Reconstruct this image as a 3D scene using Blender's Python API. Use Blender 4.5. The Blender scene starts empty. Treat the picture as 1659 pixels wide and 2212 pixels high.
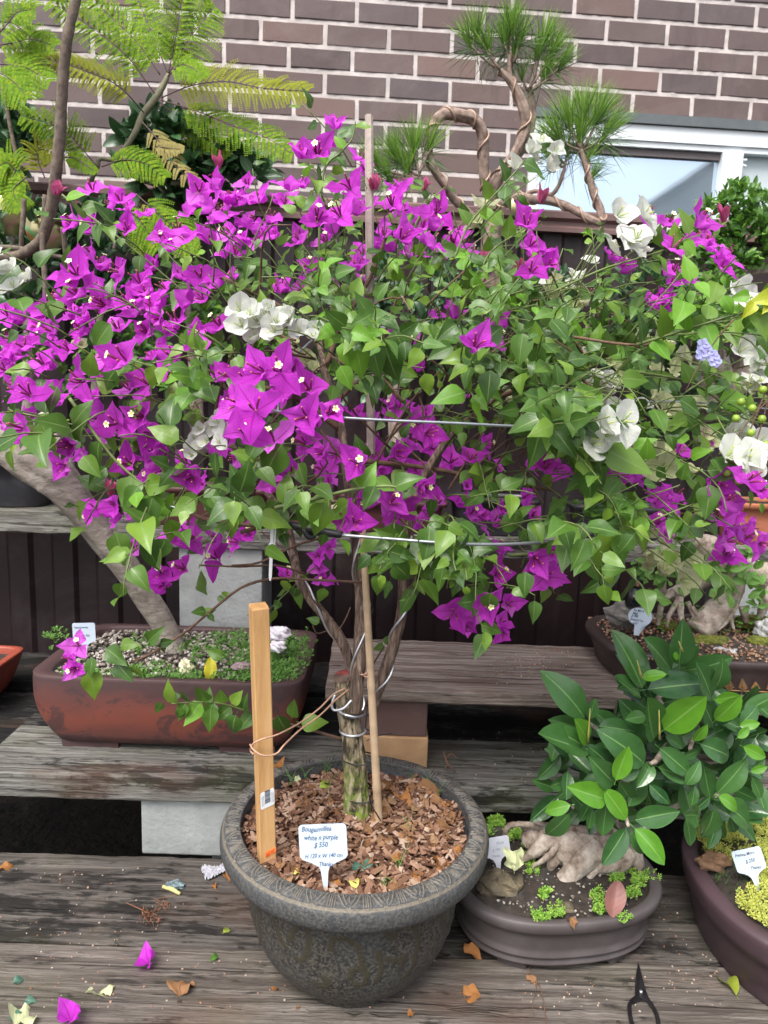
import bpy, math, random
import numpy as np
from math import sin, cos, pi, radians, sqrt
from mathutils import Vector, Matrix
scene = bpy.context.scene
rng = random.Random(11)
nr = np.random.RandomState(5)

# ------------------------------------------------------------------ camera, sky, sun, exposure
H = 0.965                                   # lens height above the deck boards
PITCH, ROLL = radians(9.0), radians(2.0)
FW = np.array([0, cos(PITCH), -sin(PITCH)])
R0 = np.array([1.0, 0, 0]); U0 = np.cross(R0, FW)
RT = cos(ROLL) * R0 + sin(ROLL) * U0
UP = -sin(ROLL) * R0 + cos(ROLL) * U0
cam_d = bpy.data.cameras.new("camera"); cam = bpy.data.objects.new("camera", cam_d)
scene.collection.objects.link(cam)
cam.matrix_world = Matrix(((RT[0], UP[0], -FW[0], 0), (RT[1], UP[1], -FW[1], 0), (RT[2], UP[2], -FW[2], H), (0, 0, 0, 1)))
cam_d.sensor_fit = 'VERTICAL'; cam_d.sensor_height = 36; cam_d.lens = 25.0
cam_d.clip_start = 0.02; cam_d.clip_end = 400
cam_d.dof.use_dof = True; cam_d.dof.focus_distance = 1.12; cam_d.dof.aperture_fstop = 9.0
scene.camera = cam

SUN_EL, SUN_AZ = radians(58), radians(205)   # high, from behind the camera and a little to the left
world = bpy.data.worlds.new("World"); scene.world = world; world.use_nodes = True
wn = world.node_tree; bg = wn.nodes["Background"]
sky = wn.nodes.new("ShaderNodeTexSky"); sky.sky_type = 'NISHITA'; sky.sun_disc = False
sky.sun_elevation = SUN_EL; sky.sun_rotation = SUN_AZ
sky.air_density = 1.0; sky.dust_density = 4.0; sky.ozone_density = 1.0
hs = wn.nodes.new("ShaderNodeHueSaturation"); hs.inputs["Saturation"].default_value = 0.42
wn.links.new(sky.outputs[0], hs.inputs["Color"]); wn.links.new(hs.outputs[0], bg.inputs[0])
bg.inputs[1].default_value = 0.15
sl = bpy.data.lights.new("sun", 'SUN'); sl.energy = 1.5; sl.angle = radians(25); sl.color = (1.0, 0.965, 0.92)
so = bpy.data.objects.new("sun", sl); scene.collection.objects.link(so)
sd = Vector((sin(SUN_AZ) * cos(SUN_EL), cos(SUN_AZ) * cos(SUN_EL), sin(SUN_EL)))
so.rotation_euler = sd.to_track_quat('Z', 'Y').to_euler()
scene.view_settings.view_transform = 'Standard'; scene.view_settings.look = 'None'
scene.view_settings.gamma = 1.0; scene.view_settings.exposure = 1.12
scene.cycles.max_bounces = 8; scene.cycles.transparent_max_bounces = 8
scene.cycles.use_denoising = True

# ------------------------------------------------------------------ helpers
def _dir(x, y): return FW + (x - 829.5) / 1536 * RT - (y - 1106) / 1536 * UP
def P(x, y, Y):                              # pixel (1659 x 2212 frame) -> point on the upright plane at distance Y
    v = _dir(x, y); return np.array([0, 0, H]) + v * (Y / v[1])
def Z(x, y, z):                              # pixel -> point at height z
    v = _dir(x, y); return np.array([0, 0, H]) + v * ((z - H) / v[2])
def proj(q):
    w = np.asarray(q, float) - np.array([0, 0, H]); k = w @ FW
    return 829.5 + 1536 * (w @ RT) / k, 1106 - 1536 * (w @ UP) / k
def nrm(v):
    v = np.asarray(v, float); return v / (np.linalg.norm(v) + 1e-12)
def frame(a, n):
    y = nrm(a); n = np.asarray(n, float); z = n - y * (n @ y)
    if np.linalg.norm(z) < 1e-4: z = np.array([0.3, -0.9, 0.5]) - y * (np.array([0.3, -0.9, 0.5]) @ y)
    z = nrm(z); x = np.cross(y, z)
    return np.stack([x, y, z], 1)
def rv(s=1.0): return nr.uniform(-s, s, 3)

class MB:
    def __init__(s): s.v = []; s.f = []; s.m = []; s.uv = []; s.rel = []; s.n = 0
    def add(s, V, F, uv=None, mat=0, rel=None):
        V = np.asarray(V, float).reshape(-1, 3); k = s.n
        s.v.append(V); s.f.extend([tuple(i + k for i in f) for f in F])
        if isinstance(mat, (list, tuple)): s.m.extend(mat)
        else: s.m.extend([mat] * len(F))
        s.uv.append(np.zeros((len(V), 2)) if uv is None else np.asarray(uv, float))
        s.rel.append(np.zeros(len(V)) if rel is None else np.asarray(rel, float))
        s.n += len(V)
    def bark(s, pts, rad, n=40, mat=0, sm=10, amp=.10, fa=9.0, fl=30.0, seed=0.0, lump=.08, caps=True):
        from mathutils import noise as MN
        p = catmull(pts, sm); m = len(p); r = np.interp(np.linspace(0, 1, m), np.linspace(0, 1, len(rad)), rad)
        T = np.gradient(p, axis=0); T /= np.linalg.norm(T, axis=1)[:, None] + 1e-12; a = nrm(np.cross(T[0], [0.3, 0.2, 1.0])); V = []; uv = []; L = 0
        for i in range(m):
            a = nrm(a - T[i] * (a @ T[i])); b = np.cross(T[i], a)
            if i: L += np.linalg.norm(p[i] - p[i - 1])
            for k in range(n):
                w = 2 * pi * k / n; cx, cy = cos(w), sin(w)
                q = MN.noise(Vector((cx * fa * .3 + seed, cy * fa * .3, L * fl))); q2 = MN.noise(Vector((cx * 1.3 + seed, cy * 1.3 + 5, L * fl * .35)))
                rdg = 1 - 2 * abs(MN.noise(Vector((cx * fa * .5 + 9 + seed, cy * fa * .5, L * fl * .5))))
                rr = r[i] * (1 + amp * (q * .8 + rdg * .6 - .3) + lump * 1.8 * q2); V.append(p[i] + rr * (cx * a + cy * b)); uv.append((k / n, L))
        F = [(i * n + k, i * n + (k + 1) % n, (i + 1) * n + (k + 1) % n, (i + 1) * n + k) for i in range(m - 1) for k in range(n)]
        if caps: F += [tuple(range(n))[::-1], tuple((m - 1) * n + k for k in range(n))]
        s.add(V, F, uv, mat)
    def box(s, c, size, R=None, mat=0, j=0.0):
        h = np.asarray(size) / 2
        V = np.array([(x, y, z) for x in (-1, 1) for y in (-1, 1) for z in (-1, 1)], float) * h
        if j: V += nr.uniform(-j, j, V.shape)
        if R is not None: V = V @ R.T
        s.add(V + np.asarray(c), [(0, 1, 3, 2), (4, 6, 7, 5), (0, 4, 5, 1), (2, 3, 7, 6), (0, 2, 6, 4), (1, 5, 7, 3)], mat=mat)
    def tube(s, pts, rad, n=8, mat=0, smooth=3, knob=0.0, caps=True, squash=None):
        p = catmull(pts, smooth) if smooth > 1 else np.asarray(pts, float)
        m = len(p)
        if np.isscalar(rad): r = np.full(m, rad, float)
        else: r = np.interp(np.linspace(0, 1, m), np.linspace(0, 1, len(rad)), rad)
        T = np.gradient(p, axis=0); T /= np.linalg.norm(T, axis=1)[:, None] + 1e-12
        a = np.cross(T[0], [0.3, 0.2, 1.0]); a = nrm(a)
        V = []; uv = []; L = 0
        for i in range(m):
            a = nrm(a - T[i] * (a @ T[i])); b = np.cross(T[i], a)
            if i: L += np.linalg.norm(p[i] - p[i - 1])
            for k in range(n):
                w = 2 * pi * k / n
                rr = r[i] * (1 + (knob * nr.uniform(-1, 1) if knob else 0))
                V.append(p[i] + rr * (cos(w) * a + sin(w) * b)); uv.append((k / n, L))
        F = [(i * n + k, i * n + (k + 1) % n, (i + 1) * n + (k + 1) % n, (i + 1) * n + k) for i in range(m - 1) for k in range(n)]
        if caps: F += [tuple(range(n))[::-1], tuple((m - 1) * n + k for k in range(n))]
        s.add(V, F, uv, mat)
    def lathe(s, prof, c, n=64, mat=0, sx=1.0, sy=1.0, rot=0.0, power=2.0):
        V = []; uv = []
        cr, sr = cos(rot), sin(rot)
        for i, (r, z) in enumerate(prof):
            for k in range(n):
                w = 2 * pi * k / n; ca, sa = cos(w), sin(w)
                if power != 2.0:
                    q = (abs(ca) ** power + abs(sa) ** power) ** (-1 / power)
                    ca, sa = ca * q, sa * q
                x, y = r * ca * sx, r * sa * sy
                V.append((c[0] + x * cr - y * sr, c[1] + x * sr + y * cr, c[2] + z)); uv.append((k / n, i / len(prof)))
        m = len(prof)
        F = [(i * n + k, i * n + (k + 1) % n, (i + 1) * n + (k + 1) % n, (i + 1) * n + k) for i in range(m - 1) for k in range(n)]
        s.add(V, F, uv, mat)
    def poly(s, pts2, th, o, R, mat=0):       # flat outline given a thickness; R columns: x right, y up, z normal
        n = len(pts2); q = np.asarray(pts2, float)
        V = [np.array([a, b, th / 2]) for a, b in q] + [np.array([a, b, -th / 2]) for a, b in q]
        V = np.array(V) @ R.T + np.asarray(o)
        s.add(V, [tuple(range(n)), tuple(range(2 * n - 1, n - 1, -1))] + [(i + n, (i + 1) % n + n, (i + 1) % n, i) for i in range(n)], mat=mat)
    def tpl(s, T, p, R, sc=1.0, mat=0):
        V, F, uv = T
        s.add((V * sc) @ R.T + np.asarray(p), F, uv, mat)
    def build(s, name, mats, parent=None, smooth=True, base=None):
        V = np.concatenate(s.v); 
        if base is None: base = parent['_b'] if parent is not None and '_b' in parent else (0, 0, 0)
        V = V - np.array(base)
        me = bpy.data.meshes.new(name); me.from_pydata(V.tolist(), [], s.f)
        if not isinstance(mats, (list, tuple)): mats = [mats]
        for m in mats: me.materials.append(m)
        me.polygons.foreach_set('material_index', np.array(s.m, dtype=np.int32))
        uvl = me.uv_layers.new(name='UVMap'); li = np.zeros(len(me.loops), dtype=np.int32); me.loops.foreach_get('vertex_index', li)
        UV = np.concatenate(s.uv); uvl.data.foreach_set('uv', UV[li].astype(np.float32).ravel())
        rl = np.concatenate(s.rel)
        if np.any(rl):
            at = me.attributes.new('relief', 'FLOAT', 'POINT'); at.data.foreach_set('value', rl.astype(np.float32))
        if smooth: me.polygons.foreach_set('use_smooth', np.ones(len(me.polygons), dtype=bool))
        me.update()
        o = bpy.data.objects.new(name, me); scene.collection.objects.link(o)
        if parent is not None: o.parent = parent; o['_b'] = list(map(float, base))
        else: o.location = base; o['_b'] = list(map(float, base))
        return o

def catmull(pts, k):
    p = np.asarray(pts, float)
    if len(p) < 3:
        return np.array([p[0] + (p[-1] - p[0]) * t for t in np.linspace(0, 1, k + 1)])
    q = np.vstack([2 * p[0] - p[1], p, 2 * p[-1] - p[-2]]); out = []
    for i in range(1, len(q) - 2):
        for t in np.linspace(0, 1, k, endpoint=False):
            a, b, c, d = q[i - 1], q[i], q[i + 1], q[i + 2]
            out.append(0.5 * ((2 * b) + (c - a) * t + (2 * a - 5 * b + 4 * c - d) * t * t + (3 * b - a - 3 * c + d) * t ** 3))
    out.append(p[-1]); return np.array(out)
def meta(o, label=None, cat=None, group=None, kind=None):
    if label: o['label'] = label
    if cat: o['category'] = cat
    if group: o['group'] = group
    if kind: o['kind'] = kind
    return o
def thing(name, base, label, cat, group=None):
    o = bpy.data.objects.new(name, None); scene.collection.objects.link(o); o.location = [float(b) for b in base]
    o.empty_display_size = 0.05; o['_b'] = [float(b) for b in base]
    return meta(o, label, cat, group)

# ------------------------------------------------------------------ materials
class NT:
    def __init__(s, name):
        s.m = bpy.data.materials.new(name); s.m.use_nodes = True; s.t = s.m.node_tree
        s.b = s.t.nodes["Principled BSDF"]; s.out = s.t.nodes["Material Output"]
    def n(s, typ, **kw):
        x = s.t.nodes.new("ShaderNode" + typ)
        for k, v in kw.items():
            if hasattr(x, k) and not k.startswith('i_'): setattr(x, k, v)
            else: x.inputs[k[2:].replace('_', ' ')].default_value = v
        return x
    def l(s, a, b): s.t.links.new(a, b)
    def ramp(s, fac, stops, interp='LINEAR'):
        r = s.n('ValToRGB'); r.color_ramp.interpolation = interp; e = r.color_ramp.elements
        while len(e) < len(stops): e.new(0.5)
        for q, (p, c) in zip(e, stops): q.position = p; q.color = (*c, 1) if len(c) == 3 else c
        s.l(fac, r.inputs[0]); return r.outputs[0]
    def noise(s, vec, scale, detail=4, rough=0.55, dist=0.0):
        x = s.n('TexNoise'); x.inputs['Scale'].default_value = scale; x.inputs['Detail'].default_value = detail
        x.inputs['Roughness'].default_value = rough; x.inputs['Distortion'].default_value = dist
        if vec is not None: s.l(vec, x.inputs['Vector'])
        return x.outputs[0]
    def map(s, sc=(1, 1, 1), rot=(0, 0, 0), src='Object'):
        tc = s.n('TexCoord'); mp = s.n('Mapping'); mp.inputs['Scale'].default_value = sc; mp.inputs['Rotation'].default_value = rot
        s.l(tc.outputs[src], mp.inputs['Vector']); return mp.outputs[0]
    def mix(s, fac, a, b, blend='MIX'):
        x = s.n('Mix', data_type='RGBA', blend_type=blend)
        for sock, v in ((x.inputs[0], fac), (x.inputs[6], a), (x.inputs[7], b)):
            if hasattr(v, 'is_linked') or hasattr(v, 'links'): s.l(v, sock)
            elif isinstance(v, (int, float)): sock.default_value = v
            else: sock.default_value = (*v, 1)
        return x.outputs[2]
    def math(s, op, a, b=None, c=None):
        x = s.n('Math', operation=op)
        for i, v in enumerate((a, b, c)):
            if v is None: continue
            if hasattr(v, 'links'): s.l(v, x.inputs[i])
            else: x.inputs[i].default_value = v
        return x.outputs[0]
    def bump(s, h, strength=0.3, dist=0.01, prev=None):
        x = s.n('Bump'); x.inputs['Strength'].default_value = strength; x.inputs['Distance'].default_value = dist
        s.l(h, x.inputs['Height'])
        if prev is not None: s.l(prev, x.inputs['Normal'])
        return x.outputs[0]
    def set(s, col=None, rough=None, normal=None, metal=None, spec=None):
        for k, v in (('Base Color', col), ('Roughness', rough), ('Metallic', metal), ('Specular IOR Level', spec)):
            if v is None: continue
            if hasattr(v, 'links'): s.l(v, s.b.inputs[k])
            elif isinstance(v, (int, float)): s.b.inputs[k].default_value = v
            else: s.b.inputs[k].default_value = (*v, 1)
        if normal is not None: s.l(normal, s.b.inputs['Normal'])
        return s.m

def mat_plain(name, c, rough=0.6, var=0.25, scale=30, bump=0.15, metal=0.0, spec=0.5, c2=None):
    t = NT(name); v = t.map(); n = t.noise(v, scale, 5)
    c = np.array(c); a = c * (1 - var); b = np.clip(c * (1 + var), 0, 0.95) if c2 is None else np.array(c2)
    col = t.ramp(n, [(0.3, tuple(a)), (0.7, tuple(b))])
    if bump and not metal:
        dust = t.ramp(t.noise(v, max(3.0, scale * 0.35), 7, 0.7, 0.5), [(0.50, (0, 0, 0)), (0.72, (0.30, 0.30, 0.30))])
        col = t.mix(dust, col, tuple(np.clip(c * 0.55 + 0.14, 0, .8)))
        spk = t.ramp(t.noise(v, 420, 2), [(0.66, (0, 0, 0)), (0.74, (0.35, 0.35, 0.35))]); col = t.mix(spk, col, tuple(c * 0.45))
        if isinstance(rough, float): rr_ = t.n('MapRange'); t.l(n, rr_.inputs[0]); rr_.inputs[3].default_value = rough * .85; rr_.inputs[4].default_value = min(1, rough * 1.25); rough = rr_.outputs[0]
    nm = t.bump(t.noise(v, scale * 6, 3), bump, 0.002) if bump else None
    return t.set(col, rough, nm, metal, spec)

def mat_leaf(name, c1, c2, vein, rough=0.42, trans=0.28, veins=14.0, back=None, blotch=None, spec=0.4, c3=None, bstr=0.25):
    t = NT(name); g = t.n('NewGeometry'); ri = g.outputs['Random Per Island']
    stops = [(0.0, c1), (1.0, c2)] if c3 is None else [(0.0, c1), (0.6, c2), (1.0, c3)]
    col = t.ramp(ri, stops)
    uv = t.n('UVMap'); sp = t.n('SeparateXYZ'); t.l(uv.outputs[0], sp.inputs[0])
    du = t.math('ABSOLUTE', t.math('SUBTRACT', sp.outputs[0], 0.5))
    mid = t.math('LESS_THAN', du, 0.028)
    w = t.math('SINE', t.math('MULTIPLY', t.math('SUBTRACT', sp.outputs[1], t.math('MULTIPLY', du, 0.75)), veins * 6.283))
    sv = t.math('MULTIPLY', t.math('POWER', t.math('MAXIMUM', w, 0.0), 6.0), 0.30)
    nz = t.noise(t.map(), 55, 3)
    col = t.mix(t.math('MULTIPLY', t.math('SUBTRACT', nz, 0.35), 0.9), col, tuple(np.clip(np.array(c2) * 1.35, 0, 1)))
    col = t.mix(t.math('MAXIMUM', t.math('MULTIPLY', mid, 0.75), sv), col, vein)
    if back is not None: col = t.mix(g.outputs['Backfacing'], col, back)
    nm = t.bump(t.math('SUBTRACT', nz, t.math('MULTIPLY', t.math('MAXIMUM', mid, sv), 1.2)), bstr, 0.003)
    t.set(col, rough, nm, spec=spec)
    tr = t.n('BsdfTranslucent'); t.l(t.mix(0.35, col, tuple(np.clip(np.array(c2) * 1.8, 0, .95))), tr.inputs[0])
    mx = t.n('MixShader'); mx.inputs[0].default_value = trans
    t.l(t.b.outputs[0], mx.inputs[1]); t.l(tr.outputs[0], mx.inputs[2]); t.l(mx.outputs[0], t.out.inputs[0])
    return t.m

def mat_wood(name, dark, mid, light, thr=0.5, gs=1.0, green=0.0, seed=0.0):
    t = NT(name); tc = t.n('TexCoord'); oi = t.n('ObjectInfo'); ad = t.n('VectorMath', operation='ADD')
    sc = t.n('VectorMath', operation='SCALE'); cb = t.n('CombineXYZ')
    t.l(oi.outputs['Random'], cb.inputs[0]); t.l(oi.outputs['Random'], cb.inputs[1]); t.l(cb.outputs[0], sc.inputs[0]); sc.inputs['Scale'].default_value = 17.0 + seed
    t.l(tc.outputs['Object'], ad.inputs[0]); t.l(sc.outputs[0], ad.inputs[1])
    def mp(s):
        m = t.n('Mapping'); m.inputs['Scale'].default_value = s; t.l(ad.outputs[0], m.inputs['Vector']); return m.outputs[0]
    grain = t.noise(mp((3.5 * gs, 75, 75)), 1.0, 8, 0.68, 0.6)
    fine = t.noise(mp((9, 300, 300)), 1.0, 5, 0.75)
    flake = t.noise(mp((26, 120, 120)), 1.0, 5, 0.6)
    stain = t.noise(mp((4.2, 13, 9)), 1.0, 7, 0.68, 0.8)
    knot = t.noise(mp((5, 9, 9)), 1.0, 3, 0.5)
    base = t.ramp(grain, [(0.38, mid), (0.5, tuple(0.5 * (np.array(mid) + np.array(light)))), (0.62, light)])
    base = t.mix(t.ramp(fine, [(0.38, (0, 0, 0)), (0.62, (1, 1, 1))]), t.mix(0.6, base, mid), base)
    s2 = t.math('ADD', t.math('MULTIPLY', stain, 0.72), t.math('MULTIPLY', flake, 0.36))
    streak = t.noise(mp((1.6, 34, 20)), 1.0, 5, 0.6, 0.5)
    s2 = t.math('ADD', s2, t.math('MULTIPLY', t.math('SUBTRACT', streak, 0.5), 0.28))
    mask = t.ramp(s2, [(thr - 0.03, (0, 0, 0)), (thr + 0.035, (1, 1, 1))])
    base = t.mix(t.ramp(t.noise(mp((5, 210, 210)), 1.0, 4, 0.7), [(0.52, (0, 0, 0)), (0.62, (0.42, 0.42, 0.42))]), base, tuple(np.array(mid) * 0.5))
    col = t.mix(t.math('MULTIPLY', mask, 0.90), base, dark)
    crack = t.ramp(t.noise(mp((1.7, 62, 62)), 1.0, 3, 0.5, 1.2), [(0.335, (1, 1, 1)), (0.375, (0, 0, 0))])
    col = t.mix(t.math('MULTIPLY', crack, 0.62), col, tuple(np.array(dark) * 0.6))
    col = t.mix(t.math('MULTIPLY', t.ramp(knot, [(0.56, (0, 0, 0)), (0.72, (1, 1, 1))]), 0.45), col, (0.10, 0.055, 0.035))
    if green: col = t.mix(t.math('MULTIPLY', t.ramp(t.noise(mp((5, 7, 7)), 1.0, 4), [(0.5, (0, 0, 0)), (0.7, (1, 1, 1))]), green), col, (0.13, 0.15, 0.05))
    h = t.math('SUBTRACT', t.math('ADD', grain, t.math('MULTIPLY', flake, 0.5)), t.math('MULTIPLY', crack, 0.8))
    return t.set(col, 0.82, t.bump(t.math('ADD', h, t.math('MULTIPLY', fine, 0.35)), 0.9, 0.006), spec=0.25)

BARK = mat_plain('bark_grey_brown', (0.13, 0.085, 0.062), 0.85, 0.5, 60, 0.9)
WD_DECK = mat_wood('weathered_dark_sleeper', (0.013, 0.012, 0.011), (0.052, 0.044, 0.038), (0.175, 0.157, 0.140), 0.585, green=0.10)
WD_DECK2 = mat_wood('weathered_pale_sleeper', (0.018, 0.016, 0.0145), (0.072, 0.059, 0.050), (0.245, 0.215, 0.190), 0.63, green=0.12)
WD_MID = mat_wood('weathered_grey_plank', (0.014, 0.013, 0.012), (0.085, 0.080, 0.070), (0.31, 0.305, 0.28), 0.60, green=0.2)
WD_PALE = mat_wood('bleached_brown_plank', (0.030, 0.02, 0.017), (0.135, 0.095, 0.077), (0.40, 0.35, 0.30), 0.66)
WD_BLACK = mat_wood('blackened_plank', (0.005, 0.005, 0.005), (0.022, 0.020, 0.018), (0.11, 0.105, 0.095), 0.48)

def plank(name, x0, x1, y0, y1, z0, z1, mat, label, group, yaw=0.0, wob=0.0015):
    n = max(6, int((x1 - x0) / 0.02)); b = 0.004; mb = MB()
    sec = []
    for (a, c, sa, sc_) in ((y0, z0, 1, 1), (y1, z0, -1, 1), (y1, z1, -1, -1), (y0, z1, 1, -1)):
        pts = [(a + sa * b, c), (a, c + sc_ * b)] if (sa, sc_) in ((-1, 1), (1, -1)) else [(a, c + sc_ * b), (a + sa * b, c)]
        if (sa, sc_) == (1, 1): pts = [(a, c + b), (a + b, c)]
        if (sa, sc_) == (-1, 1): pts = [(a - b, c), (a, c + b)]
        if (sa, sc_) == (-1, -1): pts = [(a, c - b), (a - b, c)]
        if (sa, sc_) == (1, -1): pts = [(a + b, c), (a, c - b)]
        sec += pts
    k = len(sec); V = []; ph = nr.uniform(0, 6, k)
    for i in range(n + 1):
        x = x0 + (x1 - x0) * i / n
        for j, (y, z) in enumerate(sec):
            dj = wob * (sin(x * 9 + ph[j // 2 * 2]) + 0.6 * sin(x * 31 + ph[j]) + 0.7 * nr.uniform(-1, 1))
            V.append((x, y + dj, z + 0.6 * wob * nr.uniform(-1, 1)))
    F = [(i * k + j, i * k + (j + 1) % k, (i + 1) * k + (j + 1) % k, (i + 1) * k + j) for i in range(n) for j in range(k)]
    F += [tuple(range(k))[::-1], tuple(n * k + j for j in range(k))]
    mb.add(V, F); c = ((x0 + x1) / 2, (y0 + y1) / 2, z0)
    o = mb.build(name, mat, base=c, smooth=False)
    if yaw: o.rotation_euler.z = yaw
    return meta(o, label, 'plank', group)

# ------------------------------------------------------------------ ground
t = NT('dark_soil'); v = t.map()
t.set(t.ramp(t.noise(v, 14, 8, 0.7), [(0.35, (0.006, 0.005, 0.004)), (0.6, (0.028, 0.021, 0.015)), (0.75, (0.06, 0.045, 0.03))]), 0.95, t.bump(t.noise(v, 40, 6), 0.9, 0.02))
mb = MB(); g = 60
X, Y = np.meshgrid(np.linspace(-1, 1, g), np.linspace(-1, 1, g)); X = np.sign(X) * np.abs(X) ** 3 * 60; Y = np.sign(Y) * np.abs(Y) ** 3 * 60 + 1.5
mb.add(np.stack([X.ravel(), Y.ravel(), -0.27 + 0 * X.ravel()], 1), [(i * g + j, i * g + j + 1, (i + 1) * g + j + 1, (i + 1) * g + j) for i in range(g - 1) for j in range(g - 1)])
meta(mb.build('ground', t.m), kind='structure')

# ------------------------------------------------------------------ brick wall with window
YW = radians(4); WX = np.array([cos(YW), sin(YW), 0]); WN = np.array([-sin(YW), cos(YW), 0]); WD = 2.96
def wp(u, w, z): return WX * u + WN * (WD + w) + np.array([0, 0, z])     # w>0 goes into the wall
RW = np.stack([WX, WN, np.array([0, 0, 1.0])], 1)
t = NT('brown_clay_brick'); g_ = t.n('NewGeometry'); ri = g_.outputs['Random Per Island']; v = t.map()
col = t.ramp(ri, [(0.0, (0.088, 0.066, 0.066)), (0.3, (0.128, 0.092, 0.086)), (0.55, (0.104, 0.082, 0.086)), (0.8, (0.140, 0.096, 0.088)), (1.0, (0.175, 0.112, 0.100))])
nz = t.noise(v, 9, 6, 0.65); fi = t.noise(v, 240, 3)
col = t.mix(t.math('MULTIPLY', t.math('SUBTRACT', nz, 0.4), 0.9), col, (0.18, 0.14, 0.13))
col = t.mix(t.ramp(t.noise(v, 2.3, 6, 0.7, 0.6), [(0.52, (0, 0, 0)), (0.75, (0.4, 0.4, 0.4))]), col, (0.26, 0.22, 0.21))
col = t.mix(t.ramp(fi, [(0.62, (0, 0, 0)), (0.75, (0.35, 0.35, 0.35))]), col, (0.05, 0.035, 0.035))
chip = t.ramp(t.noise(v, 28, 5, 0.75), [(0.68, (0, 0, 0)), (0.72, (0.55, 0.55, 0.55))]); col = t.mix(chip, col, (0.34, 0.29, 0.27))
drk = t.ramp(t.noise(t.map((9, 9, 2.2)), 1, 5, 0.7), [(0.55, (0, 0, 0)), (0.75, (0.4, 0.4, 0.4))]); col = t.mix(drk, col, (0.055, 0.042, 0.042))
t.set(col, 0.75, t.bump(fi, 0.5, 0.002), spec=0.3); BRICK = t.m
MORTAR = mat_plain('pale_mortar', (0.52, 0.465, 0.44), 0.9, 0.22, 18, 0.9)
wall = thing('brick_wall', wp(0.3, 0, -0.27), 'brown brick house wall with thick pale mortar joints behind the plants', 'brick wall')
PH, PV, ZB = 0.2425, 0.0858, H + 1.0625 * 0.996
WINL, WINR, WINZ0, WINZ1 = 0.735, 2.62, 1.60, 2.118
mb = MB(); mm = MB()
for r in range(-17, 26):
    z0 = ZB + r * PV; z1 = z0 + PV
    if z1 < -0.27: continue
    off = -0.207 + (0 if r % 2 == 0 else -PH / 2) + 0.01 * sin(r * 2.3) + (0.012 if r < 1 else 0)
    for k in range(-18, 22):
        a = off + k * PH; b = a + PH
        if b < -3.6 or a > 4.6: continue
        g2 = 0.0078
        segs = [(a + g2, b - g2)]
        if z1 > WINZ0 + 0.01 and z0 < WINZ1 - 0.03:
            if a + g2 > WINL and b - g2 < WINR: continue
            if a < WINL < b: segs = [(a + g2, WINL - 0.004)] if WINL - a > 0.03 else []
            elif a < WINR < b: segs = [(WINR + 0.004, b - g2)] if b - WINR > 0.03 else []
        for (p, q) in segs:
            if q - p < 0.015: continue
            hz = PV - 2 * g2; dx = nr.uniform(-0.0012, 0.0012, 2)
            cx, cz = (p + q) / 2, (z0 + z1) / 2
            s0, s1, s2 = (q - p) / 2, 0.03, hz / 2; bv = 0.0025
            R2 = RW @ np.array([[1, 0, nr.uniform(-.006, .006)], [0, 1, 0], [nr.uniform(-.006, .006), 0, 1]])
            V = []
            for (e, w) in ((0, 0.0), (bv, -bv), (0, 0.04)):
                pass
            rings = [(-s0, -s2, 0.05), (-s0, -s2, bv), (-s0 + bv, -s2 + bv, 0.0)]
            for (xx, zz, ww) in rings:
                V += [(xx, ww, zz), (-xx, ww, zz), (-xx, ww, -zz), (xx, ww, -zz)]
            V = np.array(V, float) + nr.uniform(-0.0012, 0.0012, (12, 3))
            F = [(8, 9, 10, 11)] + [(j * 4 + i, j * 4 + (i + 1) % 4, j * 4 + 4 + (i + 1) % 4, j * 4 + 4 + i) for j in (0, 1) for i in range(4)]
            mb.add(V @ R2.T + wp(cx, nr.uniform(-0.001, 0.001), cz), F)
mb.build('bricks', BRICK, wall, smooth=False)
# mortar bed: slightly uneven sheet 3 mm behind the brick faces, open at the window
def msheet(mm, u0, u1, z0, z1):
    nu, nz_ = max(2, int((u1 - u0) / 0.02)), max(2, int((z1 - z0) / 0.014)); V = []
    for j in range(nz_ + 1):
        for i in range(nu + 1):
            ed = i in (0, nu) or j in (0, nz_)
            V.append(wp(u0 + (u1 - u0) * i / nu, 0.0035 + (0 if ed else nr.uniform(-0.0014, 0.0014)), z0 + (z1 - z0) * j / nz_))
    mm.add(V, [(j * (nu + 1) + i, j * (nu + 1) + i + 1, (j + 1) * (nu + 1) + i + 1, (j + 1) * (nu + 1) + i) for j in range(nz_) for i in range(nu)])
msheet(mm, -3.7, WINL, -0.27, 3.3); msheet(mm, WINL, WINR, WINZ1, 3.3); msheet(mm, WINR, 4.7, -0.27, 3.3); msheet(mm, WINL, WINR, -0.27, WINZ0)
mm.build('mortar', MORTAR, wall)

def wbox(mb, u0, u1, w0, w1, z0, z1, mat=0):
    mb.box(wp((u0 + u1) / 2, (w0 + w1) / 2, (z0 + z1) / 2), (u1 - u0, w1 - w0, z1 - z0), RW, mat)
WHITE = mat_plain('white_powder_coat', (0.72, 0.76, 0.78), 0.35, 0.03, 8, 0.0)
DKGREY = mat_plain('dark_grey_steel', (0.10, 0.115, 0.12), 0.5, 0.1, 20, 0.05)
BRSEAL = mat_plain('brown_grey_seal', (0.12, 0.10, 0.10), 0.6, 0.1)
t = NT('reflecting_window_glass'); gl = t.n('BsdfGlossy'); gl.inputs[0].default_value = (0.72, 0.84, 0.95, 1); gl.inputs[1].default_value = 0.03
v = t.map()
t.set(t.ramp(t.noise(v, 2.2, 4), [(0.35, (0.17, 0.24, 0.29)), (0.65, (0.28, 0.35, 0.40))]), 0.3)
t.l(t.bump(t.noise(v, 3, 2), 0.02, 0.02), gl.inputs['Normal'])
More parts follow.
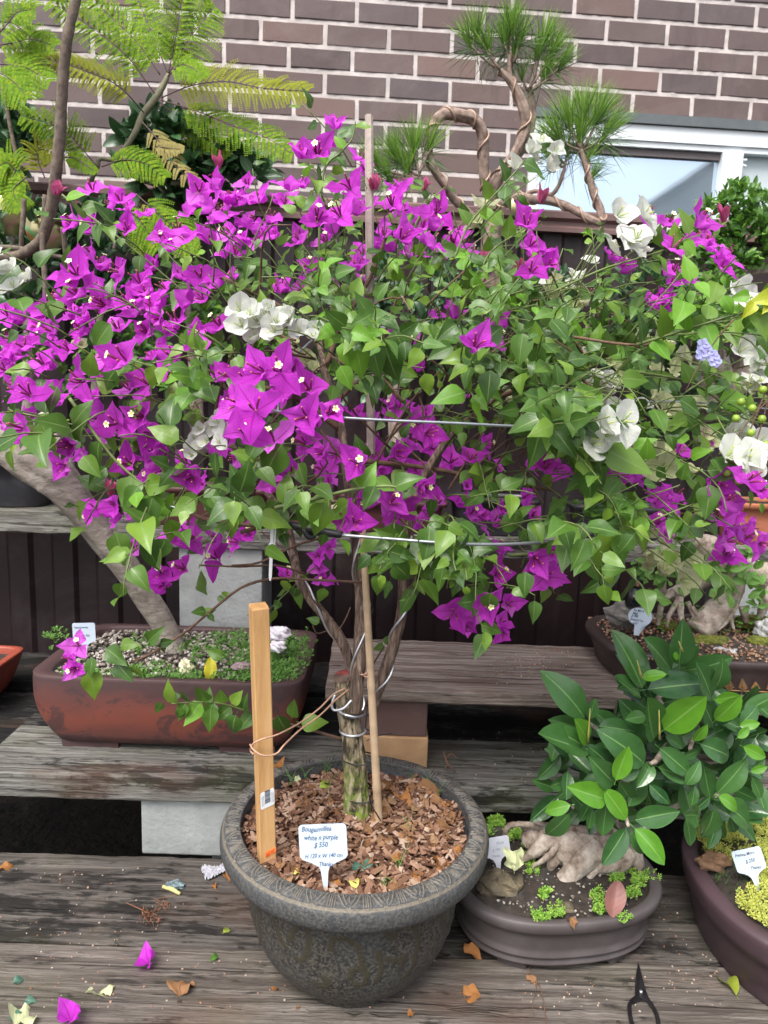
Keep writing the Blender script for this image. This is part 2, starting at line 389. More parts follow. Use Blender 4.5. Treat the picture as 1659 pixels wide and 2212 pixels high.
mx = t.n('MixShader'); mx.inputs[0].default_value = 0.62; t.l(t.b.outputs[0], mx.inputs[1]); t.l(gl.outputs[0], mx.inputs[2]); t.l(mx.outputs[0], t.out.inputs[0]); GLASS = t.m
win = thing('window', wp(WINL, 0, WINZ0), 'white framed sliding window in the brick wall under a dark grey lintel', 'window')
mb = MB(); wbox(mb, WINL - 0.02, WINR + 0.02, -0.004, 0.05, 2.082, 2.118); mb.build('lintel', DKGREY, win, smooth=False)
mb = MB()
wbox(mb, WINL, WINL + 0.035, 0.008, 0.06, WINZ0, 2.0); wbox(mb, WINL, WINR, 0.008, 0.06, 2.022, 2.080); wbox(mb, WINL, WINR, 0.016, 0.06, 2.0, 2.0215)
wbox(mb, WINL + .0355, WINL + 0.05, 0.018, 0.06, WINZ0 + .036, 1.9995)
wbox(mb, 1.530, 1.556, 0.012, 0.06, WINZ0 + .036, 1.9995); wbox(mb, 1.557, 1.612, 0.004, 0.06, WINZ0 + .036, 2.0215 - 0.022); wbox(mb, WINL + .0355, WINR, 0.006, 0.06, WINZ0, WINZ0 + 0.035)
mb.build('frame', WHITE, win, smooth=False)
mb = MB(); wbox(mb, WINL + 0.051, 1.5295, 0.03, 0.06, 1.972, 1.9985); mb.build('head_seal', BRSEAL, win, smooth=False)
mb = MB(); wbox(mb, WINL + 0.051, 1.5295, 0.045, 0.05, WINZ0 + 0.0355, 1.9715); mb.build('pane', GLASS, win, smooth=False)
t = NT('pale_roller_blind'); v = t.map(); t.set(t.ramp(t.noise(v, 3, 3), [(0.3, (0.42, 0.50, 0.52)), (0.7, (0.55, 0.62, 0.63))]), 0.6); BLIND = t.m
mb = MB(); wbox(mb, 1.613, WINR, 0.05, 0.056, WINZ0 + 0.0355, 1.9995); mb.build('pane', BLIND, win, smooth=False)
mb = MB()
for dz in (0, 0.016): mb.tube([wp(1.612, 0.02, 1.975 - dz), wp(1.632, 0.012, 1.972 - dz * 1.5)], [0.004, 0.0055], 10)
mb.build('latch', WHITE, win)

# ------------------------------------------------------------------ steel fence
FY = radians(4); FXv = np.array([cos(FY), sin(FY), 0]); FNv = np.array([-sin(FY), cos(FY), 0]); FD = 2.15
def fp(u, w, z): return FXv * u + FNv * (FD + w) + np.array([0, 0, z])
RF = np.stack([FXv, FNv, np.array([0, 0, 1.0])], 1)
FMAT = mat_plain('dark_burgundy_sheet_steel', (0.022, 0.0095, 0.0105), 0.5, 0.22, 5, 0.05)
CAPM = mat_plain('brown_red_steel_rail', (0.155, 0.088, 0.080), 0.45, 0.12, 6, 0.03)
fence = thing('steel_fence', fp(0, 0, -0.27), 'dark burgundy ribbed steel fence with brown top rail behind the benches', 'fence')
mb = MB(); V = []; u = -3.31; prof = []
while u < 4.0:
    prof += [(u, 0.0), (u + 0.055, 0.0), (u + 0.067, 0.012), (u + 0.118, 0.012)]; u += 0.13
for z in (-0.27, 1.47):
    for (a, w) in prof: V.append(fp(a, w, z))
k = len(prof); mb.add(V, [(i, i + 1, k + i + 1, k + i) for i in range(k - 1)]); mb.build('panel', FMAT, fence, smooth=False)
mb = MB(); sec = [(-0.022, 1.462), (-0.022, 1.474), (-0.012, 1.482), (-0.012, 1.492), (-0.024, 1.500), (-0.024, 1.516), (-0.018, 1.522), (0.03, 1.522), (0.03, 1.462)]
V = [fp(a, w, z) for a in (-3.31, 4.0) for (w, z) in sec]; k = len(sec)
mb.add(V, [(i, (i + 1) % k, k + (i + 1) % k, k + i) for i in range(k)] + [tuple(range(k))[::-1], tuple(range(k, 2 * k))]); mb.build('top_rail', CAPM, fence, smooth=False)

# ------------------------------------------------------------------ timber staging
G1, G2, G3, G4 = 'front deck sleepers', 'low bench planks', 'upper bench planks', 'back shelf planks'
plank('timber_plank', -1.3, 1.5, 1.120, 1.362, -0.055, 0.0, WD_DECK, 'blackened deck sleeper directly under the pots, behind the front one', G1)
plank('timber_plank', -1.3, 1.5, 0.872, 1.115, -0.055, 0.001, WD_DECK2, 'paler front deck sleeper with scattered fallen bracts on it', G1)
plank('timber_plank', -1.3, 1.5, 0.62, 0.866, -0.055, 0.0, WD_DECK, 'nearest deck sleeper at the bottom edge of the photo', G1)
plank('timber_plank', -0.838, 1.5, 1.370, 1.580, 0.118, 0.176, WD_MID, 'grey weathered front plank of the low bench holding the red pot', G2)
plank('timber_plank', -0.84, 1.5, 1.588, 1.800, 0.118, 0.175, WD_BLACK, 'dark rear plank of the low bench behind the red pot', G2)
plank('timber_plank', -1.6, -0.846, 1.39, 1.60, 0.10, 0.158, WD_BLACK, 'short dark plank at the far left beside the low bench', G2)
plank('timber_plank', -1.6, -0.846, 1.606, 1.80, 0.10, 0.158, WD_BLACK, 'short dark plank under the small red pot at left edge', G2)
plank('timber_plank', -0.110, 1.55, 1.418, 1.538, 0.334, 0.366, WD_PALE, 'pale front plank of the upper bench resting on bricks', G3)
plank('timber_plank', -0.113, 1.55, 1.541, 1.640, 0.334, 0.364, WD_PALE, 'brown middle plank of the upper bench with a dark stain', G3)
plank('timber_plank', -0.116, 1.55, 1.643, 1.728, 0.334, 0.365, WD_PALE, 'brown rear plank of the upper bench against the fence side', G3)
plank('timber_plank', -1.7, -0.785, 1.845, 2.02, 0.583, 0.645, WD_MID, 'grey shelf plank at left under the dark bonsai pot', G4)
plank('timber_plank', -0.780, 1.55, 1.850, 2.02, 0.556, 0.612, WD_MID, 'grey shelf plank crossing behind the tree on the white block', G4)
CONC = mat_plain('pale_concrete', (0.30, 0.32, 0.31), 0.9, 0.18, 16, 1.0)
def block(name, x0, x1, y0, y1, z0, z1, mat, label, cat, group=None, yaw=0.0):
    mb = MB(); bv = 0.003; s = np.array([(x1 - x0) / 2, (y1 - y0) / 2, (z1 - z0) / 2]); 
    bm = []
    for sx in (-1, 1):
        for sy in (-1, 1):
            for sz in (-1, 1): bm.append((sx * s[0], sy * s[1], s[2] + sz * s[2]))
    mb.add(bm, [(0, 1, 3, 2), (4, 6, 7, 5), (0, 4, 5, 1), (2, 3, 7, 6), (0, 2, 6, 4), (1, 5, 7, 3)])
    o = mb.build(name, mat, smooth=False); o.location = ((x0 + x1) / 2, (y0 + y1) / 2, z0); o.rotation_euler.z = yaw
    b = o.modifiers.new('bevel', 'BEVEL'); b.width = bv; b.segments = 2
    return meta(o, label, cat, group)
block('concrete_block', -0.492, -0.10, 1.385, 1.56, -0.012, 0.1175, CONC, 'grey concrete block under the low bench plank behind the big pot', 'block')
block('concrete_block', -0.546, -0.322, 1.862, 2.03, 0.177, 0.5555, CONC, 'white block standing upright under the back shelf, right of the leaning trunk', 'block')
block('concrete_block', 0.95, 1.15, 1.862, 2.03, 0.177, 0.5555, CONC, 'pale block under the back shelf, far right outside the tray', 'block')
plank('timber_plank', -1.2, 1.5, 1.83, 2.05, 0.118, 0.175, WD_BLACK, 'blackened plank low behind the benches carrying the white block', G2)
TAN = mat_plain('tan_clay_brick', (0.50, 0.30, 0.155), 0.85, 0.15, 22, 0.9)
BRN = mat_plain('smooth_brown_brick', (0.118, 0.066, 0.056), 0.7, 0.12, 14, 0.3)
block('brick', -0.06, 0.112, 1.43, 1.54, 0.1775, 0.251, TAN, 'tan rough brick at the foot of the bench post behind the pot', 'brick')
block('brick', -0.055, 0.108, 1.434, 1.54, 0.2515, 0.3335, BRN, 'smooth brown brick on top of the tan brick under the bench', 'brick')
block('brick', 0.90, 1.05, 1.434, 1.54, 0.1775, 0.3335, BRN, 'brown brick post under the right end of the upper bench', 'brick')
for i, (x, yy) in enumerate(((-1.15, 1.2), (-1.15, 0.75), (1.3, 0.95), (-0.02, 1.22))):
    block('concrete_block', x - 0.1, x + 0.1, yy - 0.1, yy + 0.1, -0.27, -0.056, CONC, 'grey block in the dark under the %s of the front deck' % ('far left', 'near left', 'right side', 'middle')[i], 'block', 'blocks under the deck')
for x, w_ in ((-0.30, 'left'), (1.25, 'right')):
    block('concrete_block', x - 0.1, x + 0.1, 1.62, 1.79, -0.27, 0.1175, CONC, 'grey block in the dark under the %s end of the low bench' % w_, 'block', 'blocks under the low bench')
# a neighbouring gabled house behind the photographer, seen only as the reflection in the window
def refl(px, py, yplane):
    v = _dir(px, py); tt = (WD + .05) / (v @ WN); h = np.array([0, 0, H]) + v * tt; w = v - 2 * (v @ WN) * WN; return h + w * ((yplane - h[1]) / w[1])
e0, e1 = refl(1359, 474, -6.0), refl(1546, 355, -6.0); ed = e1 - e0; pk = e1 + ed * .9; ev = e0 - ed * 1.2
HW = mat_plain('grey_rendered_wall', (.40, .41, .41), .9, .1, 3, .2); HR = mat_plain('grey_roof_tiles', (.16, .16, .17), .7, .25, 30, .4)
hs_ = thing('neighbour_house', (pk[0], -6.6, -.27), 'grey gabled neighbouring house seen only as a reflection in the window pane', 'house')
mir = lambda q: np.array([2 * pk[0] - q[0], q[1], q[2]])
mb = MB(); outl = [np.array([ev[0], -6.0, -.27]), ev, pk, mir(ev), np.array([mir(ev)[0], -6.0, -.27])]
mb.add([q for q in outl] + [q + [0, -1.2, 0] for q in outl], [(4, 3, 2, 1, 0), (5, 6, 7, 8, 9)] + [(i, (i + 1) % 5, 5 + (i + 1) % 5, 5 + i) for i in range(5)]); mb.build('wall', HW, hs_, smooth=False)
mb = MB()
for A_, B_ in ((ev - ed * .1, pk), (pk, mir(ev - ed * .1))):
    up_ = np.array([0, 0, .09]); mb.add([A_ + [0, .12, .004], B_ + [0, .12, .004], B_ + [0, -1.3, .004], A_ + [0, -1.3, .004], A_ + [0, .12, 0] + up_, B_ + [0, .12, 0] + up_, B_ + [0, -1.3, 0] + up_, A_ + [0, -1.3, 0] + up_], [(0, 1, 2, 3), (7, 6, 5, 4), (0, 4, 5, 1), (1, 5, 6, 2), (2, 6, 7, 3), (3, 7, 4, 0)])
mb.build('roof', HR, hs_, smooth=False)
#@@2
# ------------------------------------------------------------------ big pot
def seg_dist(px, py, poly):
    d = np.full(px.shape, 9.0)
    for (a, b), (c, e) in zip(poly[:-1], poly[1:]):
        dx, dy = c - a, e - b; L = dx * dx + dy * dy + 1e-12
        s_ = np.clip(((px - a) * dx + (py - b) * dy) / L, 0, 1)
        d = np.minimum(d, np.hypot(px - a - s_ * dx, py - b - s_ * dy))
    return d
PC = np.array([-0.030, 1.122, 0.0])
t = NT('bronze_grey_patterned_plastic'); v = t.map(); at = t.n('Attribute', attribute_name='relief')
st = t.noise(v, 210, 3, 0.6); big = t.noise(v, 9, 5)
col = t.ramp(st, [(0.42, (0.020, 0.020, 0.019)), (0.60, (0.088, 0.078, 0.062))])
col = t.mix(t.math('MULTIPLY', t.ramp(big, [(0.45, (0, 0, 0)), (0.7, (1, 1, 1))]), 0.30), col, (0.07, 0.08, 0.09))
r1 = t.ramp(at.outputs['Fac'], [(0.25, (0, 0, 0)), (0.8, (1, 1, 1))])
sp = t.n('SeparateXYZ'); t.l(v, sp.inputs[0]); hi = t.math('GREATER_THAN', sp.outputs[2], 0.212)
rimw = t.math('MULTIPLY', hi, 0.30); col = t.mix(rimw, col, (0.10, 0.11, 0.12))
col = t.mix(r1, col, t.mix(hi, t.mix(big, (0.036, 0.031, 0.021), (0.052, 0.045, 0.029)), t.mix(st, (0.09, 0.08, 0.065), (0.27, 0.23, 0.17))))
chalk = t.math('MULTIPLY', t.ramp(t.noise(t.map((14, 14, 5)), 1.0, 6, 0.7), [(0.66, (0, 0, 0)), (0.74, (1, 1, 1))]), 0.6)
col = t.mix(chalk, col, (0.30, 0.36, 0.42))
t.set(col, 0.55, t.bump(st, t_b := 0.55, 0.003), spec=0.45); POT = t.m
POTIN = mat_plain('dark_blue_grey_inner_plastic', (0.040, 0.047, 0.058), 0.5, 0.25, 20, 0.1)
pot = thing('plant_pot', PC, 'large round bronze grey plant pot with an embossed rim standing on the deck', 'plant pot')
# body with raised scroll work
prof = [(0.085, 0.012), (0.118, 0.012), (0.131, 0.018), (0.148, 0.036), (0.162, 0.060), (0.173, 0.092), (0.179, 0.130), (0.1825, 0.170), (0.184, 0.200), (0.184, 0.226)]
pz = catmull([(r, 0, z) for r, z in prof], 7); NT_, NP_ = 720, len(pz)
th = np.arange(NT_) / NT_ * 2 * pi
scrolls = []
S_ = [(-.52, .150), (-.44, .185), (-.36, .190), (-.33, .165), (-.36, .135), (-.42, .118), (-.48, .122)]
hooks = [S_, [(-.15, .155), (-.13, .175), (-.03, .178), (.06, .168), (.10, .150), (.13, .120)], [(.02, .105), (.03, .122), (.11, .124), (.16, .112), (.155, .095), (.11, .088), (.07, .094)],
         [(.30, .185), (.36, .17), (.42, .185), (.40, .20), (.33, .20)], [(-.7, .17), (-.62, .14), (-.56, .13)], [(.33, .135), (.42, .125), (.5, .13), (.46, .11)], [(-.30, .085), (-.22, .078), (-.16, .088), (-.2, .10)], [(.55, .19), (.62, .15), (.6, .10), (.52, .085)], [(.24, .15), (.29, .12), (.25, .095)]]
for rep in range(4):
    for q in hooks:
        scrolls.append([((a + rep * pi / 2 * 1.0) , b) for a, b in q])
TH, ZZ = np.meshgrid(th, pz[:, 2])
rel = np.zeros(TH.shape)
for q in scrolls:
    c = np.mean([a for a, _ in q]); dth = (TH + pi / 2 - c + pi) % (2 * pi) - pi + c
    d = seg_dist(dth * 0.18, ZZ, [(a * 0.18, b) for a, b in q])
    rel = np.maximum(rel, 1 - np.clip((d - 0.0030) / 0.0040, 0, 1))
rel *= (ZZ > 0.03)
RR = pz[:, 0][:, None] + 0.0016 * rel
V = np.stack([PC[0] + RR * np.cos(TH), PC[1] + RR * np.sin(TH), ZZ], -1).reshape(-1, 3)
def ringf(nr_, n): return [(i * n + k, i * n + (k + 1) % n, (i + 1) * n + (k + 1) % n, (i + 1) * n + k) for i in range(nr_ - 1) for k in range(n)]
mb = MB(); mb.add(V, ringf(NP_, NT_), rel=rel.ravel())
# base slab
mb.lathe([(0.0, 0.013), (0.085, 0.0125)], PC, 48)
mb.build('body', POT, pot)
# rim: rolled lip with an egg-and-dart band
lip = [(0.182, 0.219), (0.203, 0.213), (0.216, 0.214), (0.2245, 0.221), (0.2275, 0.233), (0.2265, 0.246), (0.2215, 0.2545)]
band = [(0.2215 - 0.0265 * i / 15, 0.2548 + 0.0022 * sin(pi * i / 15) + 0.0035 * i / 15) for i in range(16)]
inn = [(0.1935, 0.2575), (0.1945, 0.254), (0.1925, 0.240)]
pr = np.array(list(catmull([(a, 0, b) for a, b in lip], 3)[:, [0, 2]]) + band + inn); NT2 = 1440
th2 = np.arange(NT2) / NT2 * 2 * pi; UN = 26
sv = ((th2 * UN / (2 * pi)) % 1) - 0.5
V = []; RL = []
for i, (r, z) in enumerate(pr):
    tt = (0.2215 - r) / 0.0265; rl = np.zeros(NT2)
    if 0.04 < tt < 0.97:
        e1 = np.abs(np.abs(sv) - 0.33 * np.sqrt(np.clip((tt - 0.06) / 0.8, 0, 1)))
        e2 = np.abs(np.abs(sv) - 0.20 * np.sqrt(np.clip((tt - 0.28) / 0.6, 0, 1)))
        e3 = np.minimum(np.abs(np.abs(sv) - 0.40), np.abs(np.abs(sv) - 0.47)); e4 = np.abs(sv)
        rl = np.maximum(1 - np.clip(e1 / 0.035, 0, 1), np.maximum((1 - np.clip(e2 / 0.03, 0, 1)) * (tt > 0.28), (1 - np.clip(e3 / 0.022, 0, 1)) * (tt > .12) * (tt < .85)))
        rl = np.maximum(rl, (1 - np.clip(e4 / 0.02, 0, 1)) * (tt > .45) * (tt < .8))
    if -0.12 < tt <= 0.04 and z > 0.249: rl = np.full(NT2, 0.75)
    zz = z + 0.0026 * rl * (tt > 0.04) - (0.0012 if 0.05 < tt < 0.95 else 0)
    V.append(np.stack([PC[0] + r * np.cos(th2), PC[1] + r * np.sin(th2), zz], 1)); RL.append(rl)
mb = MB(); mb.add(np.concatenate(V), ringf(len(pr), NT2), rel=np.concatenate(RL)); mb.build('rim', POT, pot)
mb = MB(); mb.lathe([(0.1915, 0.2405), (0.187, 0.222), (0.182, 0.19), (0.17, 0.18)], PC, 96); mb.build('inner_wall', POTIN, pot)
for a in (0.25, 0.75, 1.25, 1.75):
    for side in (0,):
        mb = MB(); V = []; N_ = 16; w0 = (a + 1 / 4) * pi
        for i in range(N_ + 1):
            w = w0 - 0.42 + 0.84 * i / N_
            for (r, z) in ((0.096, 0.0125), (0.1285, 0.0165), (0.122, 0.0), (0.100, 0.0)): V.append((PC[0] + r * cos(w), PC[1] + r * sin(w), z))
        mb.add(V, [(i * 4 + j, i * 4 + (j + 1) % 4, i * 4 + 4 + (j + 1) % 4, i * 4 + 4 + j) for i in range(N_) for j in range(4)] + [(3, 2, 1, 0), tuple(N_ * 4 + j for j in range(4))])
        mb.build('foot', POT, pot, smooth=False)

# ------------------------------------------------------------------ leaf templates
def leaf_tpl(wf, ns=7, fold=0.25, curl=0.25, wave=0.0, twist=0.0, petiole=0.12, seed=0, nc=4):
    r = np.random.RandomState(seed); ph = r.uniform(0, 6, 4); V = []; uv = []
    rows = []
    if petiole > 0: rows.append((-petiole, 0.012, 0.0)); 
    for i in range(ns + 1):
        tt = i / ns; rows.append((tt, max(wf(tt), 0.004), tt))
    for (y, w, tt) in rows:
        for j in range(nc + 1):
            u = j / nc; s_ = (u - 0.5) * 2; x = s_ * w
            z = fold * abs(x) - curl * tt * tt + wave * sin(ph[0] + tt * 9 + (2.2 if s_ > 0 else 0)) * abs(s_) ** 2 * w
            x += twist * tt * tt * 0.3
            V.append((x, y * (1 - 0.25 * curl * tt), z)); uv.append((u, max(tt, 0)))
    k = nc + 1; m = len(rows)
    F = [(i * k + j, i * k + j + 1, (i + 1) * k + j + 1, (i + 1) * k + j) for i in range(m - 1) for j in range(nc)]
    return np.array(V), F, np.array(uv)
def w_boug(t): return 0.36 * (max(sin(pi * min(1, t ** 0.62)), 0) ** 0.95) * (1 - 0.30 * t) if t < 0.985 else 0.004
def w_bract(t): return 0.41 * sqrt(max(0, 1 - ((0.36 - t) / 0.36) ** 2)) if t < 0.36 else 0.41 * (1 - ((t - 0.36) / 0.64) ** 1.25) ** 1.05
def w_wbract(t): return 0.56 * sqrt(max(0, 1 - ((0.42 - t) / 0.42) ** 2)) if t < 0.42 else 0.56 * (1 - ((t - 0.42) / 0.58) ** 3.0)
def w_ficus(t): return 0.245 * max(sin(pi * t ** 0.88), 0) ** 0.72
def w_small(t): return 0.27 * max(sin(pi * t ** 0.9), 0) ** 0.8
BL = [leaf_tpl(w_boug, 8, f, c, w, tw, 0.16, i) for i, (f, c, w, tw) in enumerate([(0.12, .15, .08, 0), (0.25, .30, .14, .3), (-0.1, .5, .15, -.3), (0.18, .08, .2, .2), (0.42, .42, .1, -.2), (0.05, -.12, .12, 0), (0.08, .22, .16, .25), (0.3, .2, .05, -.3)])]
FL = [leaf_tpl(w_ficus, 9, f, c, w, tw, 0.14, i + 9) for i, (f, c, w, tw) in enumerate([(0.3, .12, .05, 0), (0.5, .25, .06, .2), (0.2, .35, .08, -.2), (0.45, -.1, .05, 0)])]
SL = [leaf_tpl(w_small, 3, f, c, 0, 0, 0.1, i + 19, 2) for i, (f, c) in enumerate([(0.35, .2), (0.5, .35), (0.2, .05)])]
LEAF = mat_leaf('bougainvillea_leaf', (0.022, 0.066, 0.012), (0.076, 0.172, 0.020), (0.20, 0.31, 0.09), 0.33, 0.30, back=(0.14, 0.22, 0.06), c3=(0.20, 0.33, 0.030), spec=0.5)
LEAFY = mat_leaf('young_bougainvillea_leaf', (0.10, 0.26, 0.018), (0.17, 0.36, 0.03), (0.26, 0.44, 0.12), 0.38, 0.32)
BRACT = mat_leaf('magenta_bract', (0.74, 0.050, 0.75), (0.88, 0.095, 0.90), (0.50, 0.014, 0.44), 0.5, 0.52, 9.0, back=(0.76, 0.10, 0.78), c3=(0.94, 0.24, 0.94), spec=0.25, bstr=0.8)
BRACTW = mat_leaf('white_bract', (0.82, 0.84, 0.78), (0.90, 0.91, 0.88), (0.70, 0.78, 0.50), 0.5, 0.35, 8.0, back=(0.80, 0.84, 0.70), spec=0.25, bstr=0.6)
BRACTC = mat_leaf('cream_green_bract', (0.58, 0.64, 0.32), (0.70, 0.72, 0.46), (0.45, 0.54, 0.2), 0.6, 0.35, 8.0, spec=0.2, bstr=0.6)
TUBEM = mat_plain('maroon_flower_tube', (0.20, 0.022, 0.075), 0.5, 0.4, 90, 0.1)
TUBEP = mat_plain('pink_tube_tip', (0.52, 0.14, 0.17), 0.5, 0.3, 90, 0.1)
TUBEW = mat_plain('pale_green_tube', (0.42, 0.52, 0.20), 0.5, 0.2, 90, 0.1)
COROL = mat_plain('cream_corolla', (0.82, 0.80, 0.52), 0.5, 0.08, 60, 0.0)
CORY = mat_plain('yellow_throat', (0.62, 0.60, 0.08), 0.5, 0.1, 60, 0.0)
STEMG = mat_plain('green_stem', (0.125, 0.17, 0.045), 0.5, 0.25, 40, 0.2)
STEMB = mat_plain('brown_twig', (0.13, 0.072, 0.045), 0.8, 0.4, 70, 0.7)

def flower_mb(seed, wf, size=1.0, opening=1.0, tubes=True, wave=0.16, nb=3):
    """three bracts round +Z, tips outward; unit = bract length"""
    r = np.random.RandomState(seed); mb = MB(); a0 = r.uniform(0, 6)
    for k in range(nb):
        T = leaf_tpl(wf, 10, r.uniform(0.10, 0.55), r.uniform(-0.22, 0.38), wave, r.uniform(-.9, .9), 0.0, seed * 7 + k, 6)
        T[0][:, 2] += (0.045 if wf is w_bract else 0.016) * np.sin(T[0][:, 1] * 17 + T[0][:, 0] * 9 + seed) * np.abs(T[0][:, 0]) * 2
        w = a0 + k * 2 * pi / nb + r.uniform(-.25, .25); op = radians(r.uniform(32, 82)) * opening
        rad = np.array([cos(w), sin(w), 0]); d_ = rad * sin(op) + np.array([0, 0, 1]) * cos(op)
        n_ = -rad * cos(op) + np.array([0, 0, 1]) * sin(op)
        mb.tpl(T, rad * 0.03, frame(d_, n_), r.uniform(0.85, 1.12) * size)
    if tubes:
        for k in range(3):
            w = a0 + 0.5 + k * 2.1; rad = np.array([cos(w), sin(w), 0]); tl = r.uniform(0.42, 0.62)
            p0 = rad * 0.04 + [0, 0, 0.05]; p1 = rad * (0.10 + 0.05 * r.rand()) + [0, 0, tl * 0.6]; p2 = rad * (0.15 + 0.1 * r.rand()) + [0, 0, tl]
            mb.tube([p0, p1, p2], [0.022, 0.036, 0.030], 6, 1, 2); mb.tube([p2, p2 + rad * 0.02 + [0, 0, 0.05]], [0.042, 0.02], 6, 2, 1)
    return mb
def bloom_mb(seed):
    r = np.random.RandomState(seed); mb = MB(); w = r.uniform(0, 6); rad = np.array([cos(w), sin(w), 0]); top = rad * 0.14 + np.array([0, 0, 0.68])
    mb.tube([rad * 0.04 + [0, 0, .05], rad * .09 + [0, 0, .35], top], [0.022, 0.03, 0.035], 6, 2, 2)
    ax = nrm(rad * 0.3 + [0, 0, 1]); R = frame(np.cross(ax, [0.3, 1, 0.2]), ax); n = 20; V = [top + ax * 0.01]; 
    for k in range(n):
        rr = 0.135 * (1.0 if k % 4 in (0, 1, 2) else 0.62) * (0.9 + 0.2 * r.rand()); a = 2 * pi * k / n
        V.append(top + R @ np.array([rr * 0.45 * cos(a), rr * 0.45 * sin(a), 0.035]))
    for k in range(n):
        rr = 0.135 * (1.0 if k % 4 in (0, 1, 2) else 0.62) * (0.9 + 0.2 * r.rand()); a = 2 * pi * k / n
        V.append(top + R @ np.array([rr * cos(a), rr * sin(a), 0.035 + 0.02 * r.rand()]))
    mb.add(V, [(0, 1 + k, 1 + (k + 1) % n) for k in range(n)], mat=1); mb.add(V[1:], [(k, (k + 1) % n, n + (k + 1) % n, n + k) for k in range(n)], mat=0)
    return mb

# ------------------------------------------------------------------ bougainvillea
TB = Z(772, 1764, 0.240)
tree = thing('bougainvillea_tree', TB, 'bougainvillea with wide crown of magenta and white bracts, in the big round pot', 'bougainvillea')
t = NT('mossy_furrowed_bark'); v = t.map((95, 95, 34)); w = t.map()
fur = t.noise(v, 1.0, 5, 0.6, 0.4); spz = t.n('SeparateXYZ'); t.l(w, spz.inputs[0])
col = t.ramp(fur, [(0.40, (0.030, 0.024, 0.014)), (0.5, (0.19, 0.15, 0.09)), (0.62, (0.40, 0.34, 0.24))])
moss = t.math('MULTIPLY', t.ramp(t.noise(w, 42, 5, 0.7), [(0.44, (0, 0, 0)), (0.54, (1, 1, 1))]), t.ramp(spz.outputs[2], [(0.02, (0.9, 0.9, 0.9)), (0.13, (0.0, 0.0, 0.0))]))
col = t.mix(moss, col, (0.17, 0.26, 0.02)); t.set(col, 0.85, t.bump(fur, 1.0, 0.008)); TRUNK = t.m
t = NT('fibrous_brown_bark'); v = t.map((170, 170, 22)); st_ = t.noise(v, 1.0, 5, 0.6, 0.5)
col = t.ramp(st_, [(0.36, (0.055, 0.036, 0.026)), (0.5, (0.15, 0.10, 0.075)), (0.7, (0.36, 0.27, 0.21))]); t.set(col, 0.85, t.bump(st_, 0.9, 0.004)); STEMM = t.m
REDCUT = mat_plain('red_sealed_cut', (0.22, 0.055, 0.05), 0.6, 0.5, 60, 0.3, c2=(0.40, 0.09, 0.07))
TY = TB[1]
mb = MB()
tr_pts = [P(775, 1795, TY), P(773, 1760, TY), P(769, 1700, TY), P(765, 1640, TY), P(760, 1590, TY), P(757, 1560, TY), P(752, 1535, TY), P(747, 1500, TY), P(742, 1458, TY)]
mb.bark(tr_pts, [0.0255, 0.0235, 0.021, 0.0198, 0.0182, 0.018, 0.0175, 0.0165, 0.0162], 56, 0, 14, .13, 12, 42, 1.0, .05)
mb.build('trunk', TRUNK, tree)
a = P(742, 1459, TY); ax = nrm(P(741, 1451, TY) - a); R = frame(ax, [0, -1, 0.2])
mb = MB(); n = 22; V = [a + ax * 0.0045]
for rr, h in ((0.013, 0.0052), (0.0168, 0.001), (0.0172, -0.006)):
    for k in range(n): V.append(a + R @ np.array([rr * cos(2 * pi * k / n), 0, rr * sin(2 * pi * k / n)]) * nr.uniform(.95, 1.05) + ax * h)
mb.add(V, [(0, 1 + (k + 1) % n, 1 + k) for k in range(n)] + [(1 + i * n + k, 1 + i * n + (k + 1) % n, 1 + (i + 1) * n + (k + 1) % n, 1 + (i + 1) * n + k) for i in (0, 1) for k in range(n)], mat=[0] * n + [1] * (2 * n))
mb.build('sealed_cut', [REDCUT, BARK], tree)
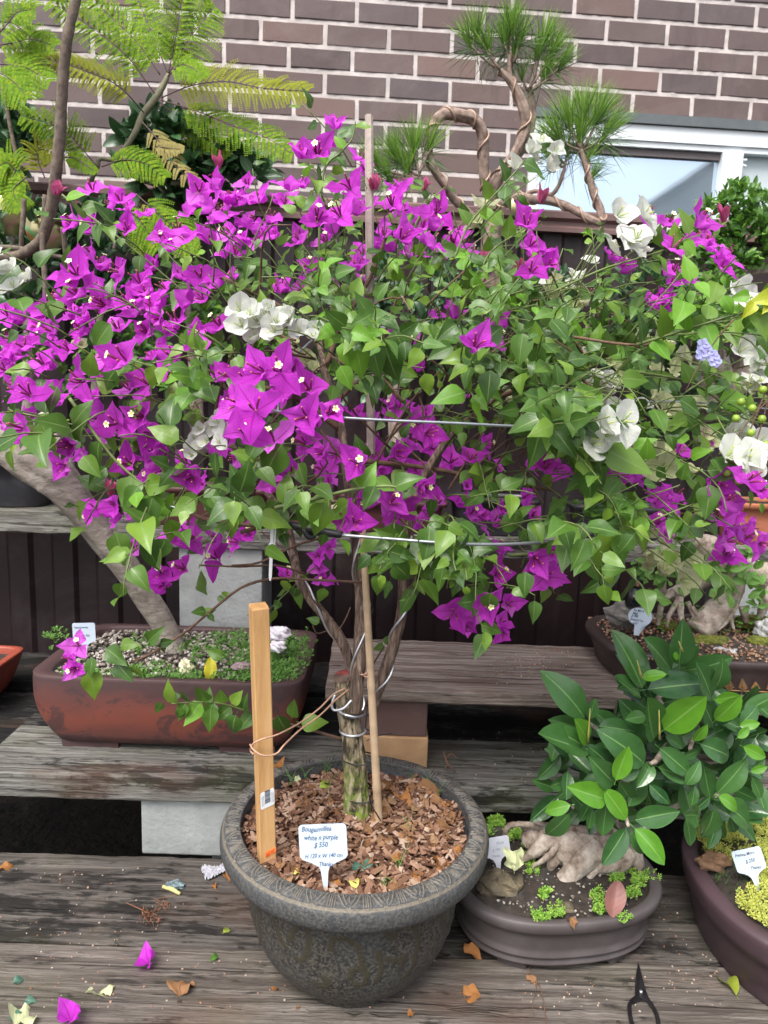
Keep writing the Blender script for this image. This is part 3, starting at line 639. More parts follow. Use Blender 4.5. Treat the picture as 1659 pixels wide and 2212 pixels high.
stems = [  # (points as (px, py, Y), radii)
 ([(770, 1535, TY - .012), (769, 1500, TY - .016), (775, 1440, TY - .014), (779, 1360, TY), (780, 1290, TY + .01), (774, 1220, TY + .02), (766, 1150, TY + .03), (758, 1080, TY + .03), (745, 990, TY + .04), (738, 930, TY + .05), (722, 870, TY + .06), (700, 800, TY + .08), (690, 740, TY + .12)], [.0125, .012, .0105, .010, .0095, .009, .0088, .008, .0075, .007, .006, .005]),
 ([(762, 1460, TY + .015), (757, 1440, TY + .012), (738, 1385, TY + .005), (706, 1338, TY), (668, 1290, TY), (645, 1250, TY + .01), (632, 1190, TY + .04), (615, 1120, TY + .06), (560, 1040, TY + .08), (500, 960, TY + .06)], [.0085, .0085, .0088, .0085, .008, .0075, .0075, .007, .006, .004]),
 ([(797, 1575, TY + .02), (806, 1525, TY + .02), (828, 1460, TY + .02), (850, 1395, TY + .02), (868, 1320, TY + .02), (872, 1250, TY + .02), (877, 1180, TY + .03), (890, 1100, TY + .05), (925, 1010, TY + .07), (985, 930, TY + .1), (1070, 860, TY + .12)], [.007, .0095, .0098, .0092, .0088, .0085, .008, .007, .0055, .004]),
 ([(738, 930, TY + .05), (640, 860, TY + .04), (540, 830, TY + .0), (450, 800, TY), (380, 760, TY)], [.006, .005, .004, .003, .0025]),
 ([(745, 990, TY + .04), (820, 1000, TY + .06), (920, 1010, TY + .08), (1050, 1035, TY + .08), (1200, 1060, TY + .05)], [.005, .0048, .0042, .0035, .0025]),
 ([(722, 870, TY + .06), (800, 800, TY + .10), (900, 750, TY + .15), (1000, 730, TY + .15), (1150, 740, TY + .1)], [.006, .005, .0045, .004, .003]),
 ([(700, 800, TY + .08), (740, 700, TY + .14), (800, 600, TY + .2), (830, 520, TY + .2)], [.005, .0045, .0035, .0025]),
 ([(690, 740, TY + .12), (600, 660, TY + .12), (480, 600, TY + .12), (400, 560, TY + .14)], [.005, .0045, .0035, .0025]),
 ([(1070, 860, TY + .12), (1180, 820, TY + .1), (1300, 770, TY + .08), (1420, 740, TY)], [.0045, .004, .0035, .003]),
 ([(590, 1132, TY - .13), (560, 1135, TY - .14), (500, 1130, TY - .14), (440, 1120, TY - .13), (400, 1100, TY - .12)], [.004, .0035, .003, .0028, .0022]),
 ([(660, 1133, TY - .12), (600, 1130, TY - .13), (520, 1150, TY - .13)], [.0045, .0045, .003])]
mb = MB()
for i_, (pts, rad) in enumerate(stems[:3]):
    mb.bark([P(*q) for q in pts], rad, 22, 0, 8, .10, 9, 34, 3.0 + i_, .10)
mb.build('main_stems', STEMM, tree)
mb = MB()
for pts, rad in stems[3:]: mb.tube([P(*q) for q in pts], rad, 7, 0, 4, knob=0.12)
brown = [([(782, 1258, TY), (730, 1255, TY - .01), (660, 1252, TY - .02), (590, 1250, TY - .04), (520, 1270, TY - .06), (450, 1325, TY - .08), (400, 1365, TY - .09), (330, 1410, TY - .1), (280, 1432, TY - .1)], [.0022, .0022, .0018]),
 ([(742, 1598, TY), (700, 1585, TY - .02), (640, 1568, TY - .03), (560, 1545, TY - .05)], [.003, .0024, .002]),
 ([(660, 1240, TY), (600, 1222, TY - .03), (520, 1224, TY - .05), (430, 1221, TY - .06)], [.002, .0018, .0014]),
 ([(740, 1150, TY), (690, 1163, TY - .03), (640, 1178, TY - .04), (560, 1215, TY - .05), (500, 1222, TY - .06)], [.0022, .002, .0016]),
 ([(725, 1372, TY), (745, 1340, TY - .01), (757, 1312, TY - .01)], [.0014, .0012]), ([(708, 1362, TY), (685, 1368, TY - .01), (675, 1350, TY - .01)], [.0015, .001]),
 ([(790, 1330, TY - .01), (800, 1328, TY - .02), (806, 1316, TY - .02)], [.0014, .001]), ([(700, 1328, TY), (680, 1300, TY - .02), (655, 1275, TY - .02)], [.0016, .0012]),
 ([(870, 1280, TY), (888, 1265, TY - .01), (898, 1245, TY - .01)], [.0014, .001]), ([(800, 1445, TY + .04), (815, 1420, TY + .04), (830, 1395, TY + .04)], [.0016, .0012]), ([(1055, 650, 1.1), (1030, 720, 1.12), (980, 780, 1.14)], [.002, .0015]),
 ([(1239, 988, 1.03), (1179, 948, 1.05), (1124, 893, 1.06)], [.0022, .0018, .0014]), ([(1239, 728, 1.08), (1330, 742, 1.06), (1374, 745, 1.05)], [.0022, .002, .0018])]
for pts, rad in brown: mb.tube([P(*q) for q in pts], rad, 6, 0, 4, knob=0.12)
for _ in range(60):                                   # bare inner twigs
    x, y = nr.uniform(400, 1400), nr.uniform(650, 1130); Yd = nr.uniform(1.1, 1.3)
    a = P(x, y, Yd); b = a + rv(0.08) + [0, 0, .03]; c_ = b + rv(0.07)
    mb.tube([a, b, c_], [.0022, .0016, .001], 5, 0, 3, knob=0.1)
mb.build('twigs', STEMB, tree)

# flowers: centres read off as (x, y, apparent radius) in four half-scale tiles
def tile(ox, oy, L): return [(ox + x / 2, oy + y / 2, r / 2) for (x, y, r) in L]
FLW = tile(0, 0, [(1445,525,60),(1375,645,85),(1560,665,55),(395,800,65),(515,850,65),(545,890,50),(300,960,65),(390,975,75),(545,980,65),(1065,785,50),(860,810,70),(930,790,70),(955,920,80),(900,880,60),(1110,850,70),(1250,790,75),(1310,790,50),(1170,930,70),(1500,790,80),(1540,900,70),(1375,930,85),(1290,1020,75),(1440,980,60),(770,980,80),(790,1020,70),(900,1020,80),(980,1000,70),(1050,1030,60),(1080,960,60),(745,1060,50),(380,1095,60),(1560,1085,60),(1020,1080,60),(820,900,50),(1000,850,50),(1180,1010,50),(1230,860,55),(690,1010,50)])
FLW += tile(829.5, 0, [(90,800,50),(30,860,70),(60,900,60),(230,900,70),(140,920,60),(620,950,85),(85,1010,80),(210,1030,80),(300,1030,70),(170,960,50),(0,1000,60),(330,990,50),(1230,950,75),(1380,950,90),(1260,1050,80),(1400,1020,55),(1490,1090,62),(680,1075,60),(640,1090,50),(990,1100,50),(350,1050,50),(30,1060,60),(130,1070,60)])
FLW += tile(0, 553, [(320,60,90),(320,150,90),(500,60,80),(420,130,60),(590,90,80),(620,150,70),(300,240,80),(360,260,60),(575,230,80),(500,300,70),(620,320,70),(660,220,60),(750,260,80),(740,310,70),(800,180,80),(860,170,70),(940,280,80),(900,330,60),(860,70,80),(780,80,60),(930,110,60),(1210,130,70),(1000,80,60),(1340,40,70),(1540,30,75),(1390,100,50),(1560,190,40),(20,240,70),(80,260,70),(180,230,80),(210,310,80),(100,380,80),(40,350,70),(60,430,60),(280,390,70),(170,450,70),(220,470,50),(400,470,70),(340,310,60),(515,440,110),(320,530,90),(620,530,90),(730,420,80),(110,580,95),(90,600,60),(60,740,95),(130,690,50),(30,690,50),(410,660,80),(490,720,90),(590,690,90),(640,770,90),(550,890,90),(660,850,90),(290,820,95),(350,850,60),(820,960,95),(860,980,60),(950,820,70),(1060,520,100),(1110,490,100),(1200,480,100),(1230,560,90),(1330,560,90),(1020,620,90),(1100,650,110),(1160,620,70),(1050,740,110),(1310,690,110),(1300,800,80),(1390,840,90),(1330,780,70),(1240,920,95),(1420,930,60),(1410,980,70),(1540,890,100),(1620,850,60),(1650,930,50),(410,1080,70),(480,1070,60),(1560,1060,70),(1600,690,60),(980,640,60),(940,480,50),(690,400,60),(250,620,60),(1000,700,60),(430,200,80),(530,180,70),(700,130,60),(10,480,60),(150,300,60),(680,260,70),(240,170,60)])
FLW += tile(829.5, 553, [(310,240,75),(490,290,75),(400,370,100),(470,330,60),(325,610,70),(205,760,80),(130,730,70),(60,650,60),(30,640,50),(155,480,40),(125,355,35),(15,320,40),(640,50,80),(720,30,60),(1050,50,60),(880,160,60),(1260,50,70),(1250,110,60),(1160,190,60),(1190,200,50),(1250,180,50),(1480,20,60),(380,860,80),(450,810,60),(60,850,80),(30,880,60),(700,900,80),(640,890,60),(900,840,50),(1010,910,80),(1010,970,80),(1110,950,70),(1060,830,50),(1290,830,60),(1400,770,50),(1170,1050,75),(1270,1020,70),(1450,990,95),(1500,1060,95),(1600,960,100),(1370,1060,80),(1640,1000,70),(170,1000,85),(230,1060,70),(40,1060,85),(90,1090,80),(340,1060,60),(380,1100,60),(640,1080,60),(500,920,30),(360,990,40),(510,1090,40)])
FLW += tile(0, 1106, [(380,10,50),(500,20,60),(740,80,60),(820,110,85),(570,150,50),(780,60,40),(920,190,80),(690,260,75),(780,240,70),(1070,90,70),(1240,265,60),(1370,190,50),(1375,240,45),(1390,285,40),(330,570,65),(320,680,65),(1540,40,90)])
FLW += tile(829.5, 1106, [(60,20,70),(140,50,60),(400,10,50),(490,40,70),(500,150,60),(500,265,80),(660,210,90),(730,170,60),(745,260,55),(455,390,90),(300,440,85),(345,490,80),(510,470,60),(515,530,60),(650,10,60),(1180,40,70),(1500,40,85),(1560,100,90),(1480,170,80),(1600,70,70),(1640,140,60),(1500,210,50),(1370,10,50)])
WFL = tile(829.5, 0, [(650,630,75),(670,670,60),(1100,990,100),(1060,1000,80),(1210,980,50)]) + tile(0, 553, [(1100,250,95),(1180,290,75),(1070,230,75),(1160,210,75),(1290,310,75),(840,780,80),(880,800,60),(20,40,75)]) + tile(829.5, 553, [(1070,700,120),(1010,650,90),(940,500,75),(930,550,60),(1600,170,85),(1630,470,95),(1640,520,80),(1600,850,120),(1640,800,100),(830,60,60),(1560,880,80)])
CFL = tile(829.5, 0, [(430,860,75),(380,960,50)]) + tile(0, 553, [(1320,430,85),(350,370,50),(560,980,70),(1270,360,50)]) + tile(829.5, 553, [(1050,480,70),(1035,530,50),(540,580,55),(1550,560,70),(1200,830,80),(1230,900,100),(1180,890,80),(760,120,80),(730,110,60),(840,210,60),(1290,420,70),(980,450,55),(1240,630,90),(1190,620,80),(1400,770,70),(1110,340,60),(1480,830,60),(1350,630,70),(1200,350,60)]) + tile(829.5, 1106, [(1220,240,80),(1320,290,90),(1150,190,70),(1280,200,80),(1170,90,60)])
BUDS = tile(0, 0, [(945,705,35),(245,830,32),(1620,800,35)]) + tile(829.5, 0, [(670,860,40),(1470,940,40),(170,800,28)]) + tile(829.5, 553, [(560,80,50),(430,30,45),(770,230,45),(590,60,40)]) + tile(0, 553, [(480,1010,40)]) + tile(829.5, 1106, [(140, 190, 30), (225, 180, 32)])
def place_flower(x, y, r, base=0.030, lo=0.84, hi=1.45):
    Yd = min(hi, max(lo, 1536 * base / r)) + nr.uniform(-.02, .02)
    if y > 1150 and x < 400: Yd = 1.05
    if 640 < x < 720 and 1180 < y < 1260: Yd = 1.42
    q = P(x, y, Yd); ln = r * 1.36 * Yd / 1536
    ctr = np.array([0.0, 1.15, 0.95])
    ax = nrm(0.45 * nrm(q - ctr) + np.array([0, -0.85, 0.55]) + rv(0.55)); ln = min(ln * (1.0 + max(0, min(.12, (r - 44) * .03))), .038 if base < .033 else .055)
    return q - ax * ln * 0.35, ln, ax, Yd
fv = [flower_mb(i + 1, w_bract, opening=o, wave=.34) for i, o in enumerate([1.0, 0.8, 1.15, 1.0, 0.65, 1.1, 0.9, .75, 1.05, .95, .6, 1.2])]
FLM = [BRACT, TUBEM, TUBEP]
flist = []
for (x, y, r) in FLW:
    q, ln, ax, Yd = place_flower(x, y, r); flist.append((r, x, y, q, ln, ax, Yd))
order = sorted(range(len(flist)), key=lambda i: -flist[i][0] - nr.uniform(0, 6)); top = set(order[:97])
fmesh = []; bmesh_ = []
def flower_obj(kind, me_src, q, ax, ln, spin):
    o = me_src.copy() if me_src.users_collection else me_src
    return o
rest = MB(); proto = {}
flower_i = 0
FX = []
for (x, y, r) in FLW:
    for _ in (0,):
        if r < 42 and nr.rand() < (.40 if x < 760 else .5): continue
        a_ = nr.uniform(0, 6.28); FX.append((x + r * 1.05 * cos(a_), y + r * .95 * sin(a_), r * nr.uniform(.72, 1.0)))
for (x, y, r) in FX:
    q, ln, ax, Yd = place_flower(x, y, r); q = q + np.array([0, nr.uniform(.0, .05), 0]); flist.append((r, x, y, q, ln, ax, Yd + .03))
bl_proto = {}
for i, (r, x, y, q, ln, ax, Yd) in enumerate(flist):
    vi = nr.randint(len(fv)); sp_ = nr.uniform(0, 6.28)
    R = frame(np.cross(ax, rv() + [0.01, 0, 0]), ax)
    if i in top:
        if vi not in proto:
            o = fv[vi].build('purple_flower', FLM, tree, base=(0, 0, 0)); proto[vi] = o.data
        else:
            o = bpy.data.objects.new('purple_flower', proto[vi]); scene.collection.objects.link(o); o.parent = tree
        M = Matrix.Identity(4)
        for a_ in range(3):
            for b_ in range(3): M[a_][b_] = float(R[a_, b_] * ln)
            M[a_][3] = float(q[a_] - TB[a_])
        o.matrix_local = M
        if nr.rand() < 0.5:
            bi = nr.randint(3)
            if bi not in bl_proto:
                c_ = bloom_mb(bi).build('small_bloom', [COROL, CORY, TUBEM], None, base=(0, 0, 0)); bl_proto[bi] = c_.data
            else:
                c_ = bpy.data.objects.new('small_bloom', bl_proto[bi]); scene.collection.objects.link(c_)
            c_.parent = o; c_.location = (0, 0, 0)
    else:
        s_ = fv[vi]; V = np.concatenate(s_.v) * ln @ R.T + q
        rest.add(V, s_.f, np.concatenate(s_.uv), list(s_.m))
        if nr.rand() < 0.35:
            s_ = bloom_mb(nr.randint(3)); rest.add(np.concatenate(s_.v) * ln @ R.T + q, s_.f, np.concatenate(s_.uv), [m_ + 3 for m_ in s_.m])
meta(rest.build('purple_flowers', FLM + [COROL, CORY, TUBEM], tree), kind='stuff')
wv = [flower_mb(40 + i, w_wbract, opening=o, wave=0.10) for i, o in enumerate([0.95, 0.75, 1.1, .6])]
wproto = {}
def white_one(x, y, r, mats, nm, idx):
    q, ln, ax, Yd = place_flower(x, y, r, 0.036, 0.9, 1.42 if x > 700 or idx else 1.02); ln *= (.60 if idx == 0 else .60)
    if idx == 1 and r > 30 and x > 1300: Yd = Yd
    vi = nr.randint(4); R = frame(np.cross(ax, rv() + [.01, 0, 0]), ax); key = (nm, vi)
    if key not in wproto:
        o = wv[vi].build(nm, mats, tree, base=(0, 0, 0)); wproto[key] = o.data
    else:
        o = bpy.data.objects.new(nm, wproto[key]); scene.collection.objects.link(o); o.parent = tree
    M = Matrix.Identity(4)
    for a_ in range(3):
        for b_ in range(3): M[a_][b_] = float(R[a_, b_] * ln)
        M[a_][3] = float(q[a_] - TB[a_])
    o.matrix_local = M; return (x, y, r, Yd)
occ = [(x, y, r, Yd) for (r, x, y, q, ln, ax, Yd) in flist]
WFL = WFL + [(x + nr.uniform(-1, 1) * r * 1.25, y + nr.uniform(-1, 1) * r * 1.0, r * .97) for x, y, r in WFL for _ in (0, 1, 2)] + [(1195, 605, 30), (1255, 590, 26), (1480, 760, 26), (1640, 640, 40), (1640, 760, 42), (1370, 500, 40)]
for (x, y, r) in WFL: occ.append(white_one(x, y, r, [BRACTW, TUBEW, CORY], 'white_flower', 0))
CFL = CFL + [(x + nr.uniform(-1, 1) * r * .7, y + nr.uniform(-1, 1) * r * .6, r * .9) for x, y, r in CFL] + [(1420, 790, 36), (1460, 790, 34), (1330, 870, 34), (1520, 870, 30), (1500, 1010, 30), (1440, 1190, 34), (1500, 1215, 36)]
for (x, y, r) in CFL:
    q4 = white_one(x, y, r, [BRACTC, TUBEW, TUBEW], 'cream_flower', 1); occ.append((q4[0], q4[1], q4[2] * 0.8, q4[3]))
bv_ = flower_mb(77, w_small, opening=0.35, tubes=False, nb=4)
PINKB = mat_leaf('dusky_pink_bud', (0.42, 0.08, 0.20), (0.55, 0.13, 0.26), (0.25, 0.03, 0.06), 0.5, 0.3, spec=0.2)
for (x, y, r) in BUDS:
    Yd = min(1.35, 1536 * 0.02 / r * 1.1); q = P(x, y + r * .6, Yd); ax = nrm([nr.uniform(-.3, .3), -.3, 1]); R = frame(np.cross(ax, rv()), ax)
    mbud = MB()
    for k in range(2): mbud.add(np.concatenate(bv_.v) * (r * 1.8 * Yd / 1536) @ R.T + q + rv(0.004), bv_.f, np.concatenate(bv_.uv))
    mbud.build('pink_bud', PINKB, tree)

# foliage: sprays of leaves on short twigs
BLOBS = [(950,1200,90,50,1.12,30),(1010,1240,50,50,1.06,18),(220,1120,60,40,1.0,10),(450,1140,90,30,1.0,18),(1120,1180,60,40,1.05,18),(1380,1180,60,50,1.0,16),(60,700,80,110,1.08,26),(200,640,110,80,1.15,34),(90,900,90,90,1.02,34),(300,800,130,110,1.1,60),(230,470,110,60,1.2,16),(420,600,120,100,1.25,60),(560,520,150,90,1.3,60),(680,440,80,80,1.3,26),(745,330,45,60,1.22,8),(450,770,120,100,1.12,70),
 (640,640,140,90,1.2,90),(740,720,130,90,1.05,55),(800,560,140,90,1.35,110),(980,550,160,80,1.35,110),(950,680,170,90,1.2,120),(1100,620,160,80,1.3,110),(1250,630,150,70,1.3,95),(1360,575,120,55,1.25,50),(1070,455,50,50,1.3,14),(1100,780,150,100,1.15,110),
 (1250,740,160,100,1.15,120),(1400,760,150,100,1.15,110),(1560,690,110,90,1.1,50),(1000,880,160,80,1.35,70),(1200,900,160,90,1.12,100),(1350,930,160,90,1.1,90),(1530,880,130,110,1.12,80),(1150,1020,140,70,1.2,70),(1330,1060,130,80,1.08,70),(1440,1120,150,70,1.12,60),(1600,1010,70,90,1.02,26),
 (430,990,140,80,1.02,60),(300,1040,100,70,1.02,40),(500,1090,110,55,1.02,34),(640,1040,90,80,1.02,40),(330,1180,45,40,1.02,8),(820,1060,120,70,1.15,40),(900,1170,100,50,1.15,34),(1000,1130,90,70,1.1,34),(850,1190,60,50,1.0,16),(1050,1290,30,80,1.02,9),(1040,1200,50,60,1.04,12),
 (800,740,120,70,1.0,34),(1180,870,60,60,1.0,20),(860,860,120,80,1.3,40),(680,820,80,80,1.3,30),(560,900,110,90,1.25,50),(200,960,110,50,1.1,26),(640,1275,30,20,1.12,6),(1330,1180,90,50,1.05,26),(1240,1160,40,40,1.0,12),(1500,1180,90,40,1.12,20),(60,790,60,60,1.2,20),(1480,640,100,50,1.3,40),(1620,760,50,80,1.15,20),(1290,820,120,70,1.3,70),(1130,700,120,60,1.4,60),(720,600,100,60,1.42,60),(880,470,100,60,1.42,34),(1620,900,50,80,1.25,24)]
lm = MB(); ly = MB(); sg = MB()
nocc = np.array([(x, y, r, Yd) for x, y, r, Yd in occ])
def blocked(q, margin=0.85):
    x, y = proj(q); k = (nocc[:, 3] > q[1] - 0.0) & (np.hypot(nocc[:, 0] - x, nocc[:, 1] - y) < nocc[:, 2] * margin)
    return k.any()
def put_leaf(mbx, p, d_, n_, L, tp=None):
    T = (tp or BL)[nr.randint(len(tp or BL))]
    mbx.tpl(T, p, frame(d_, n_), L)
def spray(p0, d0, n, L, mbx, up=0.0, gap=0.020, chk=True):
    d_ = nrm(d0); p = np.array(p0, float); pts = [p.copy()]; ang = nr.uniform(0, 6)
    for i in range(n):
        d_ = nrm(d_ + rv(0.16) + np.array([0, 0, -0.07 + up])); p = p + d_ * gap; pts.append(p.copy()); ang += 2.4
        s1 = nrm(np.cross(d_, [0, 0, 1.0]) + 1e-3); s2 = np.cross(s1, d_)
        side = cos(ang) * s1 + sin(ang) * s2
        ld = nrm(side * 0.9 + d_ * 0.45 + np.array([0, -0.12, -0.30]) + rv(0.25))
        ln = L * nr.uniform(0.65, 1.15) * (1 - 0.4 * (i / n) ** 2)
        q = p + ld * ln * 0.55
        if chk and blocked(q) and nr.rand() < 0.9: continue
        put_leaf(mbx, p + ld * 0.008, ld, np.array([0, -0.75, 0.65]) + rv(0.55), ln)
    sg.tube(pts, [0.0013, 0.0009], 4, 0, 1)
for (bx, by, rx, ry, Yb, n) in BLOBS:
    ns = max(1, int(n / 6.0))
    for _ in range(ns):
        a_ = nr.uniform(0, 2 * pi); rr = sqrt(nr.uniform(0, 1)) * 0.85
        x, y = bx + rx * rr * cos(a_), by + ry * rr * sin(a_); Yd = Yb + nr.normal(0, 0.07)
        q = P(x, y, Yd); out = nrm(q - np.array([-0.0, 1.25, 0.9]))
        spray(q - out * 0.05, out * 0.6 + np.array([0, -0.45, 0.25]) + rv(0.6), 6, (nr.uniform(0.024, 0.042) if Yb > 1.16 else nr.uniform(0.032, 0.056)), lm if nr.rand() < 0.88 else ly)
# named long shoots
shoots = [([(134,421,1.18),(170,450,1.18),(255,512,1.18),(369,606,1.2),(420,650,1.2)], .0022, 9, .04), ([(690,640,1.25),(690,500,1.25),(700,370,1.25),(735,330,1.25),(760,300,1.25),(768,262,1.25)], .0026, 10, .034),
 ([(980,560,1.25),(1014,485,1.25),(1069,420,1.25),(1110,375,1.25),(1134,345,1.25)], .0022, 10, .036), ([(1040,580,1.2),(1064,540,1.2),(1129,495,1.2),(1150,470,1.2)], .002, 5, .035),
 ([(1374,745,1.05),(1430,728,1.03),(1479,713,1.02),(1594,678,1.0),(1690,655,.98)], .0026, 9, .05), ([(1179,638,1.2),(1299,583,1.2),(1379,558,1.2),(1460,530,1.2),(1500,495,1.2)], .002, 9, .042),
 ([(1239,988,1.03),(1310,1000,1.02),(1379,998,1.0),(1440,975,1.0)], .0022, 6, .042), ([(1200,958,1.0),(1269,898,.99),(1329,838,.98),(1345,810,.98)], .002, 6, .038), ([(1000,1140,1.02),(985,1190,1.02),(1000,1271,1.02),(1034,1336,1.02),(1052,1380,1.02)], .002, 8, .036),
 ([(594,1097,.94),(680,1078,.93),(760,1058,.92),(840,1050,.92),(880,1062,.92)], .003, 8, .048), ([(20,880,1.0),(35,890,1.0),(165,920,1.0),(200,950,1.0)], .002, 4, .05), ([(150,860,1.0),(235,978,1.0),(300,1040,1.0),(345,1073,1.0)], .0026, 6, .05),
 ([(560,1545,1.08),(480,1520,1.04),(430,1516,1.03),(370,1520,1.02)], .0018, 10, .038), ([(1360,800,1.05),(1500,830,1.1),(1600,900,1.1),(1680,920,1.1)], .0025, 5, .05), ([(1100,1200,1.1),(1300,1180,1.0),(1420,1120,1.0),(1520,1080,1.0)], .002, 5, .045)]
for pts, rad, nl, L in shoots:
    pp = catmull([P(*q) for q in pts], 12); sh_ = MB(); sh_.tube(pp, [rad, rad * .75, rad * .4], 7, 0, 1); sh_.build('green_shoot', STEMG, tree)
    for i in range(nl):
        p = pp[int((i + .6) / nl * (len(pp) - 1))]; side = (1 if i % 2 else -1)
        tdir = nrm(pp[min(len(pp) - 1, int((i + .6) / nl * (len(pp) - 1)) + 1)] - p + 1e-6)
        perp = np.cross(tdir, [0, -1, 0]) * side
        ld = nrm(perp * 0.8 + tdir * 0.35 + np.array([0, -.2, -.25]) + rv(.2))
        if blocked(p + ld * L * .5, .6): continue
        put_leaf(lm if nr.rand() < .8 else ly, p, ld, np.array([0, -.9, .45]) + rv(.45), L * nr.uniform(.8, 1.15))
# hand-placed big leaves: base (x, y), tip (x, y), distance, young?
BIGL = [(610,960,538,1055,.93,0),(700,1085,672,1175,.92,0),(665,1085,650,1160,.93,0),(560,945,530,1010,.93,0),(330,1075,300,1160,.98,0),(230,1010,175,1050,.98,0),(300,1050,262,1105,.98,0),(720,705,680,740,.95,1),(740,740,760,800,.95,1),(770,755,790,830,.95,1),(700,700,730,725,.94,1),(790,720,830,715,.95,1),(760,715,812,735,.94,1),(830,740,860,850,.97,0),(800,740,830,830,.96,0),(735,790,765,850,.94,1),(715,730,700,760,.94,1),(850,710,890,790,.99,0),(1060,800,1050,880,1.0,0),(1130,720,1115,800,1.0,0),(1190,690,1240,740,1.0,0),(1310,970,1410,1030,.98,0),(1200,890,1085,930,.98,0),(1290,880,1240,820,1.0,0),(1300,880,1350,930,1.0,0),(1260,930,1200,960,.98,0),(1450,690,1470,660,1.0,1),(1560,640,1600,680,.99,1),(1600,670,1560,660,1.0,1),(1620,640,1570,640,.99,1),(240,700,185,760,.98,0),(250,800,200,850,.97,0),(330,790,330,850,.97,0),(125,835,90,900,.97,0),(90,910,110,990,.96,0),(180,985,215,1040,.96,0),(380,1010,340,1060,.98,0),(460,740,470,680,1.2,0),(810,1050,785,1110,.91,0),(590,1160,620,1120,1.0,0),(250,1150,275,1235,1.0,0),(320,1170,310,1215,1.0,0),(1060,1280,1050,1340,1.0,0),(1050,1365,1052,1412,.98,0),(1135,1235,1130,1300,.98,0),(820,1240,815,1300,.98,0),(850,1215,905,1270,.97,0),(840,1190,905,1215,.97,0),(800,1200,760,1230,.97,0),(830,1205,790,1250,.97,0),(1250,1140,1190,1185,.96,0),(1300,1150,1310,1245,.96,0),(1340,1150,1355,1230,.96,0),(1285,1160,1280,1210,.95,0),(195,1450,210,1520,1.04,0),(230,1400,280,1440,1.04,0),(200,1420,190,1470,1.04,0),(480,1420,440,1400,1.05,0),(250,1430,290,1480,1.04,0),(290,1440,292,1480,1.04,0),(445,1520,458,1480,1.03,0),(455,1530,455,1590,1.02,0),(510,1545,485,1605,1.0,0),(385,1510,375,1490,1.02,0),(390,1530,385,1560,1.02,0),(500,1520,525,1490,1.0,0),(350,1518,335,1540,1.02,0),(600,1545,625,1605,1.08,0),(650,1560,715,1565,1.1,0),(630,1550,640,1505,1.1,0),(260,1395,300,1385,1.05,0),(320,1385,350,1360,1.05,0),(345,1390,380,1385,1.05,0),(350,1390,345,1420,1.05,0),(440,1325,470,1310,1.07,0),(450,1325,465,1345,1.07,0),(445,1320,410,1325,1.07,0),(470,1290,490,1300,1.08,0),(480,1285,495,1280,1.08,0),(700,1270,690,1310,1.1,0),(640,1270,625,1305,1.1,0),(620,1255,605,1290,1.1,0),(830,1390,850,1370,1.2,0),(830,1395,805,1405,1.2,0),(840,1400,860,1410,1.2,0),(690,1345,660,1330,1.13,0)]
for (x0, y0, x1, y1, Yd, yg) in BIGL:
    a_ = P(x0, y0, Yd); b_ = P(x1, y1, Yd - nr.uniform(-.01, .02)); L = np.linalg.norm(b_ - a_)
    put_leaf(ly if yg else lm, a_, b_ - a_, np.array([0, -1, .35]) + rv(.35), L * .92)
yl = MB()
for (x0, y0, x1, y1) in [(1630,655,1600,690),(1670,650,1640,680),(1680,640,1610,655)]:
    a_, b_ = P(x0, y0, .98), P(x1, y1, .97); put_leaf(yl, a_, b_ - a_, [0, -1, .3], np.linalg.norm(b_ - a_) * .8)
yl.build('yellowed_leaves', mat_leaf('yellow_leaf', (.34, .40, .02), (.44, .48, .03), (.3, .32, .02), .4, .3), tree)
lm.build('foliage', LEAF, tree); ly.build('young_foliage', LEAFY, tree); meta(sg.build('green_shoots', STEMG, tree), kind='stuff')
#@@3
# ------------------------------------------------------------------ mulch and everything stuck into the pot
MZ = 0.236
def mulch_z(x, y): return MZ + 0.006 * sin(x * 40 + 1) * cos(y * 37) + 0.010 * math.exp(-((x - TB[0]) ** 2 + (y - TB[1]) ** 2) / 0.004)
def island_mat(name, stops, rough=0.85, bump=0.5, sc=120):
    t = NT(name); g = t.n('NewGeometry'); v = t.map(); n = t.noise(v, sc, 4)
    c = t.ramp(g.outputs['Random Per Island'], stops, 'CONSTANT' if False else 'LINEAR')
    c = t.mix(t.math('MULTIPLY', n, 0.5), c, (0.05, 0.03, 0.02)); return t.set(c, rough, t.bump(n, bump, 0.003), spec=0.25)
CHIP = island_mat('bark_chips', [(0, (0.07, 0.030, 0.018)), (0.3, (0.17, 0.085, 0.05)), (0.6, (0.30, 0.165, 0.105)), (0.85, (0.42, 0.27, 0.185)), (1, (0.52, 0.40, 0.31))])
mb = MB(); g = 40; V = []
for j in range(g + 1):
    for i in range(48):
        r = 0.193 * j / g; a = 2 * pi * i / 48; x, y = PC[0] + r * cos(a), PC[1] + r * sin(a); V.append((x, y, mulch_z(x, y) - 0.004 + nr.uniform(-.002, .002)))
mb.add(V, [(j * 48 + i, j * 48 + (i + 1) % 48, (j + 1) * 48 + (i + 1) % 48, (j + 1) * 48 + i) for j in range(g) for i in range(48)])
for _ in range(2600):
    r = 0.188 * sqrt(nr.rand()); a = nr.uniform(0, 2 * pi); x, y = PC[0] + r * cos(a), PC[1] + r * sin(a)
    L = nr.choice([nr.uniform(.006, .014), nr.uniform(.012, .026)], p=[.6, .4]); w = L * nr.uniform(.18, .5); h = nr.uniform(.0010, .0028)
    d_ = nrm([nr.uniform(-1, 1), nr.uniform(-1, 1), nr.uniform(-.35, .35)]); R = frame(d_, np.array([0, 0, 1]) + rv(.45))
    mb.box((x, y, mulch_z(x, y) + nr.uniform(0, .006)), (w, L, h), R, 0, j=w * 0.16)
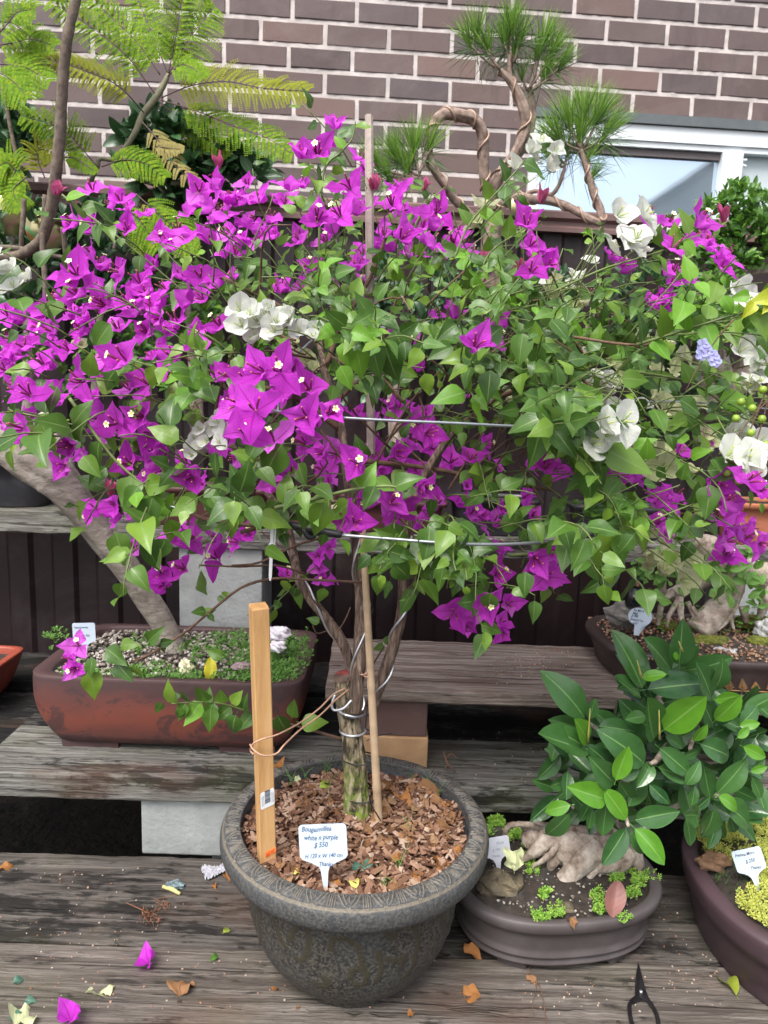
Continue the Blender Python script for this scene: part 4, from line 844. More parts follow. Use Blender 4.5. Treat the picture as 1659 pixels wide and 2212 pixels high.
meta(mb.build('bark_mulch', CHIP, smooth=False), 'loose brown bark chips filling the top of the big round pot', 'mulch', kind='stuff')

def make_leaf(p, d_, n_, L, wf, mat, name, label, cat, group=None, fold=.4, curl=.5, wave=.25, seed=None, base=None, nc=6, ns=9):
    T = leaf_tpl(wf, ns + 3, fold, curl, wave, nr.uniform(-.6, .6), 0.12, nr.randint(9999) if seed is None else seed, nc)
    if 'dry' in name or 'bract' in name:
        q_ = T[0]; ph_ = nr.uniform(0, 6, 3); q_[:, 2] += .10 * np.sin(q_[:, 1] * 8 + q_[:, 0] * 7 + ph_[0]) + .07 * np.sin(q_[:, 0] * 15 + ph_[1] + q_[:, 1] * 5); q_[:, 0] += .07 * np.sin(q_[:, 1] * 11 + ph_[2])
    mb = MB(); R = frame(d_, n_); V = T[0] * L @ R.T + np.asarray(p); mb.add(V, T[1], T[2])
    return meta(mb.build(name, mat, base=tuple(V.mean(0))), label, cat, group)
DRY = mat_leaf('dry_brown_leaf', (0.18, 0.085, 0.038), (0.32, 0.17, 0.085), (0.16, 0.08, 0.04), 0.7, 0.15, c3=(0.45, 0.30, 0.18), spec=0.15, bstr=0.9)
DRYO = mat_leaf('dry_orange_leaf', (0.30, 0.115, 0.03), (0.44, 0.21, 0.075), (0.30, 0.12, 0.04), 0.7, 0.15, spec=0.15, bstr=0.9)
YELL = mat_leaf('yellow_fallen_leaf', (0.58, 0.54, 0.10), (0.68, 0.62, 0.16), (0.70, 0.66, 0.28), 0.5, 0.25)
LIME = mat_leaf('lime_fallen_leaf', (0.30, 0.42, 0.05), (0.36, 0.46, 0.07), (0.45, 0.52, 0.15), 0.5, 0.25)
TEAL = mat_leaf('dark_teal_leaf', (0.045, 0.11, 0.075), (0.06, 0.14, 0.10), (0.12, 0.22, 0.15), 0.5, 0.1)
def on_mulch(x, y, dz=.006): q = Z(x, y, MZ + .008); return np.array([q[0], q[1], mulch_z(q[0], q[1]) + dz])
lbl = {'d': ('dry_leaf', DRY), 'o': ('dry_leaf', DRYO), 'y': ('yellow_leaf', YELL), 'l': ('green_leaf', LIME), 't': ('green_leaf', TEAL), 'w': ('fallen_bract', BRACTC)}
for (x, y, dx, dy, L, k, wf, lab) in [
 (770,1915,-12,-34,.034,'y',w_ficus,'yellow fallen leaf at the front edge of the bark mulch'), (632,1885,28,-8,.018,'y',w_boug,'small yellow green leaf left of the white price label'),
 (735,1815,20,40,.030,'l',w_boug,'lime green leaf tucked behind the white price label'), (760,1868,18,6,.020,'t',w_boug,'dark teal leaf in the mulch right of the white label'), (800,1865,-14,14,.022,'t',w_boug,'bluish ivy leaf lying mid mulch, right of the teal leaf'),
 (845,1862,22,-10,.030,'o',w_bract,'orange star shaped dry leaf in the middle of the mulch'), (945,1870,18,-24,.036,'o',w_bract,'large ochre curled leaf near the right pot edge'), (985,1842,30,-26,.034,'o',w_ficus,'rust brown leaf leaning on the inner right pot wall'),
 (862,1720,20,30,.04,'o',w_bract,'crumpled orange brown leaf behind, right of the cane'), (905,1700,30,14,.042,'d',w_bract,'brown curled leaf in the heap right of the trunk'), (960,1740,14,-14,.026,'o',w_bract,'peach coloured dry leaf against the back right rim'), (930,1725,26,6,.034,'d',w_bract,'dull brown leaf left of the peach coloured one'),
 (612,1650,-20,-8,.03,'o',w_bract,'dry orange leaf at the back edge behind the stake'), (650,1660,14,-10,.03,'d',w_bract,'curled tan leaf at the back of the mulch'), (690,1700,24,-8,.034,'l',w_ficus,'folded lime leaf lying behind the white label'), (632,1672,18,22,.028,'w',w_bract,'pale cream bract near the stake at the back'),
 (560,1795,6,-30,.03,'d',w_bract,'brown leaf squeezed between stake and left pot wall'), (605,1880,-4,-30,.026,'d',w_ficus,'tan folded leaf standing right beside the stake foot'), (720,1900,10,6,.016,'o',w_bract,'tiny orange leaf at the foot of the white label'), (640,1745,26,-8,.028,'d',w_bract,'papery pale brown leaf in front of the trunk at left'),
 (840,1905,22,10,.022,'d',w_bract,'small rusty leaf at the front right of the mulch'), (890,1898,20,-4,.022,'o',w_bract,'little orange leaf close to the front right rim'), (540,1730,16,20,.028,'d',w_bract,'brown leaf at the far left inside the pot'), (800,1770,18,6,.026,'d',w_bract,'tan leaf scrap at the foot of the bamboo cane')]:
    nm, mt = lbl[k]; p = on_mulch(x, y); q = on_mulch(x + dx, y + dy)
    make_leaf(p, nrm(q - p) + np.array([0, 0, .25]), np.array([0, -.4, .9]) + rv(.4), L, wf, mt, nm, lab, 'leaf', 'leaves fallen on the mulch', curl=.55, wave=.45, fold=.35)
mb = MB()                                   # curled crisp litter pieces, one heap
for _ in range(70):
    a = nr.uniform(0, 6.28); r = .175 * sqrt(nr.rand()); x, y = PC[0] + r * cos(a), PC[1] + r * sin(a)
    if nr.rand() < .5: x, y = -0.03 + nr.uniform(.02, .17), 1.14 + nr.uniform(-.06, .12)
    if (x - PC[0]) ** 2 + (y - PC[1]) ** 2 > .176 ** 2: continue
    T = leaf_tpl(w_bract, 5, .6, nr.uniform(.5, 1.1), .5, nr.uniform(-1, 1), .05, nr.randint(999), 4)
    mb.tpl(T, (x, y, mulch_z(x, y) + .006), frame([nr.uniform(-1, 1), nr.uniform(-1, 1), .2], np.array([0, -.2, 1]) + rv(.6)), nr.uniform(.014, .028))
meta(mb.build('leaf_litter', DRY), 'crisp brown leaf litter scattered over the bark mulch in the pot', 'leaf litter', kind='stuff')
GRASS = mat_plain('grass_blade', (0.10, 0.22, 0.05), .5, .2)
mb = MB()
for (x, y, n) in [(605,1685,4),(612,1640,3),(668,1600,3),(690,1640,3),(905,1680,3),(935,1700,3),(965,1690,3),(860,1880,4),(810,1660,2),(715,1720,2),(880,1800,4),(830,1920,3),(980,1710,2)]:
    q = Z(x, y, MZ)
    if (q[0] - PC[0]) ** 2 + (q[1] - PC[1]) ** 2 > .185 ** 2: q[:2] = PC[:2] + (q[:2] - PC[:2]) * .182 / np.hypot(*(q[:2] - PC[:2]))
    for _ in range(n): mb.tube([q, q + rv(.006) + [0, 0, .015], q + rv(.018) + [0, 0, nr.uniform(.02, .04)]], [.0008, .0007, .0002], 4, 0, 3)
meta(mb.build('grass', GRASS), 'thin green grass blades sprouting through the bark mulch', 'grass', kind='stuff')

# timber stake
t = NT('fresh_sawn_timber'); v = t.map((60, 60, 5)); n_ = t.noise(v, 1, 6, .6, .6); n2 = t.noise(t.map((9, 9, 3)), 1, 3)
c = t.ramp(n_, [(.3, (.40, .205, .075)), (.5, (.56, .31, .12)), (.7, (.66, .41, .19))]); c = t.mix(t.math('MULTIPLY', n2, .35), c, (.70, .44, .20))
sepz = t.n('SeparateXYZ'); t.l(t.map(), sepz.inputs[0])
kn = t.ramp(t.noise(t.map((75, 75, 24)), 1, 3, .6, .5), [(.70, (0, 0, 0)), (.74, (1, 1, 1))])
inb = t.math('MULTIPLY', t.math('GREATER_THAN', sepz.outputs[2], .27), t.math('LESS_THAN', sepz.outputs[2], .345))
c = t.mix(t.math('MULTIPLY', kn, inb), c, (.03, .02, .014)); TIM = t.set(c, .65, t.bump(n_, .4, .003))
sb = Z(577, 1872, .225); stp = P(559, 1308, .985); sa = nrm(stp - sb); SL_ = np.linalg.norm(stp - sb)
stake = thing('wooden_stake', sb, 'square new orange timber stake in the front left of the pot, with barcode sticker', 'stake')
yw_ = radians(23); fx = np.array([cos(yw_), sin(yw_), 0]); fx = nrm(fx - sa * (fx @ sa)); fy = np.cross(sa, fx); RS = np.stack([fx, fy, sa], 1)
mb = MB(); hw = .0127; V = []
for z, k in ((0, 1), (SL_ - .002, 1), (SL_, .93)):
    nseg = 1
    for (a, b) in ((-1, -.88), (-.88, -1), (.88, -1), (1, -.88), (1, .88), (.88, 1), (-.88, 1), (-1, .88)): V.append(sb + RS @ np.array([a * hw * k, b * hw * k, z]))
mb.add(V, [(i * 8 + j, i * 8 + (j + 1) % 8, i * 8 + 8 + (j + 1) % 8, i * 8 + 8 + j) for i in (0, 1) for j in range(8)] + [tuple(16 + j for j in range(8))]); 
mb.build('post', TIM, stake, smooth=False)
STK = mat_plain('white_paper', (.78, .80, .82), .5, .03); INK = mat_plain('dark_ink', (.035, .045, .07), .5, .1); INKB = mat_plain('blue_ink', (.06, .10, .20), .5, .1); INKG = mat_plain('faded_grey_ink', (.30, .31, .38), .5, .1); ORS = mat_plain('orange_sticker', (.90, .22, .05), .5, .05); REDI = mat_plain('red_ink', (.55, .06, .02), .5, .1)
def rrect(w, h, r, n=4, sk=0.0):
    pts = []
    for (cx, cy, a0) in ((w / 2 - r, h / 2 - r, 0), (-w / 2 + r, h / 2 - r, 90), (-w / 2 + r, -h / 2 + r, 180), (w / 2 - r, -h / 2 + r, 270)):
        for i in range(n + 1):
            a = radians(a0 + 90 * i / n); x = cx + r * cos(a); pts.append((x, cy + r * sin(a) + sk * x))
    return pts
def stake_z(ypx): return float(np.interp(ypx, [1308, 1872], [SL_, 0]))
RSt = np.stack([fx, sa, -fy], 1)
zc = stake_z(1703); o = sb + sa * zc - fy * (hw + .0006) + fx * .001
mb = MB(); mb.poly(rrect(.0215, .029, .003, 4, .25), .0004, o, RSt); st1 = mb.build('barcode_sticker', STK, stake, smooth=False)
mb = MB(); yv = -.008
for i in range(22):
    h = nr.choice([.0003, .0005, .0008]); mb.poly([(-.004, yv - .0000), (.0045, yv + .0021), (.0045, yv + h + .0021), (-.004, yv + h)], .0001, o - fy * .00035, RSt); yv += h + nr.choice([.0003, .0006])
for xx in (-.0085, -.0062, .0065, .0085):
    for i in range(11): mb.poly([(xx, -.009 + i * .0016 + xx * .25), (xx + .0008, -.009 + i * .0016 + xx * .25), (xx + .0008, -.0082 + i * .0016 + xx * .25), (xx, -.0082 + i * .0016 + xx * .25)], .0001, o - fy * .00035, RSt)
mb.build('printed_bars', INK, st1, smooth=False)

def text_mesh(mb, s, size, o, R, shear=.25, mat=0, bold=.0, xs=.8):
    cu = bpy.data.curves.new('tmp', 'FONT'); cu.body = s; cu.size = size; cu.shear = shear; cu.offset = bold; cu.resolution_u = 2
    ob = bpy.data.objects.new('tmp', cu); scene.collection.objects.link(ob); bpy.context.view_layer.update()
    me = ob.to_mesh(); V = np.array([v_.co for v_ in me.vertices]); F = [tuple(p_.vertices) for p_ in me.polygons]; ob.to_mesh_clear()
    bpy.data.objects.remove(ob); bpy.data.curves.remove(cu)
    if len(V): V[:, 0] *= xs; V[:, 1] += .06 * size * np.sin(V[:, 0] / size * 2.1 + len(s)); mb.add(V @ R.T + np.asarray(o), F, mat=mat)
zc = stake_z(1826); o = sb + sa * zc - fy * (hw + .0006) + fx * .0035
mb = MB(); mb.poly(rrect(.0175, .0095, .0012, 3, .32), .0004, o, RSt); st2 = mb.build('price_sticker', ORS, stake, smooth=False)
mb = MB(); RT2 = np.stack([nrm(fx + sa * .32), sa, -fy], 1); text_mesh(mb, '$3.15', .0072, o - fy * .0005 - fx * .0072 - sa * .0055, RT2, 0, bold=.0001); mb.build('price', REDI, st2, smooth=False)

def plant_label(tip, up, right, W, Hh, lines, ink, label, round_=False, stemw=.011, bold=.00012, mat=None, headf=.56):
    upn = nrm(up); rt = nrm(np.asarray(right) - upn * (np.asarray(right) @ upn)); nm_ = np.cross(rt, upn); R = np.stack([rt, upn, nm_], 1)
    th_ = thing('plant_label', tip, label, 'label', 'plant price labels')
    h0 = Hh * (1 - headf); pts = []
    if round_:
        rr = Hh * headf / 2; cy = Hh - rr
        for i in range(13): a = radians(-90 + 180 * i / 12); pts.append((W / 2 - rr + rr * cos(a), cy + rr * sin(a)))
        for i in range(13): a = radians(90 + 180 * i / 12); pts.append((-W / 2 + rr + rr * cos(a), cy + rr * sin(a)))
        pts = [(stemw / 2, h0 + .0015)] + pts + [(-stemw / 2, h0 + .0015), (-stemw * .32, 0), (stemw * .32, 0)]
    else:
        r = W * .08
        for (cx, cy, a0) in ((W / 2 - r, Hh - r, 0), (-W / 2 + r, Hh - r, 90)):
            for i in range(5): a = radians(a0 + 22.5 * i); pts.append((cx + r * cos(a), cy + r * sin(a)))
        q = [(-W / 2, h0 + W * .14), (-W / 2 + W * .05, h0 + W * .07), (-W * .28, h0 - W * .0), (-stemw * .72, h0 - W * .09), (-stemw * .5, h0 - W * .2), (-stemw * .28, .006), (0, 0)]
        pts += q + [(-a, b) for a, b in q[-2::-1]]
    mb = MB(); mb.poly(pts, .0009, tip, R); mb.build('tag', mat or LABW, th_, smooth=False)
    mb = MB()
    for (s, x, y, sz) in lines: text_mesh(mb, s, sz * W, np.asarray(tip) + R @ np.array([x * W, h0 + y * Hh * headf, .0008]), R, .3, bold=bold)
    mb.build('handwriting', ink, th_, smooth=False); return th_
LABW = mat_plain('white_plastic_label', (.52, .61, .70), .4, .03, 20, 0)
tip = on_mulch(704, 1916, -.004); top_ = P(696, 1783, tip[1] + .012)
plant_label(tip, top_ - tip, P(745, 1780, tip[1]) - P(655, 1790, tip[1]), .0715, np.linalg.norm(top_ - tip) * 1.02,
 [('Bougainvillea', -.44, .82, .150), ('white n purple', -.40, .60, .150), ('$ 550', -.20, .40, .155), ('H 120 x W 140 cm', -.40, .13, .125), ('Thanks', -.12, -.10, .13)], INKB, 'white T shaped price label in the big pot reading $550 in blue handwriting')

# bamboo cane and thin stick
BAM = mat_plain('pale_bamboo', (.50, .36, .23), .5, .22, 26, .2); STICK = mat_plain('weathered_pale_stick', (.46, .38, .33), .8, .2, 40, .6)
cane = thing('bamboo_cane', on_mulch(819, 1768), 'pale bamboo cane tied along the right side of the trunk', 'cane')
mb = MB(); c0, c1 = on_mulch(819, 1769, -.01), P(783, 1135, 1.10); pts = []; rad = []; nodes = (1645, 1597, 1455, 1300)
for yy in range(1769, 1130, -8):
    f_ = (1769 - yy) / (1769 - 1135.); pts.append(c0 + (c1 - c0) * f_); r = .0075 - .0022 * f_
    for nd in (1680, 1573, 1455, 1290, 1200): r += .0011 * math.exp(-((yy - nd) / 5.0) ** 2)
    rad.append(r)
mb.tube(pts, rad, 14, 0, 1); mb.build('culm', BAM, cane)
a, b = P(797, 249, 1.36), P(801, 980, 1.36); mb = MB(); mb.tube([a, (a + b) / 2, b], [.0075, .008, .008], 6, 0, 5, knob=.05)
meta(mb.build('garden_stick', STICK, base=tuple(b), smooth=False), 'thin pale weathered stick rising above the crown in front of the bricks', 'stick')

# wires and ties
GALV = mat_plain('galvanised_wire', (.36, .39, .42), .35, .12, 60, .05, metal=.6); ALU = mat_plain('silver_aluminium_wire', (.66, .68, .72), .28, .06, 60, 0, metal=.75)
BLK = mat_plain('black_plastic', (.012, .012, .014), .35, .2, 60, .2); BEI = mat_plain('beige_coated_wire', (.46, .27, .18), .45, .12, 60, .1); NYL = mat_plain('white_nylon', (.66, .66, .68), .4, .05, 60, 0)
def wire(name, pts, r, mat, label, cat, group=None, n=8, sm=6):
    mb = MB(); pp = [P(*q) if len(q) == 3 and q[0] > 3 else np.array(q) for q in pts]; mb.tube(pp, r, n, 0, sm)
    return meta(mb.build(name, mat, base=tuple(np.mean(pp, 0))), label, cat, group)
GW = 'training wires on the tree'
wire('training_wire', [(735,1156,1.0),(830,1163,.99),(960,1173,.98),(1060,1176,1.0),(1160,1172,1.04),(1235,1162,1.08),(1290,1145,1.16),(1300,1120,1.26)], .0023, GALV, 'lowest thick grey wire hoop under the crown, joined with black tape', 'wire', GW)
wire('training_wire', [(560,880,1.06),(620,892,1.02),(685,899,.99),(840,908,.98),(980,914,.99),(1134,921,1.02),(1225,915,1.07),(1300,905,1.15)], .0021, GALV, 'middle grey wire hoop crossing in front of the trunk', 'wire', GW)
wire('training_wire', [(560,700,1.25),(640,694,1.2),(740,696,1.18),(860,712,1.2),(960,722,1.25)], .0018, GALV, 'highest grey wire, half hidden near the top leaves', 'wire', GW)
wire('training_wire', [(395,865,1.1),(402,900,1.1),(425,940,1.1),(450,975,1.1)], .002, GALV, 'short slanting wire at left below the magenta mass', 'wire', GW)
wire('training_wire', [(240,1015,1.08),(262,1045,1.06),(310,1075,1.04),(360,1092,1.04),(410,1104,1.04)], .0022, GALV, 'curved pale wire under the left flowers before the leaning trunk', 'wire', GW)
wire('training_wire', [(690,720,1.25),(640,770,1.15),(610,830,1.1),(600,890,1.06)], .0019, GALV, 'slanting grey wire between white flowers and the front cluster', 'wire', GW)
wire('training_wire', [(1330,870,1.2),(1480,868,1.2),(1600,880,1.25),(1700,884,1.3)], .0014, GALV, 'thin wire at right passing behind cream bracts', 'wire', GW)
mb = MB(); tp = [P(592, 1128, 1.005), P(640, 1137, 1.0), P(690, 1148, .998), P(737, 1156, .998)]
mb.tube(tp, [.0042, .0062, .0072, .0048], 10, 0, 6, knob=.07); mb.tube([P(655, 1142, .997), P(668, 1160, .995), P(682, 1158, .996)], [.004, .005, .003], 7, 0, 3, knob=.1)
meta(mb.build('black_tape', BLK, base=tuple(tp[1])), 'black electrical tape wrapped where the lowest wire meets a branch', 'tape')
ct = thing('cable_tie', P(586, 1150, .99), 'white nylon cable tie hanging down from the left branch', 'cable tie')
mb = MB(); o = P(586, 1195, .985); u_ = nrm(P(588, 1135, .985) - P(583, 1255, .985)); R = np.stack([[1, 0, 0], u_, np.cross([1, 0, 0], u_)], 1)
hh = np.linalg.norm(P(588, 1135, .985) - P(583, 1255, .985)) / 2; mb.poly([(-.0022, -hh + .006), (-.0008, -hh), (.0008, -hh), (.0022, -hh + .006), (.0024, hh), (-.0024, hh)], .0012, o, R)
mb.poly([(.0026, 0), (.0036, hh), (.0056, hh), (.005, 0)], .0012, o, R); mb.build('strap', NYL, ct, smooth=False)
mb = MB(); mb.box(P(586, 1178, .984), (.0065, .005, .0075), R); mb.build('head', NYL, ct, smooth=False)
def wrap(stem, y0, y1, turns, off, r, ph, label):
    pp = catmull([P(*q) for q in stem[0]], 10); rr = np.interp(np.linspace(0, 1, len(pp)), np.linspace(0, 1, len(stem[1])), stem[1]); ys = np.array([proj(q)[1] for q in pp])
    sel = [i for i in range(len(pp)) if y1 <= ys[i] <= y0]; out = []
    for j, i in enumerate(sel):
        T = nrm(pp[min(i + 1, len(pp) - 1)] - pp[max(i - 1, 0)]); a = nrm(np.cross(T, [0, 1, 0])); b = np.cross(T, a); w = ph + 2 * pi * turns * j / len(sel)
        out.append(pp[i] + (rr[i] + off) * (cos(w) * a + sin(w) * b))
    mb = MB(); mb.tube(out, r, 8, 0, 3); meta(mb.build('aluminium_wire', ALU, base=tuple(out[0])), label, 'wire', 'aluminium wires wound round the stems')
wrap(stems[0], 1530, 1130, 2.2, .0015, .0019, 2.4, 'aluminium wire spiralling up the middle stem'); wrap(stems[1], 1450, 1180, 1.4, .0015, .0019, 3.6, 'aluminium wire spiralling up the left stem'); wrap(stems[2], 1500, 1150, 2.3, .0015, .0019, 1.0, 'aluminium wire spiralling up the right stem')
def loop(cy, ry, rx, tilt, r, mat, name, label, cat, group=None, cx=None, open_=0.0, yy=0.0):
    c = P(cx, cy, TY + yy); out = [c + np.array([rx * cos(w), ry * sin(w), tilt * cos(w)]) for w in np.linspace(0 + open_, 2 * pi - open_, 26)]
    mb = MB(); mb.tube(out, r, 7, 0, 2); return meta(mb.build(name, mat, base=tuple(c)), label, cat, group)
AW = 'aluminium wires wound round the stems'
loop(1535, .0215, .023, -.004, .0024, ALU, 'aluminium_wire', 'upper aluminium ring round the thick trunk below the stub', 'wire', AW, cx=758); loop(1578, .0205, .0215, .000, .0022, ALU, 'aluminium_wire', 'lower aluminium ring round the thick trunk', 'wire', AW, cx=762)
mb = MB(); mb.tube([P(760, 1512, TY - .024), P(742, 1530, TY - .028), P(722, 1534, TY - .026), P(717, 1522, TY - .024), P(724, 1500, TY - .02)], .0023, 8, 0, 5); meta(mb.build('aluminium_wire', ALU, base=tuple(P(735, 1525, TY))), 'bent loose end of aluminium wire left of the stub', 'wire', AW)
BT = 'black ties round trunk and cane'
loop(1538, .024, .0285, .006, .0012, BLK, 'black_tie', 'top black wire tie holding trunk and cane together', 'tie', BT, cx=771); loop(1638, .0235, .0295, .000, .0013, BLK, 'black_tie', 'middle black wire tie round trunk and cane', 'tie', BT, cx=778); loop(1718, .0245, .029, .002, .0013, BLK, 'black_tie', 'bottom black wire tie on the mossy trunk base', 'tie', BT, cx=783)
wire('black_tie', [(797,1716,TY-.03),(803,1740,TY-.03),(822,1772,TY-.025)], .0011, BLK, 'loose end of the bottom black tie lying on the mulch', 'tie', BT); wire('black_tie', [(792,1600,TY-.015),(815,1590,TY-.01),(846,1584,TY)], .0009, BLK, 'loose black wire end sticking out right of the cane', 'tie', BT)
wire('beige_tie', [(745,1487,TY-.02),(720,1500,TY-.03),(690,1530,1.09),(650,1560,1.06),(610,1582,1.0),(590,1590,.985),(568,1596,.975),(548,1606,.978),(541,1620,.99),(548,1630,.985)], .0014, BEI, 'beige coated wire tying the stake to the trunk, upper strand', 'tie', 'beige wire ties')
wire('beige_tie', [(752,1490,TY-.015),(725,1512,TY-.03),(690,1546,1.085),(650,1575,1.05),(615,1608,1.0),(597,1628,.984),(570,1632,.972),(550,1622,.974),(540,1608,.984)], .0014, BEI, 'beige coated wire tying the stake to the trunk, lower strand', 'tie', 'beige wire ties')
wire('beige_tie', [(778,1452,TY-.02),(790,1462,TY-.035),(805,1460,TY-.03),(815,1457,TY-.01)], .0013, BEI, 'beige wire knotted round the cane at stub height', 'tie', 'beige wire ties')
wire('beige_tie', [(812,1452,TY-.01),(800,1448,TY-.03),(785,1458,TY-.036),(776,1456,TY-.02)], .0011, BEI, 'second turn of beige wire round the cane at stub height', 'tie', 'beige wire ties')

# ------------------------------------------------------------------ small plants, pebbles
GC1 = mat_leaf('bright_sedum', (.13, .30, .035), (.24, .46, .06), (.3, .5, .1), .5, .25, c3=(.40, .52, .09)); GC2 = mat_leaf('mid_green_groundcover', (.075, .19, .035), (.14, .29, .05), (.2, .35, .1), .5, .25); GC3 = mat_leaf('yellow_sedum', (.38, .42, .06), (.52, .52, .11), (.5, .5, .2), .5, .25, c3=(.26, .40, .05)); MOSS = mat_leaf('dark_moss_blades', (.035, .08, .018), (.085, .15, .03), (.1, .17, .05), .7, .2)
PEB = island_mat('mixed_gravel', [(0, (.10, .085, .07)), (.35, (.26, .22, .18)), (.7, (.42, .38, .33)), (1, (.62, .60, .56))], .8, .3, 60); PEBO = island_mat('orange_brown_grit', [(0, (.16, .08, .045)), (.5, (.36, .20, .12)), (1, (.52, .36, .25))], .8, .3, 60)
SOIL = mat_plain('dark_potting_soil', (.035, .026, .02), .95, .5, 60, 1.0)
def pebble(mb, p, s, mat=0):
    V = np.array([(1, 0, 0), (-1, 0, 0), (0, 1, 0), (0, -1, 0), (0, 0, 1), (0, 0, -1), (.6, .6, .5), (-.6, .6, .5), (.6, -.6, .5), (-.6, -.6, .5)], float) * s * nr.uniform(.7, 1.25, 3) * nr.uniform(.85, 1.15, (10, 3))
    a = nr.uniform(0, 6); R = np.array([[cos(a), -sin(a), 0], [sin(a), cos(a), 0], [0, 0, 1]])
    mb.add(V @ R.T + p, [(0, 6, 8), (6, 0, 2), (6, 2, 7), (6, 7, 4), (6, 4, 8), (8, 4, 9), (7, 9, 4), (7, 2, 1), (7, 1, 9), (9, 1, 3), (8, 9, 3), (8, 3, 0), (0, 5, 2), (2, 5, 1), (1, 5, 3), (3, 5, 0)], mat=mat)
def tuft(mb, p, h, n=12, L=.007, sp=.5):
    ns = max(1, n // 9); TP = SL
    for s_ in range(ns):
        d_ = nrm([nr.uniform(-sp, sp), nr.uniform(-sp, sp), 1]); hh = h * nr.uniform(.5, 1.1)
        for k in range(9):
            f_ = .3 + .7 * k / 8; a = k * 2.4; rad = np.array([cos(a), sin(a), 0]); ld = nrm(rad * (1.1 - .6 * f_) + d_ * (.3 + .7 * f_))
            mb.tpl(TP[nr.randint(3)], np.asarray(p) + d_ * hh * f_ + rad * .001, frame(ld, d_ - rad * .4 * f_ + [0, -.3, 0]), L * nr.uniform(.7, 1.15) * (1.15 - .4 * f_))
def in_area(area, zf, n):
    out = []
    for _ in range(n):
        a = nr.uniform(0, 6.283); r = sqrt(nr.rand()); out.append((area[0] + area[2] * r * cos(a), area[1] + area[3] * r * sin(a), zf))
    return out
def rock(name, c, s, mat, label, seed=1, cat='rock', rough=.18, flat=1.0):
    r = np.random.RandomState(seed); ph = r.uniform(0, 6, 9); mb = MB(); nu, nv = 22, 12; V = []
    for i in range(nv + 1):
        for j in range(nu):
            th_, ph_ = pi * i / nv, 2 * pi * j / nu; d_ = np.array([sin(th_) * cos(ph_), sin(th_) * sin(ph_), cos(th_)])
            k = 1 + rough * (sin(3 * d_[0] * 2 + ph[0]) * cos(4 * d_[1] + ph[1]) + .6 * sin(7 * d_[2] + ph[2] + 5 * d_[0]) + .35 * r.uniform(-1, 1))
            V.append(np.asarray(c) + d_ * k * s)
    mb.add(V, ringf(nv + 1, nu)); return meta(mb.build(name, mat, base=tuple(c), smooth=False), label, cat)
def droot(mb, pts, rad, n=10, knob=.08): mb.tube([P(*q) for q in pts], rad, n, 0, 5, knob=knob)
t = NT('pale_grey_bark'); v = t.map((30, 30, 30)); n1 = t.noise(v, 1, 6, .65); n2 = t.noise(t.map((160, 160, 60)), 1, 4)
c = t.ramp(n1, [(.34, (.13, .092, .065)), (.48, (.34, .275, .22)), (.66, (.56, .50, .43))]); t_gb = None; GBARK = t.set(c, .85, t.bump(t.math('ADD', n1, n2), .7, .006))
t = NT('mottled_tan_grey_bark'); v = t.map((14, 14, 30)); n1 = t.noise(v, 1, 7, .7, .4)
c = t.ramp(n1, [(.3, (.11, .095, .078)), (.48, (.22, .19, .155)), (.68, (.38, .345, .30))]); c = t.mix(t.ramp(t.noise(t.map((50, 50, 50)), 1, 3), [(.62, (0, 0, 0)), (.7, (.5, .5, .5))]), c, (.08, .07, .055)); TBARK = t.set(c, .85, t.bump(n1, .7, .01))

# ------------------------------------------------------------------ red brown rectangular tray at left with the leaning tree
t = NT('red_brown_unglazed_clay'); v = t.map(); s3 = t.n('SeparateXYZ'); t.l(v, s3.inputs[0]); nz = t.noise(t.map((6, 6, 16)), 1, 6, .6, .8)
band_ = t.math('SUBTRACT', 1.0, t.math('MULTIPLY', t.math('ABSOLUTE', t.math('SUBTRACT', s3.outputs[2], .078)), 16.0))
red = t.ramp(t.math('ADD', t.math('MULTIPLY', band_, .55), t.math('MULTIPLY', nz, .8)), [(.30, (.070, .038, .038)), (.62, (.130, .046, .038)), (.88, (.19, .055, .038))])
blk = t.ramp(t.noise(t.map((7, 7, 11)), 1, 5, .7, 1.6), [(.53, (0, 0, 0)), (.60, (.75, .75, .75))]); c = t.mix(blk, red, (.055, .032, .034)); CLAY = t.set(c, .55, t.bump(t.noise(v, 80, 4), .15, .002), spec=.4)
TZ, TT = .176, .352; tc = np.array([-.462, 1.635, TZ])
tray = thing('bonsai_tray', tc, 'long red brown rectangular bonsai pot on the low bench at left', 'bonsai pot')
def rect_pot(th_, c, hx, hy, h, t_in, foot, mat, flare=.84, bulge=.03, power=9, nseg=72, lip=.012):
    mb = MB(); prof = []
    for z in np.linspace(foot, h - .012, 9):
        f_ = (z - foot) / (h - foot); prof.append((flare + (1 - flare) * f_ ** .8 + bulge * sin(pi * f_), z))
    prof += [(1.0, h - .008), (1.0, h - .001), (.995, h)]
    inn_ = 1 - t_in / hy; prof += [(inn_ + .01, h), (inn_, h - .004), (inn_ - .01, h - .03)]
    mb.lathe([(0.0, foot)] + [(flare * .98, foot)] + prof, c, nseg * 2, 0, hx, hy, power=power); mb.build('body', mat, th_)
rect_pot(tray, tc, .300, .186, TT - TZ, .022, .016, CLAY, .86, .045, 10)
for sx in (-1, 1):
    for sy in (-1, 1):
        mb = MB(); mb.box(tc + np.array([sx * .175, sy * .125, .0085]), (.125, .055, .017), j=.001); o = mb.build('foot', CLAY, tray, smooth=False)
SZ = TT - .022
mb = MB(); g = 26; V = []
for j in range(g + 1):
    for i in range(g + 1):
        x, y = -1 + 2 * i / g, -1 + 2 * j / g; V.append((tc[0] + x * .270, tc[1] + y * .160, SZ + .014 * (1 - x * x) * (1 - y * y) + nr.uniform(-.003, .003)))
